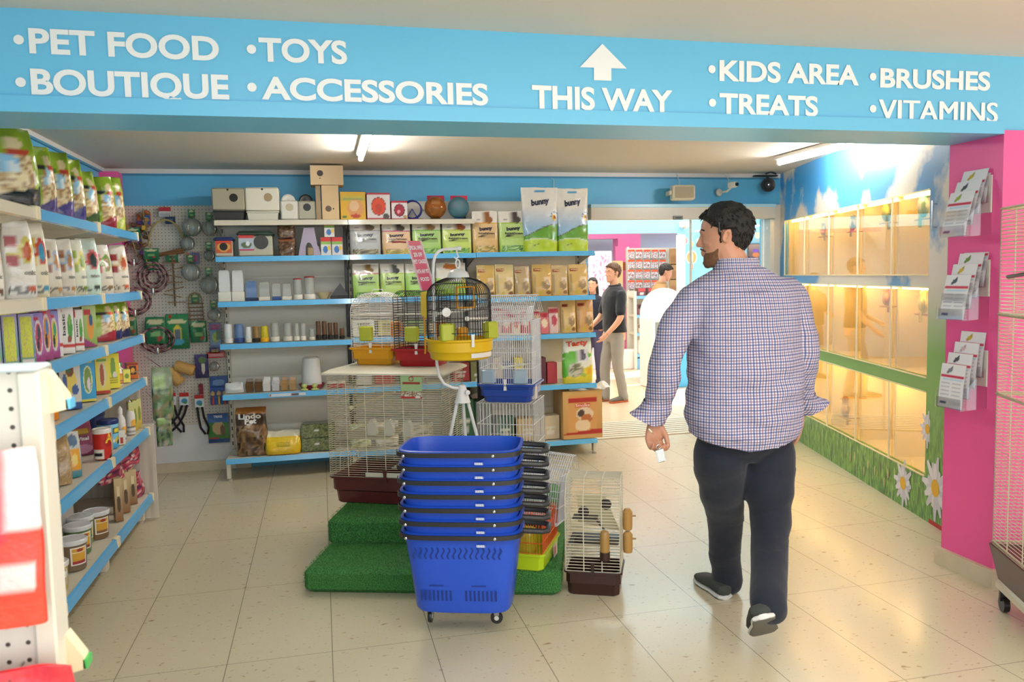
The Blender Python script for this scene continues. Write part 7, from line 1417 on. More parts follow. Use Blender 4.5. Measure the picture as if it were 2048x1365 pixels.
def shirtcheck():
    m,nt,b,N,K=nodemat('checked_cotton'); tc=N('ShaderNodeTexCoord'); n=N('ShaderNodeTexNoise'); n.inputs['Scale'].default_value=3.5; sb=N('ShaderNodeVectorMath'); sb.operation='MULTIPLY_ADD'; sb.inputs[1].default_value=(.012,.012,.012); K(tc.outputs['Object'],n.inputs['Vector']); K(n.outputs['Color'],sb.inputs[0]); K(tc.outputs['Object'],sb.inputs[2])
    sp=N('ShaderNodeSeparateXYZ'); K(sb.outputs[0],sp.inputs[0])
    def st(src,per,wd,off=0):
        a=N('ShaderNodeMath'); a.operation='MULTIPLY_ADD'; a.inputs[1].default_value=1/per; a.inputs[2].default_value=50+off; K(src,a.inputs[0]); f=N('ShaderNodeMath'); f.operation='FRACT'; K(a.outputs[0],f.inputs[0]); l=N('ShaderNodeMath'); l.operation='LESS_THAN'; l.inputs[1].default_value=wd; K(f.outputs[0],l.inputs[0]); return l.outputs[0]
    # width direction wraps round the body: mix x and y
    ax=N('ShaderNodeMath'); ax.operation='MULTIPLY_ADD'; ax.inputs[1].default_value=.5
    cl_=N('ShaderNodeMapRange'); cl_.inputs[1].default_value=-.14; cl_.inputs[2].default_value=.08; cl_.inputs[3].default_value=-1; cl_.inputs[4].default_value=1; K(sp.outputs['X'],cl_.inputs[0])
    ya_=N('ShaderNodeMath'); ya_.operation='ADD'; ya_.inputs[1].default_value=.2; K(sp.outputs['Y'],ya_.inputs[0]); yy_=N('ShaderNodeMath'); yy_.operation='MULTIPLY'; K(cl_.outputs[0],yy_.inputs[0]); K(ya_.outputs[0],yy_.inputs[1]); K(yy_.outputs[0],ax.inputs[0]); K(sp.outputs['X'],ax.inputs[2])
    P_=.0118; base=(*C('c8c5d2'),1)
    def over(prev,mask,col,f):
        q=N('ShaderNodeMix'); q.data_type='RGBA'; q.blend_type='MULTIPLY'; mm=N('ShaderNodeMath'); mm.operation='MULTIPLY'; mm.inputs[1].default_value=f; K(mask,mm.inputs[0]); K(mm.outputs[0],q.inputs[0]); q.inputs[7].default_value=(*C(col),1)
        if prev is None: q.inputs[6].default_value=base
        else: K(prev,q.inputs[6])
        return q.outputs[2]
    c=over(None,st(ax.outputs[0],P_*2,.25,0),'5566a4',.78); c=over(c,st(ax.outputs[0],P_*2,.22,.5),'a86878',.7)
    c=over(c,st(sp.outputs['Z'],P_*2,.25,0),'5566a4',.72); c=over(c,st(sp.outputs['Z'],P_*2,.22,.5),'8f6a88',.6)
    K(c,b.inputs['Base Color']); b.inputs['Roughness'].default_value=.85
    n2=N('ShaderNodeTexNoise'); n2.inputs['Scale'].default_value=9; n2.inputs['Detail'].default_value=4; mp=N('ShaderNodeMapping'); mp.inputs['Scale'].default_value=(1,1,1.8); K(tc.outputs['Object'],mp.inputs[0]); K(mp.outputs[0],n2.inputs['Vector']); bp=N('ShaderNodeBump'); bp.inputs['Strength'].default_value=.8; bp.inputs['Distance'].default_value=.035; K(n2.outputs['Fac'],bp.inputs['Height']); K(bp.outputs['Normal'],b.inputs['Normal'])
    return m
CHECK=shirtcheck()
SKINA=skinmat('tanned_skin',C('c48c70'))
# ---- man in the foreground (built in place, the empty at his feet)
MO=Vector((1.74,3.1,0)); man=thing('person','person walking away in a blue and red checked shirt and dark jeans, holding keys','person',MO)
def W(x,y,z): return Vector((x,y,z))-MO
def PX(px,py,y): return onY(px,py,y)-MO
hp_=onY(1449,472,3.07); HD=Vector((hp_.x+.002,3.075,1.643))-MO
ank_r=PX(1538,1222,2.70); ank_l=PX(1451,1150,3.36)
kn_l=PX(1449,1030,3.25); kn_r=PX(1540,1040,3.02); hip_l=PX(1440,925,3.08); hip_r=PX(1536,925,3.06)
shL=PX(1388,600,3.06); elL=PX(1334,712,3.03); wrL=PX(1309,836,3.10)
shR=PX(1577,592,3.06); elR=PX(1604,705,3.02); wrR=PX(1601,815,3.12)
body=MB()
T0=[(.80,-.035,-.04,.19,.13),(.92,-.03,-.045,.215,.15),(1.05,-.022,-.045,.22,.155),(1.2,-.022,-.045,.215,.14),(1.35,-.03,-.045,.225,.12),(1.44,-.035,-.045,.20,.10),(1.50,-.045,-.045,.10,.075)]
torso(body,T0); limb(body,[W(1.69,3.05,1.44),W(1.675,3.055,1.52),HD+Vector((.0,-.012,-.05))],[.07,.062,.06])
limb(body,[hip_l,kn_l,ank_l+Vector((0,0,-.0))],[.085,.058,.036]); limb(body,[hip_r,kn_r,ank_r+Vector((0,.02,.02))],[.085,.058,.034])
limb(body,[shL,elL,wrL],[.055,.045,.030]); limb(body,[shR,elR,wrR],[.055,.045,.030])
hand(body,wrL+Vector((.0,0,-.012)),(-.02,.03,-1),(.10,-1,-.05),(1,.12,-.05),(.85,1.15,.75),1.02,.42)
hand(body,wrR+Vector((-.002,.0,-.01)),(-.12,.06,-1),(-.9,.3,0),(.1,.95,0),(.15,.2,.15),1.0,.3)
head(man,SKINA,'1a1512',HD,math.radians(58),math.radians(-4),1.02,'6e4a32',bodymb=body,glasses=True)
fuse(body,'body',SKINA,man,.0048,3)
sh=MB()
hemf=lambda t: .045*abs(math.cos(t))**1.5+.012*math.sin(t)
TS=[(.775,-.028,-.05,.238,.165),(.85,-.028,-.05,.243,.172),(.95,-.026,-.05,.248,.175),(1.05,-.022,-.05,.247,.172),(1.15,-.024,-.05,.240,.162),(1.25,-.028,-.05,.236,.15),(1.35,-.03,-.05,.244,.138),(1.41,-.032,-.048,.252,.125),(1.455,-.036,-.046,.228,.108),(1.485,-.042,-.045,.16,.090),(1.515,-.052,-.043,.098,.076)]
torso(sh,TS,56,2.4,hemf)
limb(sh,[shL+Vector((.06,0,.012)),shL,shL.lerp(elL,.5)+Vector((-.012,0,0)),elL,elL.lerp(wrL,.45)+Vector((0,-.01,0)),elL.lerp(wrL,.82)],[.070,.074,.073,.068,.064,.060],18)
limb(sh,[shR+Vector((-.06,0,.012)),shR,shR.lerp(elR,.5)+Vector((.014,0,0)),elR,elR.lerp(wrR,.45),elR.lerp(wrR,.80)],[.070,.074,.074,.068,.060,.056],18)
def wrinkle(p):
    z=p.z; a=noise.noise(Vector((p.x*5,p.y*4,z*16)))*.0055; b=noise.noise(Vector((p.x*13+4,p.y*9,z*11)))*.0035
    d=noise.noise(Vector((p.x*9+z*4,2,z*3)))*.006*max(0,1-abs(z-1.28)*3)
    return (a*(1.4 if z<1.1 else .8)+b+d)*1.7
shirt=fuse(sh,'shirt',CHECK,man,.0075,8,wrinkle)
# collar, yoke seam, cuffs
def ringpts(cx,cy,rx,ry,z,tilt=.0,n=40,a0=0,a1=2*PI): return [Vector((cx+rx*math.cos(a0+(a1-a0)*k/n),cy+ry*math.sin(a0+(a1-a0)*k/n),z+tilt*math.sin(a0+(a1-a0)*k/n)+.0*k)) for k in range(n+1)]
col=MB(); rr=[ringpts(-.053,-.042,.104,.086,1.497,.012),ringpts(-.054,-.042,.099,.081,1.52,.010),ringpts(-.055,-.042,.090,.072,1.552,.004),ringpts(-.055,-.042,.085,.067,1.555,.004),ringpts(-.055,-.042,.082,.064,1.51,.01)]; col.loft(rr,(.5,)*3,caps=False,closed=False); col.obj('collar',CHECK,shirt)
seam=MB(); seam.tube([Vector((-.035+.235*math.cos(a),-.048-.122*abs(math.sin(a))**.85-.003,1.425+.012*math.cos(2*a))) for a in [PI+PI*k/24 for k in range(2,23)]],.0022,(.5,)*3,6); seam.obj('yoke_seam',CHECK,shirt)
def cuff(E,Wp,r0,r1,flare,lab,side):
    d=(Wp-E).normalized(); a=Vector(flare).normalized(); a=(a-d*a.dot(d)).normalized(); b=d.cross(a); c0=E.lerp(Wp,.74)
    rg=[]
    for s,ra,rb,sh_,cut in ((.0,.060,.056,0,0),(.3,.062,.058,.006,0),(.62,.070,.060,.018,.01),(1.0,r0,r1,.034,.03),(1.02,r0-.004,r1-.004,.034,.03),(.6,.062,.054,.017,.01),(.1,.050,.046,0,0)):
        rg.append([c0+d*(s*.085)+a*(sh_+ra*math.cos(2*PI*k/32))+b*(rb*math.sin(2*PI*k/32))-d*cut*max(0,math.cos(2*PI*k/32)) for k in range(32)])
    m=MB(); m.loft(rg,(.5,)*3,caps=False); m.obj('cuff',CHECK,shirt)
cuff(elL,wrL,.082,.058,(-1,-.15,.2),'l',-1); cuff(elR,wrR,.088,.052,(1,-.25,-.1),'r',1)
# jeans
JEAN=mat('dark_denim',C('191d2b'),.85,bump=(240,.3,.002),sheen=.15)
jn=MB(); torso(jn,[(.70,-.028,-.045,.12,.07),(.76,-.028,-.045,.175,.11),(.83,-.028,-.045,.205,.135),(.90,-.028,-.045,.214,.150),(.97,-.026,-.045,.214,.150)],44)
limb(jn,[hip_l+Vector((-.006,0,.06)),hip_l,hip_l.lerp(kn_l,.5),kn_l,kn_l.lerp(ank_l,.55),ank_l+Vector((0,-.012,.0)),ank_l+Vector((0,-.016,-.022))],[.108,.112,.100,.082,.073,.070,.070],20)
limb(jn,[hip_r+Vector((.006,0,.06)),hip_r,hip_r.lerp(kn_r,.5),kn_r,kn_r.lerp(ank_r,.55),ank_r+Vector((0,0.005,.04)),ank_r+Vector((0,-.01,.012))],[.108,.112,.102,.084,.073,.069,.068],20)
def jw(p): return noise.noise(Vector((p.x*6,p.y*6,p.z*11)))*.007*(1.7 if p.z<.2 or .38<p.z<.66 else .6)+noise.noise(Vector((p.x*20,p.y*20,p.z*24)))*.0015
jn=fuse(jn,'jeans',JEAN,man,.0085,6,jw)
MB().box((-.06,-.21,.862),(-.045,-.203,.885),C('7a6a4a')).obj('belt_loop',FABRIC,jn)
# shoes
shc=C('3a3c38'); lh=PX(1452,1190,3.29); lh.z=0
shoe(man,ank_l,W(lh.x+MO.x-.012,3.27,.0),(-.02,1,0),(0,0,1),.262,shc,C('c9c7c0'),.05,solec=C('4a4a46'))
toe=PX(1543,1290,2.80); hl=PX(1529,1246,2.62); hl=Vector((hl.x,2.62-MO.y,zat(hl.x+MO.x,2.62,1240)))
tv=Vector((toe.x,2.86-MO.y,.005))-hl; upv=Vector((0,-.5,1)); L_=.285; 
dv=tv.normalized(); shoe(man,ank_r,hl,dv,Vector((0,math.sin(math.atan2(-dv.z,dv.y)),math.cos(math.atan2(-dv.z,dv.y)))),min(.29,tv.length),shc,C('cfcdc6'),.058,solec=C('6b6860'))
# bracelet and keys
MB().tube([wrL+Vector((.032*math.cos(a),.03*math.sin(a),.004*math.cos(a))) for a in [2*PI*k/18 for k in range(18)]],.003,C('1c1a1a'),6,closed=True).obj('bracelet',FABRIC,man)
kp=onY(1317,893,3.03); kt=thing('key_tag','white key tag on a ring hanging from the hand of the walking person','key tag',kp)
MB().tube([(.009*math.cos(k*PI/8),0,-.004+.009*math.sin(k*PI/8)) for k in range(16)],.0016,C('c9c9c4'),6,closed=True).obj('ring',CHROME,kt)
Rt=Matrix.Rotation(math.radians(-12),4,'Y'); MB().box((-.018,-.003,-.068),(.018,.003,-.014),C('e4e4e2'),.003,Rt).obj('tag',PLASTIC,kt); MB().box((-.014,-.0045,-.063),(.014,-.003,-.022),C('d3d8da'),.0,Rt).obj('insert',CARD,kt); MB().tube([(0,0,-.012),(.002,0,-.018)],.003,C('b9b9b4'),6).obj('link',CHROME,kt)
kk=onY(1301,862,3.0); MB().box((-.012,-.001,-.004),(.010,.001,.004),C('c9c5b0'),.001,Matrix.Translation(kk-kp)@Matrix.Rotation(.8,4,'Y')).obj('key',CHROME,kt); MB().tube([kk-kp,(.004,-.0,.02),(0,0,.005)],.0012,C('c9c5b0'),5).obj('chain',CHROME,kt)
# ---- generic standing figure, facing local +y
def figure(name,label,loc,rz,H,skin,hairc,top,pants,shoec,solec,sleeve='short',lean=0.,arms=None,headyaw=0.,headpitch=0.,hairstyle='short',beard=None,jacket=False,wide=1.,feet=((-.09,.0),(.09,.06)),shade=None):
    t=thing(name,label,'person',loc,rz); s=H/1.78; V=lambda x,y,z:Vector((x*s*wide,(y+lean*max(0,z-.95))*s,z*s))
    b=MB(); 
    def tor(m,g,z0=.9,z1=1.48):
        TT=[(.80,0,-.01,.165,.115),(.9,0,-.01,.172,.12),(1.0,0,0,.163,.118),(1.12,0,.005,.16,.115),(1.25,0,.0,.175,.12),(1.36,0,-.01,.19,.115),(1.43,0,-.015,.165,.095),(1.48,0,-.02,.09,.07)]
        rg=[]
        for z,cx,cy,rx,ry in TT:
            if z<z0-.001 or z>z1+.001: continue
            o=[]
            for k in range(32): a=2*PI*k/32; c,q=math.cos(a),math.sin(a); o.append(V(cx+(rx+g)*math.copysign(abs(c)**.85,c),cy+(ry+g)*math.copysign(abs(q)**.85,q),z))
            rg.append(o)
        m.loft(rg,(.5,)*3)
    tor(b,0,.80); limb(b,[V(0,-.02,1.42),V(0,-.01,1.50),V(0,.0,1.58)],[.062*s,.056*s,.056*s])
    ar=arms or {}
    A={-1:ar.get('l',((-.27,-.01,1.12),(-.26,.10,.90))),1:ar.get('r',((.27,-.01,1.12),(.26,.10,.90)))}
    for sd in (-1,1):
        e,w=A[sd]; S=V(sd*.185,-.01,1.39); E=V(*e); Wt=V(*w); limb(b,[S,E,Wt],[.05*s,.042*s,.028*s])
        d=(Wt-E).normalized(); n_=Vector((-sd,.2,0)); n_=(n_-d*n_.dot(d)).normalized(); hand(b,Wt,d,n_,Vector((0,1,.0)) if abs(d.y)<.8 else Vector((0,0,1)),(.35,.4,.3),s*.95,.4)
    hips={}
    for sd,(fx,fy) in zip((-1,1),feet):
        hx=V(sd*.085,0,.86); k_=V(sd*.09,fy*.5+.02,.47); an=V(fx,fy-.04,.09); hips[sd]=(hx,k_,an); limb(b,[hx,k_,an],[.075*s,.052*s,.038*s])
    head(t,skin,hairc,V(0,.012,1.655),headyaw,headpitch,.98*s,beard,hairstyle=hairstyle,bodymb=b,voxel=.006)
    fuse(b,'body',skin,t,.0065,3)
    c=MB(); tor(c,.016,.9 if not jacket else .80)
    for sd in (-1,1):
        e,w=A[sd]; S=V(sd*.185,-.01,1.385); E=V(*e); Wt=V(*w)
        if sleeve=='short': limb(c,[S,S.lerp(E,.5),S.lerp(E,.82)],[.066*s,.063*s,.062*s],16)
        else: limb(c,[S,E,E.lerp(Wt,.93)],[.072*s,.06*s,.05*s],16)
    f=lambda p:noise.noise(p*9)*.006+noise.noise(p*22)*.002
    cl=fuse(c,'jacket' if jacket else 'shirt',top,t,.010,5,f)
    m=MB(); rg=[]
    for z,r0,g in ((1.455,.085,.02),(1.51,.075,.012),(1.512,.068,.006),(1.46,.07,.008)): rg.append([V((r0+g*.5)*math.cos(2*PI*k/24),-.015+(r0+g*.3)*math.sin(2*PI*k/24),z-.012*math.sin(2*PI*k/24)) for k in range(24)])
    m.loft(rg,(.5,)*3,caps=False); m.obj('collar',top,cl)
    p=MB(); rg=[]
    for z,rx,ry in ((.78,.15,.115),(.86,.175,.128),(.96,.168,.122)): rg.append([V(rx*math.cos(2*PI*k/32),-.005+ry*math.sin(2*PI*k/32),z) for k in range(32)])
    p.loft(rg,(.5,)*3)
    for sd in (-1,1): hx,k_,an=hips[sd]; limb(p,[hx,hx.lerp(k_,.5),k_,k_.lerp(an,.6),an+Vector((0,0,-.03))],[.092*s,.085*s,.070*s,.062*s,.060*s],18)
    fuse(p,'trousers',pants,t,.010,5,lambda q:noise.noise(Vector((q.x*7,q.y*7,q.z*12)))*.006)
    for sd,(fx,fy) in zip((-1,1),feet): shoe(t,None,V(fx,fy-.09,0),(sd*.12,1,0),(0,0,1),.275*s,shoec,solec,.045*s)
    return t,cl
CLB=mat('black_polo_cotton',C('1b1b1f'),.9,sheen=.2); CLG=mat('light_grey_chino',C('9d958a'),.85); CLP=mat('faded_violet_denim',C('4a4560'),.85); CLT=mat('tan_jacket_cloth',C('9a7448'),.85)
SKB=skinmat('fair_skin',C('d49a7a'))
pf=onZ(1230,803); Hp=zat(pf.x,pf.y,527)
polo,pcl=figure('person','person in a black polo shirt and pale grey trousers standing beyond the doorway',(pf.x,pf.y,0),PI/2+.12,Hp,SKB,'5a3c26',CLB,CLG,C('6a625a'),C('d8622c'),arms={'l':((-.25,.04,1.10),(-.22,.21,.90)),'r':((.25,.05,1.12),(.16,.24,.98))},headyaw=.12,feet=((-.09,-.04),(.07,.14)))
sc_=Hp/1.78
lg=MB(); lg.grid(lambda u,v:(-.262*sc_,-.03+.07*u,1.27*sc_+.018*v),6,3,C('b8303a')); lg.grid(lambda u,v:(-.08+.07*u,.122*sc_,1.30*sc_+.014*v),4,2,C('c9c9cc')); 
MB().grid(lambda u,v:(-.255*sc_,-.035+.07*u,1.20*sc_+.02*v),8,4,paint(C('b0303a'),[])).obj('sleeve_emblem',CARD,pcl)
wf=onZ(1190,748); wx=onY(1190,700,10.6); Hw=zat(wx.x,10.6,556)
figure('person','person with long dark hair and a dark top behind the polo shirt person',(wx.x-.02,10.6,0),PI/2+.9,Hw,SKB,'1f1815',mat('dark_navy_top',C('22222e'),.9),CLP,C('26242c'),C('2a282c'),hairstyle='long',arms={'r':((.24,.06,1.12),(.15,.26,1.08))})
jx=onY(1322,600,10.4); Hj=zat(jx.x,10.4,531)*1.01
figure('person','person in a tan jacket leaning forward at the far counter',(jx.x-.13,10.4,0),-PI/2-.25,Hj,SKINA,'2a1f18',CLT,mat('brown_trousers',C('4a4038'),.85),C('2a2624'),C('3a3632'),'long',lean=.28,arms={'l':((-.25,.16,1.13),(-.18,.36,1.08)),'r':((.25,.14,1.13),(.2,.34,1.05))},headpitch=-.35,jacket=True,headyaw=.1)
# ================================================================ the bright hall beyond the doorway
HBL=wallmat('pale_blue_far_paint',C('8fcdea'),.45); HGR=wallmat('grey_blue_far_paint',C('bccbe0'),.5); HWH=wallmat('white_far_paint',C('e6e2da'),.5); HPK=wallmat('pink_far_paint',C('f07cb4'),.4)
def zz(px,py,y): return onY(px,py,y)
struct(MB().box((1.0,8.98,1.965),(9,9.1,3.0),(1,1,1)),'trim_6',HBL)
struct(MB().box((1.0,13.6,0),(9,13.7,3.2),(1,1,1)),'wall_far',HGR)
struct(MB().box((1.0,6.94,0),(1.1,13.6,3.2),(1,1,1)),'wall_far_left',HWH)
struct(MB().box((1.0,6.93,2.9),(8,13.7,3.0),(1,1,1)).box((4.6,6.80,0),(6.5,6.93,3.0),(1,1,1)),'ceiling_far',HWH)
YK=12.9; a=zz(1236,480,YK); b=zz(1281,480,YK); c=zz(1200,478,YK); c2=zz(1200,468,YK)
struct(MB().box((a.x,YK,0),(b.x,YK+.25,c2.z),(1,1,1)).box((2.5,YK,c.z),(a.x,YK+.2,c2.z+.02),(1,1,1)).box((b.x+.0,YK+.1,c2.z-.0),(8,YK+.2,3.0),(.6,.6,.8)),'trim_7',HPK)
q=zz(1240,690,12.7); q2=zz(1290,690,12.7); struct(MB().box((q.x,12.86,0),(q2.x,12.9,1.95),(1,1,1)),'trim_8',HPK)
# entrance matting
t=thing('entrance_mat','metal slatted entrance mat set in the floor of the doorway','mat',(2.3,6.83,0))
MB().box((0,0,0),(1.95,.82,.003),C('a89880')).obj('mat_base',FABRIC,t)
for k in range(9): MB().box((0,.02+.09*k,.003),(1.95,.02+.09*k+.05,.009),C('d8cdb8'),.002).obj('slat',METAL,t)
# wooden clutter at far left, plywood panel
p=zz(1212,520,12.6); t=thing('timber_counter','brown timber counter frame far off beyond the person in the polo shirt','counter',(p.x,12.6,0))
MB().box((-.8,0,1.55),(.35,.12,1.68),C('a5603a'),.01).box((-.8,.02,0),(-.7,.1,1.55),C('8a5030')).box((.2,.02,0),(.3,.1,1.55),C('8a5030')).obj('frame',WOOD,t)
p=zz(1232,640,12.2); ph=zat(p.x,12.2,522); single(MB().box((-.13,0,0),(.13,.04,ph),C('cdb07e'),.006),'plywood_panel',WOOD,'pale plywood panel leaning by the far pink pillar','panel',(p.x,12.2,0),0)
p=zz(1190,540,12.0); t=thing('patterned_screen','pink and white patterned display screen far beyond the doorway','screen',(p.x,12.0,0)); MB().box((-.3,0,.0),(.28,.03,1.85),C('e6d3da'),.005).grid(lambda u,v:(-.29+.56*u,-.003,.9+.93*v),40,50,paint(C('e8d6dd'),[('s',0,0,1,1,(C('d99ab5'),C('e8d6dd'),C('ece0e2'),C('cf7fa4')),16)])).obj('screen_panel',CARD,t)
# rack of small packs
YR2=12.25; L=zz(1253,497,YR2); Rr=zz(1358,497,YR2); Lb=zz(1253,697,YR2)
t=thing('pack_rack','tall white wall rack hung with rows of small red-topped packs in the far room','rack',(L.x,YR2,0)); rw=Rr.x-L.x
MB().box((0,0,.0),(rw,.05,L.z),C('e3dccb'),.004).obj('panel',METAL,t); 
for x in (0,rw-.03): MB().box((x,-.04,0),(x+.03,.0,L.z+.02),C('efe9dc'),.003).obj('upright',METAL,t)
cnt=0; rown=['top','second','third','fourth']
pa=[paint(C('dcd6d4'),[('r',0,.78,1,1,C('d85a35')),('s',.05,.05,.95,.76,(C('e2dcda'),C('a86a6a'),C('c9c4c8'),C('7a6a70')),11)],k) for k in range(3)]
pm=[]
for k in range(3): m=MB(); carton(m,.115,.14,.03,pa[k],C('d8d2ce'),12,14); pm.append(m.mesh('far_pack',CARD))
for r in range(4):
    for k in range(5):
        px=1262+15.6*k; py=(517,537,557,578)[r]; P=zz(px,py,YR2-.04); o=bpy.data.objects.new('small_pack',pm[cnt%3]); COL.objects.link(o); o.location=P
        col=['leftmost','second','third','fourth','fifth'][k]; tag(o,'small red-topped pack, %s in the %s row of the far rack'%(col,rown[r]),'pack','red-topped packs on the far rack'); cnt+=1
for k in range(3):
    P=zz(1347,(530,560,590)[k],YR2-.06); o=MB(); carton(o,.13,.26,.03,paint(C('b98a5a'),[('r',.1,.1,.9,.5,C('a5734a'))]),C('b98a5a'),6,6); single(o,'brown_pack',CARD,'brown long pack, %s of three at the right of the far rack'%['highest','middle','lowest'][k],'pack',P)
for k in range(3):
    P=zz(1262,(612,650,690)[k],YR2-.1); o=MB(); bag(o,.13,.24,.04,paint(C('e06a9a'),[('s',0,0,1,1,(C('e06a9a'),C('e8d0d8'),C('c9446a')),8)],k),24,12,k); single(o,'pink_pack',FILM,'pink hanging pack, %s of three low on the far rack'%['highest','middle','lowest'][k],'pack',P)
P=zz(1275,728,11.9); single(MB().box((-.16,-.12,0),(.1,.12,.3),C('e8e4de'),.01),'white_box',CARD,'plain white box on the floor at the foot of the far rack','box',(P.x-.12,11.9,0))
# low shelf unit
YS=11.7; L=zz(1271,600,YS); Rr=zz(1318,600,YS); sw=Rr.x-L.x+.25; t=thing('shelf_unit','low white shelf unit with blue shelf edges in the far room','shelf unit',(L.x,YS,0)); Hs=zat(L.x,YS,583)
MB().box((-.02,.0,0),(.02,.04,Hs),C('e2dac8'),.003).obj('front_post',METAL,t); MB().box((.0,.36,0),(sw,.38,Hs),C('d8d0bf')).obj('back_panel',METAL,t)
sz=[zat(L.x+.2,YS,q) for q in (525,563,600,664-20)]
for k,py in enumerate((592,630,666,708)):
    zq=zat(L.x+.2,YS,py); s=MB().box((.02,.02,zq-.03),(sw,.36,zq),C('ddd5c5')).obj('shelf',METAL,t); MB().box((.02,.0,zq-.045),(sw,.02,zq+.002),C('7db8dc'),.002).obj('price_rail',GLOSS,s)
    for j in range(3):
        m=MB(); hgt=(.12,.16,.13,.22)[k]; m.box((0,0,0),(.13,.12,hgt),C(('6a4a4a','8a5a60','c9b39a','e0d9d0')[k]),.006).grid(lambda u,v:(.005+.12*u,-.002,hgt*(.05+.9*v)),6,6,paint(C(('7a4a50','a06a70','d3c0a6','e6e0d8')[k]),[('r',0,.6,1,1,C(('c94a50','3a2c2c','4a3428','d8cfc4')[k])),('e',.5,.3,.3,.2,C('e0d8cc'))]))
        single(m,'small_box',CARD,'small %s box, %s on the %s shelf of the far low unit'%(('dark red','rosy black','tan topped','pale')[k],('left','middle','right')[j],('top','second','third','lowest')[k]),'box',(L.x+.06+.17*j,YS+.05,zq+.001),0,'boxes on the far low shelf unit')
MB().box((.02,.02,.0),(sw,.36,.17),C('7fb4dc'),.004).obj('plinth',METAL,t)
# curved-top counter kiosk
YC_=9.72; L=zz(1301,712,YC_); Tp=zz(1330,577,YC_); Bt=onZ(1340,778); r=.30; cxk=L.x+.33
t=thing('arched_kiosk','white kiosk counter with an arched top and a pale blue base in the far room','counter',(cxk,YC_,0)); Hk=Tp.z
out=[(-.33,0)]+[(-.33,Hk-.33)]+[(-.33*math.cos(PI*k/16),Hk-.33+.33*math.sin(PI*k/16)) for k in range(1,16)]+[(.33,Hk-.33),(.33,0)]
MB().loft([[(x,.30,z) for x,z in out],[(x,.34,z) for x,z in out]],C('eeeae2')).obj('arched_back',PAINT,t)
for s in (-1,1): MB().box((s*.33-.02,-.12,0),(s*.33+.02,.32,Hk-.38),C('eeeae2'),.01).obj('side_panel',PAINT,t)
MB().box((-.33,-.10,Hk-.43),(.33,.32,Hk-.37),C('f0ece6'),.008).obj('counter_top',PAINT,t)
MB().box((-.31,-.06,.0),(.31,.28,.62),C('58b4e4'),.006).obj('blue_base',PAINT,t)
mb=MB(); mb.grid(lambda u,v:(-.2+.4*u,-.102,Hk-.425+.045*v),12,4,paint(C('f0ece6'),[('l',1,.2,.2,.8,.9,C('9ab8d0'))])); mb.obj('logo_strip',CARD,t)
fw=MB()
for k in range(5): a=k*1.256; fw.lathe([(0,-.02),(.03,0),(0,.02)],C('4f9ac8') if k else C('7a5a3a'),8,(.0+.05*math.cos(a),.05,Hk-.31+.04*math.sin(a)))
single(fw,'paper_flower',CARD,'small blue paper flower on the counter of the arched kiosk','flower',(cxk,YC_,0))
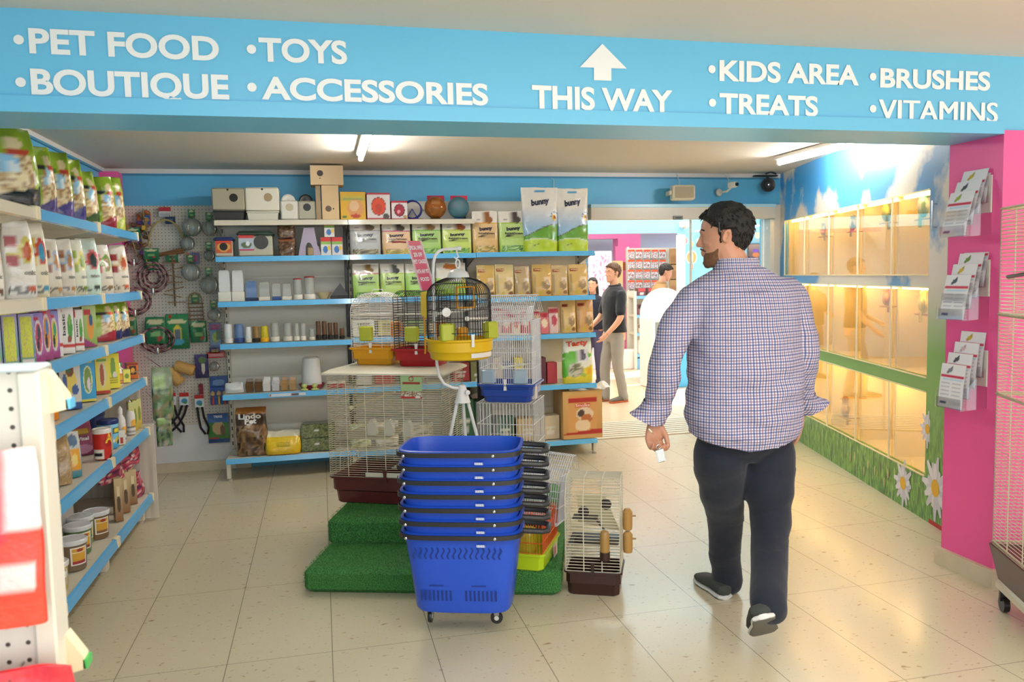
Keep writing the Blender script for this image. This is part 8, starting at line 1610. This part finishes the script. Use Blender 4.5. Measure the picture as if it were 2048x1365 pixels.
# blue partition with balloon pictures
YPn=10.95; L=zz(1359,470,YPn); Rr=zz(1560,470,YPn); t=thing('balloon_partition','sky blue partition wall printed with small hot air balloons behind the kiosk','partition',(L.x,YPn,0)); pw=Rr.x-L.x; ph=zat(L.x,YPn,470)
MB().box((0,0,0),(pw,.08,2.9),C('9fdcf0'),.004).obj('panel',HBL,t); MB().box((-.01,-.03,0),(.08,.1,ph),C('ece6da'),.006).obj('end_post',PAINT,t)
def balloon(px,py,r_,c):
    P=zz(px,py,YPn-.004); x,z=P.x-L.x,P.z; m=MB()
    m.add([(x+r_*math.cos(k*PI/12),-.004,z+r_*1.15*math.sin(k*PI/12)) for k in range(24)],[tuple(range(24))],C('f2efe6')); m.add([(x+r_*.8*math.cos(k*PI/12),-.006,z+r_*.95*math.sin(k*PI/12)) for k in range(24)],[tuple(range(24))],C(c)); m.add([(x+r_*.3*math.cos(k*PI/12),-.008,z+r_*.9*math.sin(k*PI/12)) for k in range(24)],[tuple(range(24))],C('f0e2c8'))
    m.add([(x-r_*.3,-.005,z-r_*1.9),(x+r_*.3,-.005,z-r_*1.9),(x+r_*.22,-.005,z-r_*1.5),(x-r_*.22,-.005,z-r_*1.5)],[(0,1,2,3)],C('e0b88a')); m.obj('printed_balloon',CARD,t,False)
for px,py,r_,c in ((1383,515,.09,'f0a868'),(1370,482,.05,'ef8f9a'),(1383,488,.035,'f2c070'),(1383,533,.035,'ef8f9a'),(1395,482,.03,'8fd0ea'),(1368,700,.06,'e8703a'),(1515,470,.05,'f5efe0')): balloon(px,py,r_,c)
P=zz(1517,505,YPn-.03); t=thing('wall_poster','dark framed poster with purple and orange shapes on the sky blue partition','poster',(P.x,YPn-.03,P.z)); MB().box((-.17,0,-.20),(.17,.025,.13),C('5a4a50'),.004).grid(lambda u,v:(-.16+.32*u,-.002,-.19+.31*v),24,24,paint(C('6a5560'),[('g',.6,1,C('6a5560'),C('a08a8a')),('e',.35,.5,.16,.16,C('c9784a')),('e',.35,.70,.18,.09,C('7a4fc0')),('e',.8,.3,.2,.25,C('3a3a8a')),('e',.85,.7,.12,.25,C('b08a6a')),('e',.3,.2,.2,.15,C('4a4a9a'))])).obj('print',CARD,t)
P=zz(1372,448,8.86); t=thing('ceiling_sensor','small white sensor box under the far blue beam','sensor',(P.x,8.9,P.z)); MB().box((-.05,-.03,-.04),(.05,.05,.03),C('e4e0d8'),.01).obj('case',PLASTIC,t); MB().lathe([(0,0),(.02,0),(.015,-.02),(0,-.022)],C('b9b9b4'),12,(0,-.01,-.04)).obj('lens',GLOSS,t); MB().box((-.006,.05,-.005),(.006,.12,.005),C('d0ccc4')).obj('arm',PLASTIC,t)
P=zz(1541,456,YB-.02); t=thing('door_switch','small white door switch on the blue wall right of the doorway','switch',(P.x,YB,P.z)); MB().box((-.03,-.02,-.015),(.03,0,.015),C('e4e2dc'),.004).obj('plate',PLASTIC,t)
# sky-printed strip between doorway and display wall
struct(MB().box((DX1+.04,YB-.012,0),(4.2,YB,2.1),(1,1,1)),'wall_back',MURAL)
